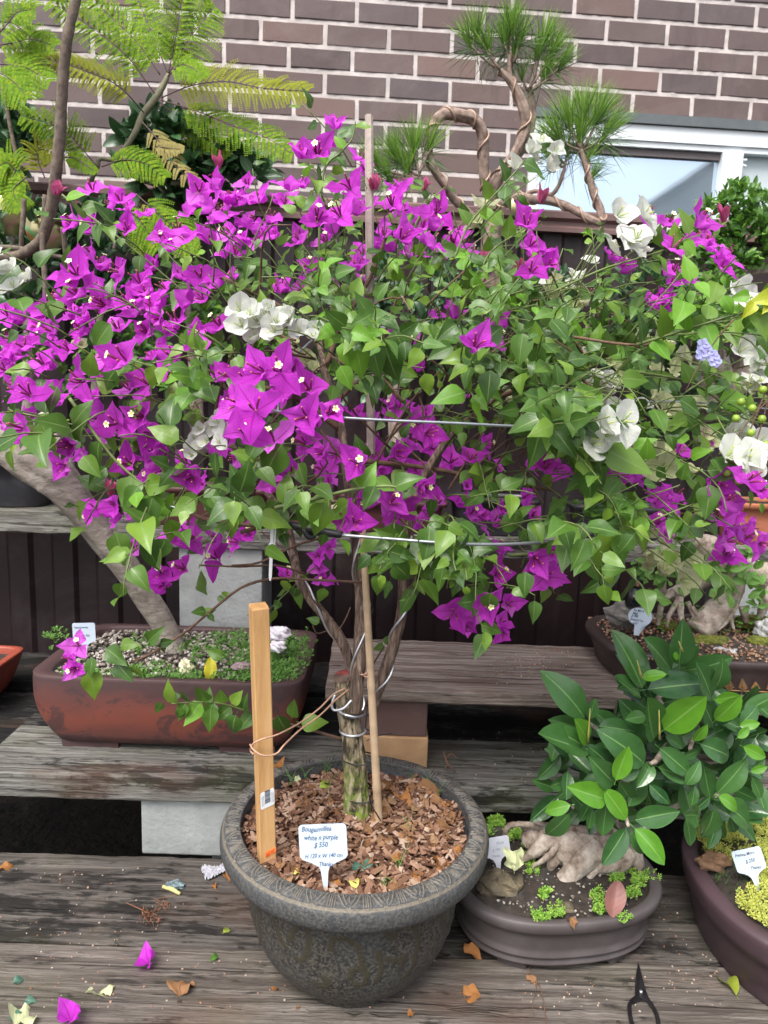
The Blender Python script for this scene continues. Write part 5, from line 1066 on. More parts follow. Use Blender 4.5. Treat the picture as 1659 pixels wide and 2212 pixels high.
mb.add(V, [(j * (g + 1) + i, j * (g + 1) + i + 1, (j + 1) * (g + 1) + i + 1, (j + 1) * (g + 1) + i) for j in range(g) for i in range(g)], mat=1)
for _ in range(1500):
    x, y = nr.uniform(-.262, .262), nr.uniform(-.155, .155); pebble(mb, np.array([tc[0] + x, tc[1] + y, SZ + .006 + .012 * (1 - (x / .27) ** 2)]), nr.uniform(.0025, .006))
meta(mb.build('gravel', [PEB, SOIL], smooth=False), 'grey and tan gravel soil inside the red brown rectangular pot', 'gravel', kind='stuff')
mb = MB()
for (x, y, rx, ry, n) in [(520,1452,120,16,110),(250,1448,80,14,60),(400,1380,40,20,50),(640,1400,14,40,40),(480,1395,70,30,110),(560,1430,60,30,90),(330,1440,60,18,60),(400,1450,40,12,30),(610,1420,30,40,90),(620,1375,25,14,40),(640,1440,20,20,40),(440,1340,60,10,20),(300,1380,30,20,16),(500,1360,50,20,40),(600,1460,30,12,40),(560,1460,40,10,40),(170,1440,40,12,40),(345,1340,30,10,12)]:
    for _ in range(n):
        a = nr.uniform(0, 6.28); r = sqrt(nr.rand()); q = Z(x + rx * r * cos(a), y + ry * r * sin(a) + 10, SZ + .02)
        if abs(q[0] - tc[0]) > .285 or abs(q[1] - tc[1]) > .172: continue
        tuft(mb, (q[0], q[1], SZ + .008), nr.uniform(.006, .036), 18, nr.uniform(.005, .011), 1.0)
for (x, y) in [(655,1395),(668,1378),(662,1420),(650,1440),(112,1380),(130,1372),(105,1392)]:
    a = P(x, y, 1.5 if x < 200 else 1.56)
    for k in range(6): tuft(mb, a + rv(.014), .015, 9, .008, 1.2)
meta(mb.build('ground_cover', GC2), 'low green ground cover spreading over the red brown pot', 'ground cover', kind='stuff')
lt = thing('leaning_tree', Z(374, 1402, SZ), 'thick grey tan trunk leaning out to the left from the red brown pot', 'bonsai tree')
mb = MB(); dbark = lambda mb, pts, rad, **k: mb.bark([P(*q) for q in pts], rad, **k)
dbark(mb, [(378,1425,1.66),(372,1395,1.66),(352,1350,1.66),(318,1295,1.65),(270,1225,1.63),(215,1150,1.61),(165,1085,1.59),(120,1030,1.58),(70,1000,1.57),(20,965,1.57),(-60,930,1.57)], [.038, .031, .029, .029, .030, .032, .037, .047, .042, .040, .038], n=56, sm=12, amp=.05, fa=6, fl=16, seed=2, lump=.10)
mb.build('trunk', TBARK, lt)
mb = MB(); droot(mb, [(125,1045,1.58),(130,1000,1.62),(120,950,1.68),(95,900,1.72)], [.040, .030, .022, .018], 14, .04); droot(mb, [(60,1000,1.57),(80,1010,1.55),(100,1030,1.55)], [.02, .014, .008], 8, .15); mb.build('limb', TBARK, lt)
q = Z(158, 1440, SZ); plant_label(np.array([-.70, 1.62, SZ]), [-.02, -.03, 1], [1, .1, -.10], .052, .088, [('Lagerstroemia', -.42, .74, .13), ('$ 750', -.05, .30, .15)], INKB, 'small white label standing in the back left of the red brown pot', bold=.0001)
SHELL = mat_plain('pearly_white_ceramic', (.80, .76, .80), .2, .06, 20, .1); YMUSH = mat_plain('cream_glazed_ornament', (.74, .70, .46), .4, .12, 20, .2)
rock('white_ornament', P(600, 1368, 1.62), np.array([.030, .020, .016]), SHELL, 'pearly white shell ornament half hidden behind the timber stake', 61, 'ornament', .22)
rock('white_ornament', P(598, 1396, 1.60), np.array([.020, .014, .013]), SHELL, 'smaller white shell piece just below the pearly shell ornament', 62, 'ornament', .22)
rock('cream_ornament', P(402, 1442, 1.50), np.array([.016, .012, .017]), YMUSH, 'small lumpy cream ornament at the front of the red brown pot', 64, 'ornament', .24)
a = P(455, 1470, 1.48); make_leaf(a, [-.1, .1, 1], [.3, -1, .2], .056, w_ficus, YELL2 if False else mat_leaf('golden_yellow_leaf', (.55, .50, .02), (.62, .56, .03), (.5, .5, .1), .4, .3), 'yellow_leaf', 'golden yellow leaf standing in the red brown rectangular pot', 'leaf', curl=.3)
rock('stone', P(520, 1440, 1.52), np.array([.02, .014, .010]), mat_plain('mauve_stone', (.27, .19, .20), .8, .2, 30, .5), 'flat mauve stone in the ground cover of the red brown pot', 4, 'stone')
mb = MB(); c = np.array([-1.10, 1.72, .158]); sr = thing('red_pot', c, 'red glazed pot corner at the far left edge of the bench', 'pot'); REDG = mat_plain('brick_red_glaze', (.30, .065, .04), .4, .15, 12, .05)
rect_pot(sr, c, .155, .11, .118, .014, .01, REDG, .72, .02, 9, 48)
mb = MB(); mb.box(c + np.array([0, 0, .095]), (.27, .185, .01)); mb.build('soil', SOIL, sr, smooth=False)

# ------------------------------------------------------------------ oval grey pot with the rooty ficus, lower right
OV = mat_plain('matt_purple_grey_clay', (.075, .062, .062), .5, .14, 14, .12, spec=.45)
oc = np.array([.338, 1.215, 0.0]); OR = radians(9)
op_ = thing('oval_pot', oc, 'dark grey oval bonsai pot with raised bands and feet, right of the big pot', 'bonsai pot')
pf = [(0, .014), (.845, .014), (.86, .018), (.90, .019), (.905, .023), (.875, .027), (.885, .031), (.905, .033), (.907, .037), (.885, .041), (.893, .050), (.905, .070), (.912, .083), (.925, .0835), (.965, .085), (.99, .091), (1.0, .099), (.995, .106), (.975, .109), (.90, .1085), (.885, .106), (.875, .09)]
mb = MB(); mb.lathe(pf, oc, 128, 0, .197, .146, OR, 2.5); mb.build('body', OV, op_)
for (a, wd) in ((-2.25, .32), (-.98, .32), (.9, .32), (2.2, .32)):
    mb = MB(); V = []
    for i in range(9):
        w = a - wd / 2 + wd * i / 8
        for (k, z) in ((.62, .0145), (.845, .0155), (.825, 0), (.64, 0)):
            x, y = k * .197 * cos(w) * 1.05, k * .146 * sin(w) * 1.08; V.append((oc[0] + x * cos(OR) - y * sin(OR), oc[1] + x * sin(OR) + y * cos(OR), z))
    mb.add(V, [(i * 4 + j, i * 4 + (j + 1) % 4, i * 4 + 4 + (j + 1) % 4, i * 4 + 4 + j) for i in range(8) for j in range(4)] + [(3, 2, 1, 0), (32, 33, 34, 35)]); mb.build('foot', OV, op_, smooth=False)
OZ = .094
mb = MB(); mb.lathe([(0, OZ + .016), (.3, OZ + .014), (.6, OZ + .008), (.88, OZ)], oc, 40, 1, .197, .146, OR, 2.5)
for _ in range(420):
    a = nr.uniform(0, 6.28); r = .84 * sqrt(nr.rand()); x, y = .197 * r * cos(a), .146 * r * sin(a); pebble(mb, oc + np.array([x, y, OZ + .012 * (1 - r * r) + .002]), nr.uniform(.0012, .0032))
meta(mb.build('gravel', [PEB, SOIL], smooth=False), 'dark gritty soil inside the dark grey oval pot', 'gravel', kind='stuff')
fic = thing('ficus_bonsai', oc + [0, 0, OZ], 'ficus bonsai with fat pale roots and large glossy leaves in the grey oval pot', 'bonsai tree')
FY0 = 1.235
mb = MB(); dbark(mb, [(1130,1800,FY0+.03),(1148,1808,FY0+.02),(1185,1822,FY0+.01),(1235,1832,FY0),(1290,1838,FY0),(1335,1826,FY0+.01),(1352,1780,FY0+.02),(1352,1740,FY0+.02)], [.010, .030, .037, .040, .041, .038, .028, .018], n=60, sm=14, amp=.07, fa=8, fl=22, seed=4, lump=.16)
for pts, rad in [([(1285,1835,FY0-.01),(1262,1856,FY0-.028),(1235,1885,FY0-.040),(1210,1918,FY0-.05),(1190,1950,FY0-.058),(1184,1982,FY0-.06)], [.030,.024,.0175,.0155,.0135,.010]), ([(1335,1825,FY0),(1345,1850,FY0-.015),(1320,1880,FY0-.02),(1300,1900,FY0-.025)], [.028,.020,.012,.005]), ([(1345,1820,FY0+.01),(1368,1850,FY0),(1382,1880,FY0),(1388,1905,FY0)], [.024,.016,.010,.005]),
 ([(1180,1815,FY0),(1160,1835,FY0-.01),(1140,1850,FY0-.01),(1120,1862,FY0-.01)], [.024,.014,.008,.004]), ([(1205,1835,FY0),(1195,1860,FY0-.02),(1185,1885,FY0-.02)], [.022,.012,.005]), ([(1300,1840,FY0-.01),(1292,1868,FY0-.03),(1270,1900,FY0-.04),(1258,1930,FY0-.045)], [.022,.010,.006,.003]), ([(1230,1840,FY0-.01),(1225,1865,FY0-.03),(1222,1880,FY0-.035)], [.02,.009,.003])]: dbark(mb, pts, rad, n=26, sm=8, amp=.08, fa=7, fl=40, seed=7, lump=.10)
mb.build('trunk', GBARK, fic)
for pts, rad in [([(1243,1845,FY0-.025),(1245,1875,FY0-.035),(1246,1905,FY0-.04),(1243,1940,FY0-.045)], [.007,.0062,.006,.004]), ([(1300,1848,FY0-.02),(1285,1872,FY0-.03),(1268,1895,FY0-.035),(1252,1908,FY0-.04)], [.006,.005,.004,.003]), ([(1310,1852,FY0-.02),(1300,1880,FY0-.03),(1288,1905,FY0-.035),(1280,1925,FY0-.035)], [.005,.0035,.003,.002]),
 ([(1205,1822,FY0-.015),(1190,1845,FY0-.03),(1168,1862,FY0-.03),(1152,1872,FY0-.03),(1158,1890,FY0-.03),(1140,1905,FY0-.03)], [.007,.006,.0045,.003,.002,.0015]), ([(1178,1795,FY0),(1150,1783,FY0),(1120,1780,FY0),(1096,1786,FY0),(1090,1812,FY0)], [.006,.0055,.005,.005,.005]), ([(1243,1935,FY0-.045),(1232,1950,FY0-.05),(1225,1966,FY0-.05)], [.003,.002,.001]), ([(1244,1935,FY0-.045),(1252,1955,FY0-.05)], [.003,.001]), ([(1140,1900,FY0-.05),(1160,1930,FY0-.06),(1195,1965,FY0-.065)], [.0012,.0012,.0008]), ([(1290,1870,FY0-.02),(1270,1915,FY0-.04),(1262,1940,FY0-.045)], [.003,.0022,.001])]:
    mb = MB(); droot(mb, pts, rad, 9, .1); mb.build('root', GBARK, fic)
mb = MB()
for pts in [[(1330,1820,FY0),(1330,1760,FY0-.02),(1340,1700,FY0-.03),(1360,1660,FY0-.05)], [(1340,1815,FY0),(1400,1740,FY0),(1440,1650,FY0),(1450,1560,FY0)], [(1440,1650,FY0),(1500,1580,FY0),(1540,1480,FY0)], [(1360,1790,FY0),(1460,1740,FY0),(1545,1720,FY0-.02),(1600,1640,FY0)], [(1360,1660,FY0-.05),(1320,1600,FY0-.05),(1270,1560,FY0-.04)], [(1360,1660,FY0-.05),(1345,1740,FY0-.12),(1358,1785,FY0-.17)], [(1450,1560,FY0),(1400,1480,FY0-.02),(1380,1450,FY0-.03)], [(1330,1720,FY0-.02),(1280,1720,FY0-.05),(1235,1745,FY0-.06)], [(1450,1600,FY0),(1420,1640,FY0-.1),(1405,1650,FY0-.12)], [(1500,1580,FY0),(1490,1620,FY0-.08)]]: droot(mb, pts, [.008, .006, .0045, .003], 7, .1)
mb.build('branches', GBARK, fic)
FLEAF = mat_leaf('glossy_ficus_leaf', (.020, .066, .022), (.046, .125, .030), (.15, .28, .09), .24, .10, 0.0, back=(.08, .15, .07), c3=(.055, .14, .035), spec=.5, bstr=.35)
FYNG = mat_leaf('young_ficus_leaf', (.075, .22, .018), (.11, .28, .022), (.20, .38, .08), .26, .22, 0.0, spec=.6, bstr=.12)
fl_, fy_ = MB(), MB()
FICL = [(405,635,205,305,0),(430,800,370,655,1),(440,640,480,510,0),(505,690,780,720,0),(430,850,80,770,0),(400,830,240,700,0),(800,430,640,30,0),(1000,320,860,90,0),(1050,270,1080,0,0),(1040,240,1020,180,1),(1090,310,1430,270,0),(840,440,1240,380,0),(800,360,960,330,1),(790,490,595,370,0),(1270,500,1210,270,0),(1285,450,1420,300,0),(1290,510,1480,490,1),(1300,650,1480,500,1),(1465,680,1630,550,0),(1465,690,1610,670,1),(950,715,1240,490,1),(885,745,650,515,0),(880,780,800,490,0),(1285,690,1240,560,0),(1150,790,1250,690,1),(1195,810,1490,920,0),(1450,770,1540,700,1),(1490,830,1659,910,1),(920,840,1150,1030,0),(815,950,610,730,0),(860,940,800,1110,0),(910,970,1145,1065,0),(600,990,490,830,0),(620,1060,700,830,1),(600,1060,345,1070,0),(610,1080,480,960,0),(640,1070,800,1300,0),(650,1050,790,990,0),(550,1190,345,1130,1),(560,1200,530,1410,0),(540,1120,710,1340,1),(750,1330,1045,1270,0),(690,1390,540,1650,0),(750,1390,990,1630,1),(730,1420,840,1600,0),(310,1230,115,1270,1),(300,1290,130,1490,0),(450,1200,380,1350,0),(460,1260,440,1400,0),(850,1090,990,1230,0),(290,1000,275,1190,0),(500,960,590,1080,0),(285,1060,160,1100,0),(1310,1150,1530,930,0),(1320,1170,1510,1270,1),(1260,1175,1165,1270,0),(1330,1210,1610,1360,0),(1290,1250,1250,1490,0),(1100,1310,1150,1520,0),(1220,960,1250,1160,0),(1160,1100,1140,1250,0),(1540,1000,1659,970,1),(1550,1040,1625,1190,0),(1400,1310,1440,1430,0),(1180,1300,1060,1290,0),(1100,1090,1220,960,0),(960,760,1090,840,0),(1010,700,880,620,0),(1080,900,1200,860,0),(820,620,700,640,0)]
for (x0, y0, x1, y1, yg) in FICL:
    fx0, fy0_, fx1, fy1_ = 1134 + x0 * .3164, 1350 + y0 * .3164, 1134 + x1 * .3164, 1350 + y1 * .3164
    Yd = 1.16 - .10 * ((y0 / 1600.) ** 1.5) + nr.uniform(-.02, .02) - (.03 if yg else 0); a_ = P(fx0, fy0_, Yd); b_ = P(fx1, fy1_, Yd - nr.uniform(-.01, .045)); L = np.linalg.norm(b_ - a_)
    (fy_ if yg else fl_).tpl(FL[nr.randint(4)] if L > .045 else FL[0], a_, frame(b_ - a_, np.array([0, -1, .5]) + rv(.45)), L * 1.03)
for _ in range(260):
    x, y = nr.uniform(150, 1600), nr.uniform(250, 1350)
    if (x < 600 and y < 560) or (x < 300 and y < 700) or (x > 1300 and y < 420) or (y > 1150 and 900 < x < 1050): continue
    if ((x - 900) / 800) ** 2 + ((y - 850) / 620) ** 2 > 1: continue
    a_ = P(1134 + x * .3164, 1350 + y * .3164, nr.uniform(1.17, 1.30)); fl_.tpl(FL[nr.randint(4)], a_, frame(np.array([nr.uniform(-1, 1), -.3, nr.uniform(-.9, .8)]), np.array([0, -.9, .6]) + rv(.5)), nr.uniform(.05, .075))
fl_.build('foliage', FLEAF, fic); fy_.build('young_foliage', FYNG, fic)
mb = MB()
for (x, y, x1, y1) in [(920,780,915,580),(795,360,765,240),(430,800,445,570),(1075,180,1050,110)]: mb.tube([P(1134 + x * .3164, 1350 + y * .3164, 1.1), P(1134 + x1 * .3164, 1350 + y1 * .3164, 1.09)], [.0022, .0005], 6, 0, 3)
mb.build('leaf_buds', mat_plain('yellow_bud', (.42, .38, .10), .5, .2), fic)
mb = MB()
for (x, y, n, s) in [(1168,1972,26,1),(1205,1960,18,1),(1300,1955,26,1),(1290,1925,14,1),(1345,1975,10,1),(1368,1925,26,1),(1380,1895,26,1),(1330,1890,20,1),(1350,1870,20,1),(1405,1885,8,1),(1110,1800,20,0),(1140,1845,16,0),(1145,1815,10,0),(1150,1870,12,0),(1175,1925,10,0),(1070,1770,26,0),(1055,1790,16,0),(1165,1790,14,0),(1200,1785,10,0)]:
    for _ in range(n):
        q = Z(x + nr.uniform(-14, 14), y + nr.uniform(-10, 10) + 8, OZ + .012); tuft(mb, (q[0], q[1], OZ + .008), .016, 9, .006 if s else .009, .7)
meta(mb.build('ground_cover', GC1), 'bright green sedum tufts around the roots in the grey oval pot', 'ground cover', kind='stuff')
DROCK = mat_plain('mossy_dark_rock', (.07, .06, .04), .9, .7, 26, .9, c2=(.20, .16, .10)); GROCK = mat_plain('grey_rock', (.16, .15, .13), .9, .5, 22, .9, c2=(.34, .33, .30)); WROCK = mat_plain('pale_speckled_stone', (.30, .31, .30), .85, .5, 60, .8, c2=(.66, .66, .64))
rock('rock', np.array([.235, 1.165, .108]), np.array([.040, .028, .020]), DROCK, 'dark mossy rock in the left of the grey oval pot', 3)
rock('rock', np.array([.335, 1.118, .100]), np.array([.022, .012, .010]), DROCK, 'small black lichen covered rock at the front of the oval pot', 8)
bract_m = mat_leaf('reddish_dry_sheath', (.19, .085, .085), (.27, .12, .095), (.20, .08, .07), .45, .1, 5, spec=.4)
a = Z(1322, 1975, .112); make_leaf(a, [.10, .35, .75], [0, -1, .35], .054, lambda t: .34 * max(sin(pi * min(.97, t * .9 + .06)), 0) ** .6, bract_m, 'leaf_sheath', 'reddish brown cupped leaf sheath leaning in the grey oval pot', 'sheath', curl=.2, fold=.5, wave=.0)
for k, (x, y, x1, y1) in enumerate([(1108, 1880, 1096, 1830), (1112, 1880, 1128, 1828)]): make_leaf(P(x, y, 1.15), P(x1, y1, 1.16) - P(x, y, 1.15), [0, -1, .3], .042, w_ficus, BRACTC, 'dry_leaf', ['left of the two pale green papery leaves beside the grey label', 'right of the two pale green papery leaves beside the grey label'][k], 'leaf', curl=.1, fold=.3)
tip = Z(1079, 1885, .105); plant_label(tip, P(1068, 1808, tip[1] + .004) - tip, [1, .05, -.06], .052, .070, [('Ficus', .02, .62, .17), ('$ 150', -.15, .30, .15), ('Thanks', -.2, .02, .13)], INKG, 'greyish label with faded writing behind the right rim of the big pot', mat=mat_plain('greyish_label', (.56, .58, .66), .4, .03))  # tag in one even bluish grey tone, lettering in faded ink

# ------------------------------------------------------------------ big purple brown pot at right edge
rc = np.array([.835, 1.165, 0.0]); rp = thing('round_tray', rc, 'large purple brown round bonsai pot cut off by the right edge', 'bonsai pot')
PUR = mat_plain('purple_brown_clay', (.060, .036, .042), .5, .25, 7, .2, spec=.45)
mb = MB(); mb.lathe([(0, .012), (.80, .012), (.84, .0), (.855, .0), (.87, .006), (.872, .016), (.90, .035), (.925, .060), (.945, .080), (.952, .083), (.965, .084), (.982, .100), (.995, .118), (.998, .128), (.99, .134), (.90, .138), (.885, .134), (.87, .11)], rc, 160, 0, .252, .235, 0, 2.3); mb.build('body', PUR, rp)
mb = MB(); mb.lathe([(0, .150), (.4, .146), (.7, .138), (.90, .118)], rc, 40, 0, .252, .235, 0, 2.3); mb.build('soil', SOIL, rp)
mb = MB()
for _ in range(2600):
    a = nr.uniform(0, 6.28); r = .86 * sqrt(nr.rand()); x, y = rc[0] + .252 * r * cos(a), rc[1] + .235 * r * sin(a)
    z = .150 - .03 * r ** 2.5; d_ = nrm([nr.uniform(-.6, .6), nr.uniform(-.6, .6), 1]); L = nr.uniform(.008, .018)
    s_ = nrm(np.cross(d_, rv() + [.01, 0, 0])) * .0009; mb.add([np.array([x, y, z]) - s_, np.array([x, y, z]) + s_, np.array([x, y, z]) + d_ * L], [(0, 1, 2)])
meta(mb.build('moss', MOSS), 'dark green mossy grass covering the soil of the purple brown pot', 'moss', kind='stuff')
mb = MB()
for (x, y, rx, ry, n) in [(1630,1950,30,25,60),(1640,1900,25,30,60),(1600,1990,20,25,18),(1655,1870,10,40,60),(1560,1790,50,18,110),(1540,1820,20,10,30),(1650,1790,16,60,110),(1590,1835,30,12,30),(1600,1760,60,20,80),(1620,2020,20,10,14),(1645,1990,14,20,30)]:
    for _ in range(n):
        q = Z(x + nr.uniform(-rx, rx), y + nr.uniform(-ry, ry) + 8, .148)
        if ((q[0] - rc[0]) / .252) ** 2 + ((q[1] - rc[1]) / .235) ** 2 > .9: continue
        tuft(mb, (q[0], q[1], .140), .020, 9, .0062, .6)
meta(mb.build('ground_cover', GC3), 'yellow green sedum stems spreading over the purple brown pot', 'ground cover', kind='stuff')
rock('stone', Z(1540, 1862, .150), np.array([.030, .012, .018]), mat_plain('rusty_brown_stone', (.17, .095, .05), .9, .4, 50, .8), 'rusty brown stone inside the left edge of the purple brown pot', 6, 'stone', .25)
tip = Z(1640, 1925, .140); plant_label(tip, P(1612, 1840, tip[1] + .02) - tip, P(1645, 1812, 1.1) - P(1577, 1852, 1.1), .0500, .072, [('Premna Micro', -.42, .74, .145), ('$ 250', -.14, .42, .17), ('Thanks', -.05, .12, .15)], INK, 'tilted white label at the right edge in yellow green sedum')

# ------------------------------------------------------------------ dark oval tray on the upper bench, right
DT = mat_plain('dark_brown_glazed_clay', (.042, .028, .026), .42, .18, 10, .08, spec=.5); RZ = .366
dc = np.array([.905, 1.615, RZ]); dt_ = thing('dark_oval_tray', dc, 'long dark brown oval tray on the upper bench, painted with golden ferns', 'bonsai pot')
mb = MB(); mb.lathe([(0, .010), (.90, .010), (.92, 0), (.935, 0), (.94, .008), (.945, .02), (.97, .045), (.985, .056), (1.0, .060), (1.005, .066), (1.0, .073), (.985, .076), (.95, .076), (.935, .072), (.93, .05)], dc, 200, 0, .405, .178, 0, 3.4); mb.build('body', DT, dt_)
GOLD = mat_plain('dull_gold_paint', (.30, .165, .05), .5, .3, 60, .1)
mb = MB()
for k in range(9):
    x0 = .655 + k * .030 + nr.uniform(-.004, .004); hgt = nr.uniform(.016, .030); lean = nr.uniform(-.35, .35)
    def yt(x): return dc[1] - .178 * .972 * (max(0, 1 - (abs(x - dc[0]) / .398) ** 3.4)) ** (1 / 3.4) - .0012
    base_ = np.array([x0, 0, RZ + .014]); 
    for i in range(9):
        f_ = i / 8; px = x0 + lean * hgt * f_; pz_ = RZ + .014 + hgt * f_
        for sd_ in (-1, 1):
            L = .010 * (1 - f_ * .8); a = np.array([px, yt(px) + -.0045 * (pz_ - RZ) / .05, pz_]); b = np.array([px + sd_ * L, yt(px + sd_ * L) - .0045 * (pz_ - RZ) / .05, pz_ + L * .6]); mb.tube([a, b], [.0010, .0004], 4, 0, 1)
mb.tube([np.array([x, dc[1] - .178 * .955 * (max(0, 1 - (abs(x - dc[0]) / .39) ** 3.4)) ** (1 / 3.4) - .003, RZ + .011]) for x in np.linspace(.66, 1.1, 12)], .0012, 4, 0, 1)
mb.build('golden_ferns', GOLD, dt_)
mb = MB(); mb.lathe([(0, .085), (.5, .080), (.93, .060)], dc, 60, 1, .405, .178, 0, 3.4)
for _ in range(1500):
    x, y = nr.uniform(.53, 1.0), nr.uniform(1.46, 1.77); pebble(mb, np.array([x, y, RZ + .066 + .018 * max(0, 1 - (abs(y - 1.615) / .16) ** 2) * min(1, (x - .5) * 8)]), nr.uniform(.002, .0045))
meta(mb.build('gravel', [PEBO, SOIL], smooth=False), 'orange brown grit filling the dark oval tray on the upper bench', 'gravel', kind='stuff')
MOSSM = mat_plain('olive_moss_cushion', (.085, .11, .012), .95, .5, 160, 1.0, c2=(.22, .24, .025))
for k, (x, y, s) in enumerate([(1535,1385,(.045,.022,.014)),(1440,1350,(.03,.02,.012)),(1630,1345,(.05,.025,.018)),(1640,1385,(.03,.02,.012)),(1400,1290,(.02,.02,.02))]):
    rock('moss_cushion', P(x, y, 1.56 if y > 1360 else 1.64), np.array(s), MOSSM, ['bright olive moss cushion below the big roots in the dark tray', 'small moss cushion by the thin left roots of the dark tray', 'moss cushion at the right edge behind the grey stone', 'low moss cushion in front of the right trunk', 'moss clinging behind the rock with the figurine'][k], 20 + k, 'moss', .12)
rock('rock', P(1357, 1325, 1.62), np.array([.052, .030, .030]), GROCK, 'flat grey rock under the little hooded figurine', 31)
rock('stone', P(1568, 1412, 1.52), np.array([.044, .018, .014]), WROCK, 'largest pale speckled stone at the front of the dark tray', 33, 'stone'); rock('stone', P(1480, 1400, 1.53), np.array([.026, .015, .012]), WROCK, 'pale stone left of the biggest one in the dark tray', 34, 'stone'); rock('stone', P(1652, 1362, 1.58), np.array([.022, .02, .026]), WROCK, 'upright pale stone at the right edge of the dark tray', 35, 'stone'); rock('stone', P(1635, 1415, 1.52), np.array([.022, .014, .009]), WROCK, 'low pale stone at the front right of the dark tray', 36, 'stone')
bz = thing('ficus_bonsai', P(1530, 1370, 1.62), 'old ficus with thick pale trunk and hanging roots in the dark oval tray', 'bonsai tree')
mb = MB(); droot(mb, [(1505,1365,1.60),(1525,1345,1.61),(1550,1318,1.62),(1575,1285,1.63),(1585,1250,1.64),(1580,1220,1.65),(1550,1190,1.68),(1500,1175,1.7)], [.030, .032, .030, .028, .027, .030, .032, .028], 18, .04)
droot(mb, [(1680,1250,1.6),(1655,1245,1.62),(1625,1235,1.64),(1590,1215,1.65)], [.030, .034, .032, .028], 16, .04); droot(mb, [(1672,1265,1.6),(1655,1295,1.6),(1640,1335,1.6)], [.022, .014, .007], 10, .06)
droot(mb, [(1560,1220,1.66),(1500,1260,1.67),(1450,1285,1.67),(1415,1290,1.66)], [.028, .022, .015, .010], 14, .05); mb.build('trunk', GBARK, bz)
for pts, rad in [([(1455,1278,1.64),(1432,1300,1.63),(1424,1330,1.62),(1422,1350,1.62)], [.009,.008,.007,.006]), ([(1468,1290,1.62),(1470,1315,1.61),(1472,1345,1.60)], [.009,.008,.006]), ([(1485,1300,1.62),(1500,1335,1.61),(1502,1362,1.6)], [.006,.005,.003]), ([(1495,1310,1.61),(1515,1345,1.6),(1525,1365,1.59)], [.005,.0045,.003]), ([(1590,1305,1.61),(1575,1335,1.6),(1550,1362,1.59)], [.008,.006,.004]), ([(1578,1335,1.6),(1585,1360,1.59)], [.006,.003]), ([(1605,1310,1.62),(1612,1345,1.61)], [.012,.006]), ([(1470,1290,1.62),(1445,1330,1.61),(1440,1355,1.61)], [.007,.0055,.004]), ([(1430,1245,1.66),(1432,1270,1.66),(1438,1290,1.65)], [.010,.008,.006])]:
    mb = MB(); droot(mb, pts, rad, 9, .09); mb.build('root', GBARK, bz)
mb = MB()
for (x, y, rx, ry, n, Yc) in [(1500,1215,110,40,60,1.62),(1620,1215,40,40,30,1.58),(1420,1240,60,30,30,1.62),(1560,1250,20,30,12,1.58),(1630,1290,15,30,16,1.57)]:
    for _ in range(n):
        a_ = P(x + nr.uniform(-rx, rx), y + nr.uniform(-ry, ry), Yc + nr.uniform(-.05, .05)); mb.tpl(FL[nr.randint(4)], a_, frame(np.array([nr.uniform(-1, 1), -.3, nr.uniform(-.8, .8)]), np.array([0, -.9, .6]) + rv(.5)), nr.uniform(.02, .04))
for _ in range(80):
    a_ = P(nr.uniform(1420, 1655), nr.uniform(1300, 1370), nr.uniform(1.57, 1.62)); tuft(mb, a_, .006, 9, .005, 1)
mb.build('foliage', GC2, bz)
tip = P(1374, 1372, 1.545); plant_label(tip, P(1385, 1322, 1.55) - P(1374, 1372, 1.545), [1, .05, -.30], .056, .062, [('Ke Micre', -.34, .78, .15), ('Main', -.34, .60, .14), ('$ 788', -.38, .42, .15), ('(Small Joh Cm', -.40, .22, .12), ('pots)', -.25, .03, .12)], INK, 'white rounded label in front of the grey rock in the dark tray', round_=True, stemw=.018, headf=.62)
fg = thing('monk_figurine', P(1368, 1305, 1.60), 'tiny glossy black hooded figurine standing on the grey rock', 'figurine')
ROBE = mat_plain('glossy_black_glaze', (.010, .011, .013), .18, .2, 40, .02, spec=.6); SKIN = mat_plain('pale_clay_skin', (.50, .38, .31), .5, .1); FACE = mat_plain('reddish_face', (.20, .07, .06), .5, .2)
c = P(1368, 1307, 1.60); mb = MB(); mb.lathe([(0, 0), (.018, 0), (.0195, .004), (.0185, .018), (.0165, .030), (.0135, .040), (.0125, .043), (.0145, .048), (.0150, .055), (.0128, .063), (.007, .069), (0, .0705)], c, 28, 0, 1, .85); mb.build('robe', ROBE, fg)
mb = MB(); f0 = c + np.array([.001, -.0075, .0535]); mb.lathe([(0, .0085), (.005, .0075), (.0085, .003), (.009, -.001), (.0075, -.006), (.003, -.0085), (0, -.009)], f0, 18, 0, 1, .75); mb.build('face', FACE, fg)
mb = MB(); mb.tube([f0 + [-.0025, -.0068, -.0035], f0 + [.0025, -.0068, -.0035]], .0008, 5, 0, 2); mb.box(f0 + [0, -.0075, -.0005], (.0016, .002, .003)); mb.build('mouth_and_nose', SKIN, fg)
mb = MB(); mb.lathe([(0, .003), (.0045, .0015), (.005, -.001), (.0035, -.004), (0, -.005)], c + np.array([-.003, -.0155, .026]), 12); mb.lathe([(0, .004), (.0042, .002), (.0048, -.001), (.003, -.004), (0, -.005)], c + np.array([.0045, -.0150, .032]), 12); mb.build('folded_hands', SKIN, fg)
mb = MB(); mb.tube([f0 + np.array([.0115 * cos(w), -.003, .0115 * sin(w)]) for w in np.linspace(-.6, pi + .6, 14)], .0028, 7, 0, 2); mb.build('hood', ROBE, fg)
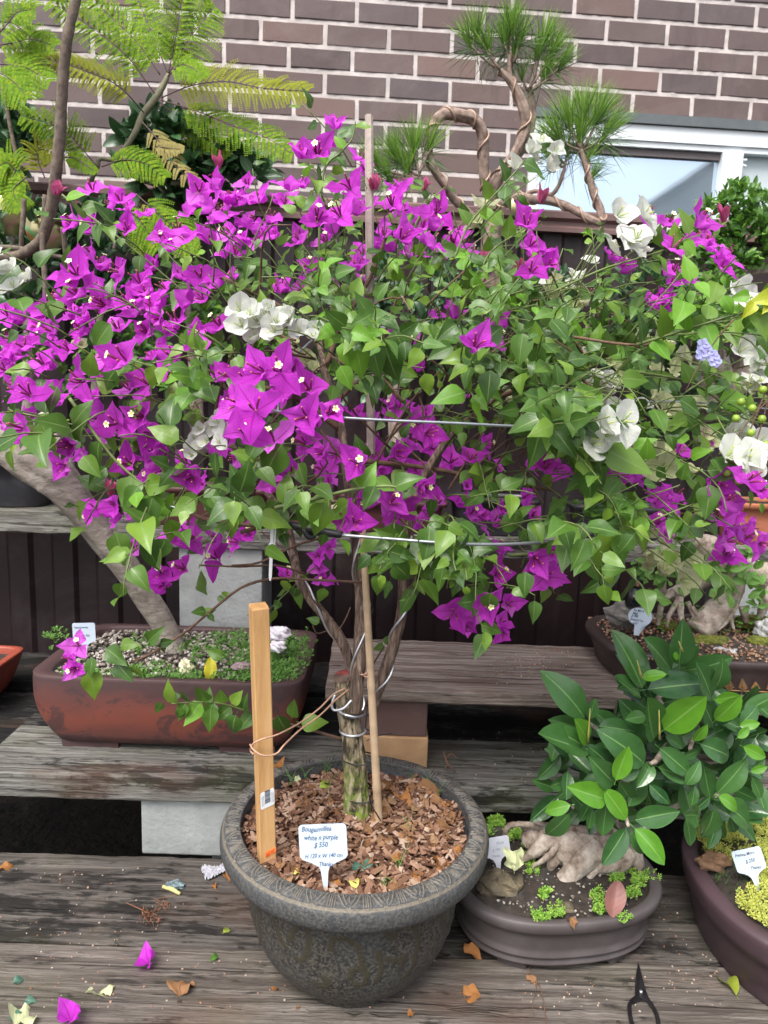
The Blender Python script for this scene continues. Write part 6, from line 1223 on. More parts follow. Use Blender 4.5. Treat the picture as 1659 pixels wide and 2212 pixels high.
#@@4
# ------------------------------------------------------------------ feathery tree behind, upper left
FERN = mat_leaf('fresh_feathery_leaf', (.075, .18, .012), (.16, .29, .015), (.18, .3, .03), .75, .30, c3=(.30, .36, .025), spec=.15); FERNY = mat_leaf('yellowing_feathery_leaf', (.26, .20, .04), (.34, .29, .06), (.4, .35, .1), .5, .4)
FSTEM = mat_plain('purple_brown_rachis', (.085, .045, .04), .6, .3, 40, .2); FTR = mat_plain('warty_brown_grey_stem', (.15, .115, .085), .85, .45, 90, .9)
ft = thing('feathery_tree', P(100, 640, 1.9), 'feathery tree with lacy bright green fronds in front of the bricks, upper left', 'tree')
def frond(mb, ms, pts, npair=13, plen=.075, lf=.0115, droop=.45, rad=.0017):
    pp = catmull([P(*q) for q in pts], 10); ms.tube(pp, [rad, rad * .6, rad * .25], 5, 0, 1); m = len(pp) - 1
    for i in range(npair):
        f_ = .18 + .80 * i / (npair - 1); k = min(m - 1, int(f_ * m)); p = pp[k] + (pp[k + 1] - pp[k]) * (f_ * m - k); T = nrm(pp[k + 1] - pp[k])
        sd_ = nrm(np.cross(T, [0.1, -1, .25])); L = plen * .88 * (sin(pi * (.22 + .70 * f_)) ** .7) * nr.uniform(.88, 1.1)
        for s_ in (-1, 1):
            d0 = nrm(sd_ * s_ * .9 + T * .55 + rv(.12)); n_ = 13; a = p; prev = p
            for j in range(1, n_ + 1):
                g_ = j / n_; d_ = nrm(d0 + np.array([0, 0, -droop * 1.6 * g_])); q = prev + d_ * L / n_
                lat = nrm(np.cross(d_, [0.05, -1, .3])); ll = lf * (1.05 - .55 * g_) 
                for s2 in (-1, 1):
                    e = nrm(lat * s2 + d_ * .55); w = nrm(np.cross(e, [0, -1, .3])) * ll * .25
                    b = q + e * ll * .5; mb.add([q, b + w, q + e * ll, b - w], [(0, 1, 2, 3)], [(.5, 0), (1, .5), (.5, 1), (0, .5)])
                prev = q
mbf, mby, msn, mby2 = MB(), MB(), MB(), MB(); Q = lambda x, y, Yd: (x * .293, y * .293, Yd)
FR = [([Q(1240,550,1.95),Q(1290,300,1.93),Q(1350,-60,1.9)],14,.085),([Q(1240,550,1.95),Q(1400,280,1.93),Q(1570,60,1.92)],15,.09),([Q(1180,550,1.95),Q(1000,300,1.95),Q(680,0,1.93)],16,.07),([Q(1140,690,1.93),Q(950,430,1.9),Q(700,220,1.86),Q(380,10,1.82)],18,.075),
 ([Q(1060,830,1.93),Q(880,640,1.88),Q(650,530,1.83),Q(420,455,1.8),Q(150,430,1.78)],20,.06),([Q(1190,720,1.93),Q(1400,635,1.9),Q(1660,600,1.88),Q(1950,650,1.87),Q(2260,670,1.86)],22,.075),([Q(1190,740,1.95),Q(1450,820,1.93),Q(1700,920,1.9),Q(1950,1010,1.88),Q(2150,1130,1.87)],20,.075),
 ([Q(730,1200,1.9),Q(620,900,1.9),Q(540,750,1.9),Q(500,590,1.9)],15,.075),([Q(720,1230,1.9),Q(560,1050,1.88),Q(430,940,1.86),Q(170,850,1.84)],16,.07),([Q(750,1230,1.88),Q(900,1180,1.86),Q(1050,1200,1.85),Q(1200,1300,1.85)],12,.06),([Q(1240,550,1.97),Q(1120,250,2.0),Q(1000,-40,2.02)],14,.08),
 ([Q(-60,300,1.75),Q(60,170,1.74),Q(130,90,1.73),Q(230,70,1.72)],10,.07),([Q(-60,340,1.78),Q(100,315,1.77),Q(240,290,1.76),Q(380,330,1.75)],12,.06),([Q(-60,470,1.75),Q(100,480,1.75),Q(200,500,1.74),Q(350,590,1.73)],12,.07),([Q(-60,520,1.74),Q(40,560,1.73),Q(120,620,1.72),Q(190,700,1.71)],12,.075),
 ([Q(1160,740,2.0),Q(1350,900,2.0),Q(1550,1040,2.0),Q(1700,1100,1.98)],14,.06),([Q(740,1200,1.86),Q(900,1400,1.84),Q(1100,1420,1.82),Q(1250,1500,1.8)],14,.075),([Q(1000,1430,1.86),Q(1150,1560,1.84),Q(1300,1700,1.82),Q(1400,1850,1.8)],14,.075),([Q(900,1500,1.84),Q(1050,1650,1.83),Q(1150,1820,1.82)],12,.08),
 ([Q(330,1310,1.8),Q(280,1180,1.8),Q(300,1100,1.79),Q(400,1130,1.78)],9,.05),([Q(130,1290,1.76),Q(60,1200,1.75),Q(-30,1230,1.74)],10,.06),([Q(140,1200,1.76),Q(80,1330,1.75),Q(20,1420,1.74)],11,.06),([Q(200,1300,1.75),Q(100,1400,1.74),Q(150,1520,1.73)],11,.055),([Q(1240,560,1.92),Q(1330,480,1.88),Q(1420,500,1.85),Q(1480,560,1.83)],8,.05),([Q(0,1050,1.8),Q(-30,1150,1.8),Q(60,1190,1.8)],8,.05),([Q(480,1160,1.85),Q(560,1170,1.84),Q(690,1260,1.82)],6,.03)]
for i_, (pts, n_, pl) in enumerate(FR):
    if i_ in (7, 16): continue
    frond(mbf if i_ not in (4, 5, 19) else mby2, msn, pts, n_, pl)
frond(mby, msn, [Q(1040, 890, 1.9), Q(1180, 1050, 1.88), Q(1300, 1230, 1.86), Q(1480, 1380, 1.85)], 9, .045, .010); frond(mby, msn, [Q(1150, 1080, 1.88), Q(1230, 1090, 1.87), Q(1330, 1100, 1.86)], 5, .03)
mbf.build('fronds', FERN, ft); mby.build('yellowing_fronds', FERNY, ft); mby2.build('golden_green_fronds', mat_leaf('golden_green_feathery_leaf', (.19, .24, .02), (.30, .31, .03), (.25, .3, .05), .75, .3, spec=.15), ft); msn.build('frond_stems', FSTEM, ft)
mb = MB(); droot(mb, [(168,-30,1.6),(163,5,1.6),(152,50,1.6),(146,80,1.6),(138,146,1.61),(133,220,1.62),(129,293,1.63),(122,366,1.64),(114,430,1.66),(102,487,1.68),(85,524,1.7),(52,546,1.72),(20,555,1.73),(-30,548,1.74)], [.010,.010,.0105,.011,.0115,.012,.0125,.0125,.0125,.0125,.012,.0115], 10, .09); mb.build('trunk', FTR, ft)
mb = MB()
for pts, rd in [([(97,421,1.68),(94,480,1.68),(92,540,1.68),(97,600,1.68),(98,665,1.68)], [.005,.006,.006,.006]), ([(52,430,1.72),(50,470,1.72),(47,505,1.72),(46,540,1.73)], [.006,.006,.005]), ([(-10,533,1.73),(40,537,1.72),(90,548,1.71),(150,558,1.7)], [.006,.006,.004]), ([(8,200,1.78),(14,230,1.78),(25,290,1.78),(34,330,1.78),(46,380,1.78),(48,430,1.75)], [.0035,.005,.005]), ([(135,490,1.75),(140,530,1.76),(142,600,1.78)], [.006,.005])]: droot(mb, pts, rd, 8, .1)
mb.build('side_stems', FTR, ft)
mb = MB(); droot(mb, [(196,392,1.93),(210,360,1.92),(217,343,1.92),(250,342,1.93),(290,290,1.94),(308,250,1.95),(330,220,1.95),(352,186,1.95),(364,160,1.95)], [.006,.006,.005,.005,.0075,.009,.009,.008,.005], 8, .08); mb.build('green_stem', mat_plain('olive_green_bark', (.19, .18, .11), .7, .3, 50, .3), ft)

# ------------------------------------------------------------------ pine
PN = mat_leaf('pine_needle', (.08, .19, .02), (.19, .36, .035), (.2, .3, .1), .45, .15, c3=(.28, .50, .06)); PND = mat_leaf('darker_pine_needle', (.035, .090, .030), (.075, .155, .045), (.2, .3, .1), .5, .1)
PBK = mat_plain('reddish_brown_pine_bark', (.21, .135, .10), .85, .4, 60, .9, c2=(.42, .31, .25)); PWR = mat_plain('tan_training_wire', (.38, .26, .19), .45, .1, 60, 0, metal=.3)
pn = thing('pine_bonsai', P(1070, 620, 2.0), 'wired pine bonsai with looping bare branches and needle pads beside the window', 'pine tree')
K = lambda x, y, Yd: (829.5 + x / 2, y / 2, Yd)
PB = [([K(465,1250,2.0),K(462,1100,2.0),K(462,1000,2.0),K(455,900,2.0),K(475,800,1.99),K(520,730,1.98),K(575,650,1.97),K(610,560,1.97),K(605,480,1.96),K(575,400,1.96),K(545,350,1.96),K(500,305,1.96)], [.030,.029,.028,.024,.020,.018,.017,.0165,.015,.013,.011,.008]),
 ([K(560,700,2.0),K(620,600,2.0),K(638,520,2.0),K(640,440,2.0),K(630,380,2.0)], [.012,.012,.012,.010,.008]), ([K(545,360,1.96),K(540,300,1.96),K(542,240,1.96)], [.009,.008,.006]),
 ([K(440,820,1.96),K(432,740,1.95),K(430,640,1.94),K(420,560,1.93),K(385,515,1.92),K(330,500,1.91),K(270,492,1.9),K(225,520,1.9),K(200,580,1.9),K(190,650,1.9),K(215,730,1.9),K(265,800,1.91),K(305,860,1.93),K(350,910,1.95),K(420,960,1.98)], [.014,.015,.0155,.016,.016,.016,.016,.015,.014,.0125,.011,.0115,.012,.012,.012]),
 ([K(480,890,1.98),K(530,870,1.94),K(590,850,1.92),K(650,862,1.9),K(740,872,1.88),K(800,895,1.86),K(850,925,1.85),K(910,955,1.84),K(940,955,1.84),K(932,900,1.84),K(905,840,1.84),K(890,780,1.84),K(872,720,1.84),K(852,650,1.84)], [.014,.013,.012,.011,.011,.0105,.010,.010,.0105,.011,.0105,.010,.0085,.006]),
 ([K(620,835,1.91),K(660,825,1.9),K(720,840,1.88),K(750,810,1.87),K(772,760,1.86),K(785,700,1.86)], [.007,.006,.006,.005,.004]), ([K(195,640,1.9),K(170,700,1.88),K(150,760,1.87)], [.007,.005,.004]), ([K(540,750,1.98),K(520,700,1.95),K(500,760,1.92)], [.005,.004,.002])]
PB = [(q, [r * .86 for r in w]) for q, w in PB]
mb = MB(); mb.bark([P(*q) for q in PB[0][0]], PB[0][1], 30, 0, 10, .14, 8, 26, 5, .12); mb.build('trunk', PBK, pn)
mb = MB()
for i_, (pts, rd) in enumerate(PB[1:]): mb.bark([P(*q) for q in pts], rd, 20, 0, 8, .14, 8, 30, i_, .12)
mb.build('branches', PBK, pn)
mb = MB()
for bi, tr_ in ((0, 5), (3, 8), (4, 7)):
    pts, rd = PB[bi]; pp = catmull([P(*q) for q in pts], 12); rr = np.interp(np.linspace(0, 1, len(pp)), np.linspace(0, 1, len(rd)), rd); out = []
    for j in range(len(pp)):
        T = nrm(pp[min(j + 1, len(pp) - 1)] - pp[max(j - 1, 0)]); a = nrm(np.cross(T, [.1, 1, .1])); b = np.cross(T, a); w = 2 * pi * tr_ * j / len(pp); out.append(pp[j] + (rr[j] + .0018) * (cos(w) * a + sin(w) * b))
    mb.tube(out, .0028, 6, 0, 2)
mb.build('training_wire', PWR, pn)
def tuft_pine(mb, p, d_, n, L, w=.00075, sp=.5):
    L *= 1.25; n = int(n * nr.uniform(.7, 1.1))
    for _ in range(n):
        e = nrm(np.asarray(d_) + rv(sp)); s_ = nrm(np.cross(e, rv() + [.01, 0, 0])) * w; a = np.asarray(p) + e * .004 - nrm(d_) * nr.uniform(0, .02); m_ = a + e * L * .5; b = a + e * L * nr.uniform(.8, 1.1) + np.array([0, 0, -.06 * L])
        mb.add([a - s_, a + s_, m_ + s_ * .9, b, m_ - s_ * .9], [(0, 1, 2, 4), (4, 2, 3)], [(.3, 0), (.7, 0), (.7, .5), (.5, 1), (.3, .5)])
a1, a2, tw = MB(), MB(), MB()
for (x, y, ux, n, L, fr, Yd) in [(400,150,-.1,100,.075,(500,300),1.95),(450,210,-.4,90,.07,(500,300),1.95),(370,190,-.4,80,.07,(480,290),1.95),(550,130,0,130,.075,(545,260),1.96),(520,180,-.1,110,.07,(545,270),1.96),(590,170,.15,110,.07,(560,270),1.96),(560,230,0,80,.06,(545,300),1.97),(690,180,.3,110,.075,(630,380),1.98),(720,240,.4,100,.075,(630,380),1.98),(660,240,.2,90,.07,(630,380),1.98),(760,290,.6,80,.07,(640,390),1.98),(690,330,.3,90,.065,(640,390),1.98),(600,330,0,50,.06,(620,390),1.99),
 (860,500,0,120,.085,(855,640),1.84),(800,540,-.3,110,.085,(850,640),1.84),(920,520,.35,110,.085,(860,640),1.84),(760,600,-.6,90,.08,(850,650),1.84),(950,590,.6,90,.085,(860,650),1.84),(850,600,0,120,.075,(855,660),1.84),(790,660,-.5,80,.07,(785,700),1.86),(720,640,-.5,80,.075,(785,710),1.86),(880,680,.4,60,.07,(875,740),1.84),(740,700,-.5,60,.065,(785,720),1.86),(900,760,.5,40,.05,(890,790),1.84),
 (60,690,-.5,110,.08,(150,760),1.87),(130,650,0,110,.08,(155,750),1.87),(190,640,.4,80,.075,(190,640),1.89),(20,760,-.6,90,.075,(150,770),1.87),(100,740,-.1,90,.07,(150,770),1.87),(-30,720,-.6,80,.08,(150,770),1.87)]:
    p = P(*K(x, y, Yd)); b = P(*K(fr[0], fr[1], Yd)); tw = MB(); tw.tube([b, (b + p) / 2 + [0, 0, -.004], p], [.0035, .003, .0025], 6, 0, 3, knob=.15); tw.build('twig', PBK, pn)
    tuft_pine(a1, p, [ux, -.15, 1.0], n, L); tuft_pine(a2, p - [0, 0, .012], [ux * 1.3, -.1, .1], n // 2, L * 1.05, sp=.95)
for (x, y) in [(700,100),(760,100),(500,60),(330,130),(250,190),(820,150),(300,330),(980,440),(930,380)]:
    pass
a1.build('needles', PN, pn); a2.build('old_needles', PND, pn)
DPOT = mat_plain('dark_glazed_pot', (.022, .022, .026), .35, .3, 12, .05)
def simple_pot(name, c, hx, hy, h, mat, label, power=2, flare=.8, cat='pot'):
    th_ = thing(name, c, label, cat); mb = MB(); mb.lathe([(0, .0), (flare, 0), (flare + .02, .006), (.93, h * .55), (.96, h * .85), (1.03, h * .87), (1.04, h * .97), (1.02, h), (.93, h), (.92, h * .9)], c, 72, 0, hx, hy, power=power); mb.build('body', mat, th_)
    mb = MB(); mb.lathe([(0, h * .93), (.93, h * .88)], c, 40, 0, hx, hy, power=power); mb.build('soil', SOIL, th_); return th_
SH = .612
MAR = mat_plain('maroon_clay', (.075, .024, .022), .5, .2, 9, .1); TER = mat_plain('terracotta', (.36, .12, .06), .7, .2, 14, .2)
simple_pot('dark_pot', np.array([.30, 1.94, SH]), .12, .07, .10, DPOT, 'dark pot of the pine on the back shelf, hidden behind the crown', 4, .85)
simple_pot('maroon_tray', np.array([.01, 1.935, SH]), .155, .072, .085, MAR, 'long maroon tray on the back shelf behind the tree centre', 8, .88)
simple_pot('maroon_tray', np.array([-.46, 1.935, SH]), .17, .075, .105, MAR, 'maroon tray with an orange lip on the shelf behind the left flowers', 8, .88)
mb = MB(); mb.lathe([(1.045, .0), (1.06, .004), (1.05, .016), (.96, .016)], np.array([-.46, 1.935, SH + .104]), 72, 0, .17, .075, power=8); mb.build('terracotta_lip', TER, [o for o in scene.objects if o.name.startswith('maroon_tray')][-1] if False else None) if False else None
simple_pot('dark_pot', np.array([-1.03, 1.93, .645]), .13, .075, .125, DPOT, 'black pot with peeling white flecks on the left shelf', 3, .8)
simple_pot('terracotta_pot', np.array([1.08, 1.935, SH]), .15, .075, .115, TER, 'terracotta pot on the back shelf at the right edge', 6, .86)

# ------------------------------------------------------------------ leafy bonsai standing on the back shelf
BUSH = mat_leaf('small_glossy_green_leaf', (.040, .115, .022), (.085, .20, .030), (.12, .22, .06), .35, .25, c3=(.17, .34, .03), spec=.5); BUSHD = mat_leaf('dark_shiny_leaf', (.020, .060, .022), (.040, .105, .035), (.10, .2, .09), .3, .12, spec=.6)
def bush(base, blobs, trunk, mat, name, label, cat, L=.024, tpl=None, tm=None):
    th_ = thing(name, base, label, cat); mb = MB()
    for (x, y, rx, ry, Yd, n) in blobs:
        for _ in range(n):
            a = nr.uniform(0, 6.28); r = nr.uniform(.25, 1) ** .6; q = P(x + rx * r * cos(a), y + ry * r * sin(a), Yd + nr.uniform(-.07, .07)); out = nrm(q - P(x, y + ry * .6, Yd + .05))
            for k in range(3): mb.tpl((tpl or FL)[nr.randint(len(tpl or FL))], q + rv(.006), frame(out * .7 + rv(.7) + [0, 0, .35], np.array([0, -.7, .7]) + rv(.5)), L * nr.uniform(.7, 1.2))
    mb.build('crown', mat, th_); mb = MB()
    for pts, rd in trunk: droot(mb, pts, rd, 9, .08)
    mb.build('trunk', tm or GBARK, th_); return th_
bush(P(1560, 830, 1.93), [(1600,440,40,45,1.93,70),(1560,470,60,45,1.93,90),(1500,520,50,40,1.92,70),(1630,520,60,60,1.92,120),(1570,560,60,40,1.92,70),(1460,500,30,25,1.92,25),(1660,470,40,60,1.94,80)], [([(1560,900,1.93),(1540,800,1.93),(1520,740,1.94),(1545,640,1.94),(1600,590,1.94),(1670,580,1.94)], [.06,.05,.035,.022,.016,.012]), ([(1600,830,1.93),(1640,780,1.93),(1690,760,1.93)], [.045,.04,.03]), ([(1545,640,1.94),(1500,610,1.93),(1470,600,1.93)], [.014,.010,.006]), ([(1600,590,1.93),(1560,520,1.94)], [.012,.006])], BUSH, 'leafy_bonsai', 'dense small leaved bonsai in front of the window at the right edge', 'bonsai tree', .026)
bush(P(1580, 800, 1.8), [(1540,640,70,45,1.82,80),(1600,690,60,50,1.82,70),(1500,700,50,40,1.82,50),(1570,740,60,30,1.82,40)], [([(1560,820,1.84),(1550,700,1.84),(1530,640,1.84)], [.01,.006,.003])], BUSH, 'leafy_bonsai', 'soft pale green small leaved shrub right, below the dense window bonsai', 'bonsai tree', .026)
bush(P(60, 620, 2.0), [(20,270,30,50,2.0,30),(60,300,30,25,2.0,24),(10,330,25,30,2.0,20)], [([(60,480,2.0),(45,400,2.0),(20,350,2.0),(60,310,2.0)], [.01,.008,.005,.003])], BUSHD, 'ficus_plant', 'dark shiny ficus clump at the left edge in front of the bricks', 'plant', .055)
bush(P(350, 560, 2.05), [(330,290,60,35,2.05,34),(400,320,50,40,2.05,30),(300,350,40,40,2.05,24),(440,370,50,30,2.05,26),(500,350,50,24,2.05,20),(360,400,60,30,2.05,26),(540,370,30,20,2.03,12)], [([(340,460,2.05),(345,400,2.05),(300,385,2.04),(400,400,2.04)], [.016,.014,.010,.006])], BUSHD, 'ficus_plant', 'dark ficus with black pot behind the feathery fronds', 'plant', .06)
bush(P(90, 700, 1.95), [(40,480,50,60,1.95,44),(110,520,60,60,1.95,44),(60,600,60,50,1.95,40),(170,600,60,60,1.97,44),(260,580,70,60,1.97,50),(20,700,40,60,1.95,30),(220,480,60,40,1.97,30)], [([(60,950,1.95),(60,700,1.95),(20,560,1.95),(60,480,1.95)], [.018,.012,.006,.004]), ([(200,900,1.97),(220,650,1.97),(250,520,1.97)], [.012,.008,.004])], BUSHD, 'shade_shrub', 'dark leafy shrub behind the flowers at the far left', 'shrub', .04)
bush(P(420, 800, 1.97), [(360,520,70,50,1.97,44),(420,640,90,60,1.97,60),(520,720,90,60,1.97,50),(380,780,90,60,1.97,50),(240,760,80,60,1.97,40),(100,820,80,60,1.97,40)], [([(430,980,1.96),(420,800,1.97),(400,620,1.97),(360,520,1.97)], [.022,.016,.010,.004])], BUSH, 'shade_shrub', 'green leafy bonsai behind the left mass of magenta bracts', 'shrub', .034)
bush(P(850, 900, 1.97), [(760,620,90,60,1.97,60),(900,600,90,60,1.97,60),(850,720,110,60,1.97,70),(980,760,80,60,1.97,50),(760,800,80,60,1.97,40),(1060,620,80,60,1.97,50)], [([(860,1000,1.96),(850,850,1.97),(880,700,1.97),(850,600,1.97)], [.022,.016,.010,.004])], BUSHD, 'shade_shrub', 'dark leafy bonsai in the maroon tray behind the crown centre', 'shrub', .034)
bush(P(1250, 900, 1.97), [(1180,640,80,60,1.97,50),(1280,700,100,70,1.97,70),(1380,760,90,60,1.97,60),(1200,800,80,60,1.97,50),(1400,640,70,60,1.97,50),(1480,820,80,60,1.95,50),(1330,860,90,50,1.97,40)], [([(1290,1000,1.96),(1280,880,1.97),(1260,740,1.97),(1300,640,1.97)], [.024,.016,.010,.004])], BUSHD, 'shade_shrub', 'dark leafy bonsai on the back shelf behind the right half of the crown', 'shrub', .034)
simple_pot('dark_pot', np.array([.64, 1.94, SH]), .13, .07, .09, DPOT, 'dark low pot on the back shelf behind the right half of the crown', 3, .85)
# lilac flower and green berries at the right
DUR = mat_leaf('lilac_petal', (.42, .42, .80), (.52, .52, .88), (.3, .3, .7), .5, .3); BER = mat_plain('green_berry', (.22, .34, .03), .35, .2, 80, .05)
du = thing('duranta_sprig', P(1650, 840, 1.0), 'drooping sprig with green berries and a lilac flower at the right edge', 'plant')
mb = MB()
for (x, y) in [(1518,745),(1528,760),(1515,765),(1545,780),(1540,770)]:
    p = P(x, y, .99)
    for k in range(5): a = k * 1.257; mb.tpl(leaf_tpl(lambda t: .5 * sin(pi * min(.98, t * .8 + .1)), 5, .1, .2, .3, 0, 0, k, 4), p, frame(np.array([cos(a), -.3, sin(a)]), [0, -1, .2]), .0095)
mb.build('lilac_flower', DUR, du)
mb = MB(); 
for (x, y) in [(1601,868),(1590,904),(1648,842),(1625,882),(1609,964),(1600,999),(1580,990),(1622,935),(1570,1022),(1655,960),(1646,905),(1595,1040)]:
    p = P(x, y, .97); mb.lathe([(0, .0055), (.0035, .0045), (.0055, .001), (.0052, -.002), (.003, -.0048), (0, -.0055)], p, 12)
mb.build('berries', BER, du)
mb = MB()
for pts in [[(1665,820,.97),(1640,880,.97),(1610,960,.97),(1590,1050,.97)], [(1665,830,.97),(1650,900,.97),(1625,980,.97),(1600,1060,.97)], [(1665,860,.97),(1625,900,.97),(1585,960,.97),(1572,1020,.97)], [(1585,690,.99),(1550,730,.99),(1510,790,.99),(1478,850,.99)]]: mb.tube([P(*q) for q in pts], [.0012, .001, .0006], 5, 0, 4)
mb.build('sprig_stems', STEMB, du)
# hanging discs that scare birds
t = NT('iridescent_disc'); lw = t.n('LayerWeight'); lw.inputs[0].default_value = .4; v = t.map(); c = t.ramp(t.math('FRACT', t.math('ADD', t.math('MULTIPLY', t.noise(v, 9, 1), 2.2), lw.outputs[1])), [(0, (.5, .42, .2)), (.4, (.45, .4, .22)), (.55, (.2, .6, .25)), (.65, (.7, .3, .1)), (.8, (.5, .42, .2))]); DISC = t.set(c, .25, None, .7)
for (x, y, Yd, r, rx, lab) in [(1122, 447, 1.93, .030, .7, 'golden disc hanging under the pine trunk near the window'), (14, 455, 1.9, .062, .6, 'large olive tinted disc hanging at the far left edge'), (100, 495, 1.9, .052, .5, 'hanging disc with a rainbow streak behind the left stems')]:
    c = P(x, y, Yd); mb = MB(); V = []; n = 40
    for s_ in (-.0006, .0006):
        for rr in (.13 * r, r):
            for k in range(n): V.append(c + np.array([rr * cos(2 * pi * k / n) * (.85 if rx else 1), s_ + rr * cos(2 * pi * k / n) * .4, rr * sin(2 * pi * k / n)]))
    mb.add(V, [(k, (k + 1) % n, n + (k + 1) % n, n + k) for k in range(n)] + [(3 * n + k, 3 * n + (k + 1) % n, 2 * n + (k + 1) % n, 2 * n + k) for k in range(n)] + [(n + k, n + (k + 1) % n, 3 * n + (k + 1) % n, 3 * n + k) for k in range(n)])
    meta(mb.build('reflective_disc', DISC, base=tuple(c)), lab, 'disc')

# ------------------------------------------------------------------ things lying on the deck
DZ = .0025
def deck(x, y, dz=DZ): q = Z(x, y, dz); q[2] = dz; return q
def litter(x, y, dx, dy, L, mat, nm, lab, wf=w_bract, up=.15, cat='leaf', curl=.5, fold=.5, z=.004):
    p = deck(x, y, z); q = deck(x + dx, y + dy, z); L = L * .82; return make_leaf(p, nrm(q - p) + [0, 0, up], np.array([0, -.35, .95]) + rv(.2), L, wf, mat, nm, lab, cat, curl=curl, fold=fold, wave=.35)
fvb = [flower_mb(90 + k, w_bract, opening=o, tubes=False) for k, o in enumerate((.55, .45))]
for k, (x, y, s_, ax, lab) in enumerate([(322, 2078, .036, (-.2, -.45, .8), 'fallen magenta bract cluster in the middle of the left deck'), (152, 2205, .040, (.1, -.2, 1), 'fallen magenta bract at the bottom left corner of the photo')]):
    p = deck(x, y, .006); ax = nrm(ax); R = frame(np.cross(ax, [.4, 1, .1]), ax); mb = MB(); V = np.concatenate(fvb[k].v) * s_ @ R.T + p; V[:, 2] = np.maximum(V[:, 2], .002); mb.add(V, fvb[k].f, np.concatenate(fvb[k].uv)); meta(mb.build('fallen_bract', BRACT, base=tuple(p)), lab, 'bract')
litter(215, 2155, 8, -40, .046, BRACTC, 'fallen_bract', 'pale green fallen bract lying flat on the left deck', cat='bract', wf=w_wbract, up=.05, fold=.2)
litter(30, 2215, 40, -30, .050, BRACTC, 'fallen_bract', 'pale bract at the very bottom left with a dark leaf', cat='bract', wf=w_wbract)
litter(22, 2195, 30, 4, .03, TEAL, 'green_leaf', 'small dark green leaf above the corner bract', w_boug); litter(55, 2160, 30, 10, .024, TEAL, 'green_leaf', 'little dark ivy leaf near the left edge of the deck', w_boug); litter(28, 2122, 20, -6, .026, TEAL, 'green_leaf', 'dark green leaf farther up at the left edge', w_boug)
litter(385, 2150, 10, -25, .044, DRY, 'dry_leaf', 'crumpled tan brown leaf right of the pale bract', w_wbract, .3); litter(455, 2075, 22, -18, .030, mat_leaf('plain_green_leaf', (.06, .17, .02), (.08, .2, .03), (.2, .3, .1), .4, .2), 'green_leaf', 'small green leaf left of the big pot on the front sleeper', w_ficus); litter(482, 2015, 16, -14, .026, LIME, 'green_leaf', 'pale green leaf beside the pot wall on the rear sleeper', w_ficus)
litter(-5, 1875, 40, -2, .042, DRYO, 'dry_leaf', 'orange dry leaf at the left edge behind the deck', w_ficus); litter(490, 1885, 4, 40, .034, DRYO, 'dry_leaf', 'hanging tan leaf against the left flank of the big pot', w_ficus, .4); litter(462, 1910, 4, 14, .016, DRYO, 'dry_leaf', 'tiny orange leaf left of the tan leaf by the pot')
litter(1005, 2045, 40, 38, .048, DRYO, 'dry_leaf', 'long twisted orange leaf in front of the oval pot', w_ficus, .2, fold=.9); litter(1000, 2148, 55, 5, .046, DRYO, 'dry_leaf', 'broad rusty orange leaf on the front deck right of the big pot', w_bract, .25); litter(990, 1972, 3, 26, .034, DRY, 'dry_leaf', 'beige leaf propped between the big pot and the oval pot', w_wbract, .9)
litter(1140, 2105, 18, 24, .032, DRY, 'dry_leaf', 'small beige leaf on a thin root in front of the oval pot', w_ficus, .2); litter(1232, 1985, 12, 22, .026, DRY, 'dry_leaf', 'brown leaf lying on the front rim of the oval pot', w_bract, z=.112); litter(880, 2190, 20, 0, .016, DRYO, 'dry_leaf', 'small orange scrap by the foot of the big pot')
litter(1590, 2150, -38, -58, .072, mat_leaf('olive_green_fallen_leaf', (.20, .25, .03), (.26, .31, .04), (.35, .38, .1), .35, .2), 'green_leaf', 'folded olive green leaf beside the purple brown pot', w_ficus, .1, fold=.9); litter(925, 2078, 10, -20, .024, BRACTC, 'fallen_bract', 'pale green scrap of bract behind the right side of the big pot', cat='bract')
litter(590, 2140, 8, -10, .016, DRYO, 'dry_leaf', 'tiny brown husk left of the pot foot'); litter(645, 2178, -1, -1, .01, DRY, 'dry_leaf', 'tiny tan crumb of leaf at the pot foot')
# crumpled plastic, foil, stalk
PLA = mat_plain('white_crumpled_plastic', (.42, .42, .46), .4, .15, 60, .3); mb = MB(); p = deck(440, 1895, .004); g = 12; V = []
q2 = deck(500, 1878, .004)
for j in range(g + 1):
    for i in range(g * 2 + 1):
        u_, w_ = i / (2 * g), j / g; V.append(p + (q2 - p) * u_ * 1.1 + np.array([-.015, .028, 0]) * (w_ - .3) * (1 + .4 * sin(u_ * 9)) + np.array([0, 0, .010 * abs(sin(i * 1.3 + j)) * nr.uniform(.3, 1)]) + rv(.0012))
mb.add(V, [(j * (2 * g + 1) + i, j * (2 * g + 1) + i + 1, (j + 1) * (2 * g + 1) + i + 1, (j + 1) * (2 * g + 1) + i) for j in range(g) for i in range(2 * g)]); meta(mb.build('plastic_scrap', PLA, base=tuple(p)), 'crumpled white plastic scrap against the grey block left of the pot', 'litter')
rock('foil_scrap', deck(377, 1912, .006), np.array([.020, .010, .007]), mat_plain('blue_grey_foil', (.16, .22, .23), .35, .7, 90, .6, metal=.3), 'blue grey lump of foil beside the yellow stalk', 51, 'litter', .25)
mb = MB(); mb.tube([deck(352, 1915, .004), deck(372, 1921, .005), deck(389, 1931, .004)], [.0035, .0042, .003], 8, 0, 3); meta(mb.build('yellow_stalk', mat_plain('pale_yellow_stalk', (.50, .46, .18), .6, .15), base=tuple(deck(370, 1922))), 'short pale yellow stalk lying on the rear sleeper', 'stalk')
mb = MB()
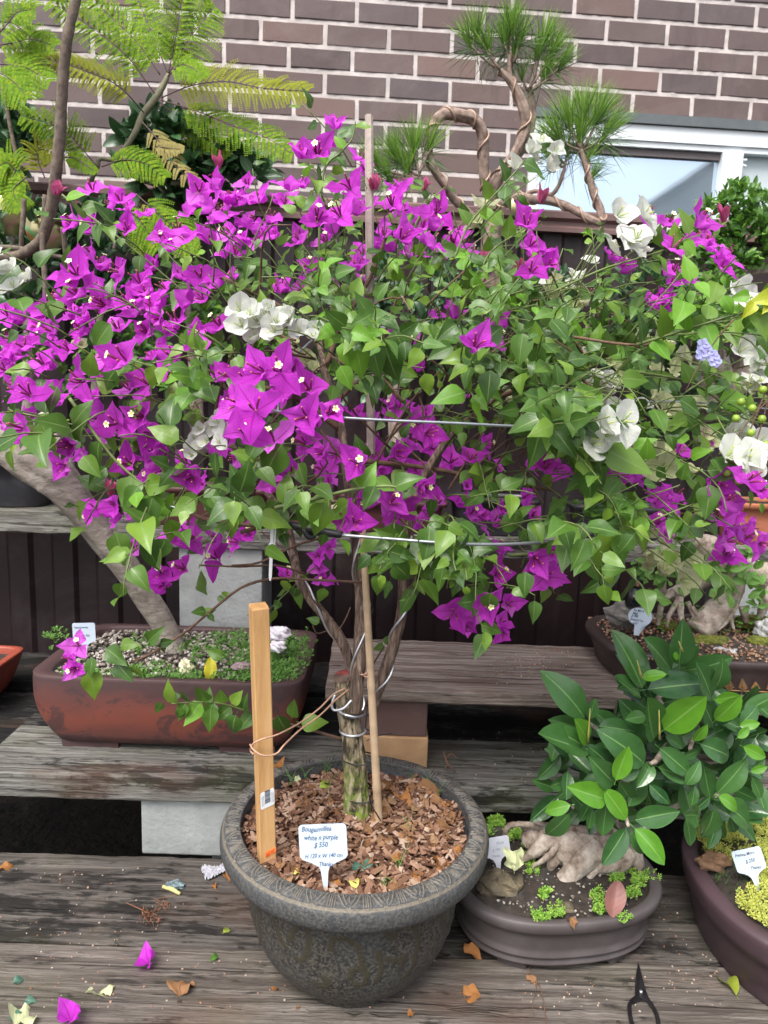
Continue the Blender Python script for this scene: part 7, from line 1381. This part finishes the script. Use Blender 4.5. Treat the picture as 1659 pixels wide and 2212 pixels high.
for (x, y, n) in [(350,1945,0),(318,1975,22),(350,1960,16),(330,1990,14)]:
    p = deck(x, y, .004)
    for _ in range(n): a = p + np.array([nr.uniform(-.012, .012), nr.uniform(-.012, .012), 0]); mb.tube([a, a + rv(.005) + [0, 0, .004], a + rv(.010)], [.0006, .0008, .0003], 4, 0, 1)
mb.tube([deck(272, 1950, .004), deck(300, 1962, .006), deck(318, 1970, .005)], [.0006, .0008, .0006], 4, 0, 2); mb.tube([deck(330, 1945, .004), deck(360, 1937, .006), deck(390, 1931, .004)], [.0006, .0006, .0004], 4, 0, 2)
meta(mb.build('dried_flower_heads', mat_plain('rusty_brown_chaff', (.24, .10, .05), .8, .4)), 'rusty brown dried flower heads and chaff on the rear sleeper', 'chaff', kind='stuff')
mb = MB(); mb.tube([deck(1142, 2075, .003), deck(1150, 2105, .004), deck(1165, 2130, .003), deck(1175, 2165, .004), deck(1180, 2220, .003)], [.0018, .0012, .001, .0009], 5, 0, 5, knob=.2); mb.tube([deck(1155, 2110, .003), deck(1158, 2140, .004), deck(1150, 2170, .003), deck(1156, 2200, .003)], [.0009, .0007, .0005], 5, 0, 5); meta(mb.build('dead_root', STEMB, base=tuple(deck(1160, 2130))), 'thin dark dead roots trailing from under the oval pot', 'root')
mb = MB(); mb.tube([P(958, 1625, 1.44), P(968, 1650, 1.42), P(985, 1668, 1.40)], [.003, .0028, .002], 6, 0, 3, knob=.15); mb.tube([P(962, 1640, 1.43), P(975, 1628, 1.44), P(990, 1640, 1.43)], [.002, .0018, .001], 6, 0, 3, knob=.15); mb.tube([P(966, 1650, 1.42), P(960, 1665, 1.41)], [.002, .001], 5, 0, 2); meta(mb.build('broken_twig', STEMB, base=tuple(P(970, 1645, 1.42))), 'forked dry twig beside the tan brick behind the pot rim', 'twig')
mb = MB()
for (x, y, rx, ry, n, zz) in [(200,2000,200,60,50,0),(350,2120,320,60,70,0),(1250,2150,150,40,40,0),(1500,2110,70,70,46,0),(1440,1980,60,60,14,0),(150,1900,150,30,20,0),(1120,1440,60,25,90,.367),(1180,1420,70,20,60,.367),(1050,1460,60,20,14,.367),(1120,1650,100,40,26,.177),(1050,1600,80,20,14,.177),(820,2160,60,30,10,0)]:
    for _ in range(n):
        q = Z(x + nr.uniform(-rx, rx), y + nr.uniform(-ry, ry), zz + .001)
        if zz == 0 and q[1] > 1.35: continue
        pebble(mb, (q[0], q[1], zz + .0012), nr.uniform(.0008, .0021))
meta(mb.build('grit', island_mat('pale_orange_grit', [(0, (.26, .11, .06)), (.4, (.46, .26, .17)), (.75, (.56, .44, .34)), (1, (.62, .60, .50))], .8, .2, 60), smooth=False), 'pale and orange grit sprinkled over the planks', 'grit', kind='stuff')
# bonsai scissors
STL = mat_plain('blackened_steel', (.022, .020, .022), .42, .5, 60, .6, metal=.5); BRT = mat_plain('bright_rivet', (.75, .75, .75), .2, .05, 20, 0, metal=.9)
sc_ = thing('bonsai_scissors', deck(1385, 2150), 'blackened steel bonsai scissors lying on the front deck at lower right', 'scissors')
tipq = deck(1377, 2079, .004); piv = deck(1384, 2148, .004); ups = nrm(tipq - piv); Ls = np.linalg.norm(tipq - piv); rts = np.cross(ups, [0, 0, 1.0]); RSc = np.stack([rts, ups, np.array([0, 0, 1.0])], 1)
for k, (pts, dz) in enumerate([([(.001, Ls), (-.005, Ls * .55), (-.0085, Ls * .15), (-.0095, -.006), (-.0155, -.013), (-.0175, -.020), (-.012, -.024), (-.006, -.017), (.002, -.012), (.006, .0), (.004, Ls * .4)], .0028), ([(.001, Ls * .99), (.0055, Ls * .5), (.0085, Ls * .12), (.012, -.006), (.017, -.016), (.0185, -.024), (.013, -.024), (.008, -.014), (-.003, -.010), (-.004, .004), (-.001, Ls * .5)], .0052)]):
    mb = MB(); mb.poly([(a * 1.0, b) for a, b in pts], .0024, piv + np.array([0, 0, dz - .003]), RSc); o = mb.build('blade', STL, sc_, smooth=False); bvm = o.modifiers.new('bevel', 'BEVEL'); bvm.width = .0006; bvm.segments = 2
for pts in [[(-.0150, -.018), (-.0195, -.030), (-.0200, -.045), (-.0185, -.062), (-.014, -.075), (-.008, -.088), (-.004, -.100)], [(.0160, -.018), (.0205, -.032), (.0225, -.048), (.0215, -.064), (.018, -.080), (.015, -.095)]]:
    mb = MB(); mb.tube([piv + RSc @ np.array([a, b, .001]) for a, b in pts], [.0028, .0034, .0034, .0032, .0030], 10, 0, 4, knob=.05); mb.build('handle', STL, sc_)
mb = MB(); mb.tube([piv + RSc @ np.array([a, b, .001]) for a, b in [(-.012, -.078), (-.022, -.081), (-.034, -.090), (-.045, -.104)]], [.0026, .0026, .0028], 10, 0, 4); mb.build('handle_end', mat_plain('worn_copper_steel', (.20, .12, .11), .3, .3, 40, .1, metal=.6), sc_)
mb = MB(); mb.lathe([(0, .0078), (.0022, .0075), (.0030, .0064), (.0030, .004)], piv + np.array([0, 0, 0]), 18); mb.build('rivet', BRT, sc_)
SCR = mat_plain('rusty_screw', (.07, .045, .035), .6, .4, 80, .2, metal=.4)
for (x, y, z, w) in [(.02, 1.475, .3665, 'front left plank end of the upper bench'), (.02, 1.59, .3645, 'middle plank of the upper bench at left'), (-.36, 1.41, .1765, 'low bench plank above the grey block'), (-.30, 1.24, .0005, 'rear deck sleeper left of the pot'), (.58, 1.24, .0005, 'rear deck sleeper by the purple brown pot'), (-.30, 1.00, .0015, 'front deck sleeper at left'), (.40, .99, .0015, 'front deck sleeper near the scissors')]:
    mb = MB(); mb.lathe([(0, .0006), (.0018, .0006), (.0034, .0010), (.0040, .0004), (.0040, -.001)], (x, y, z), 14); meta(mb.build('screw_head', SCR, base=(x, y, z)), 'rusty screw head in the ' + w, 'screw', 'screws in the planks')
bpy.context.view_layer.update()
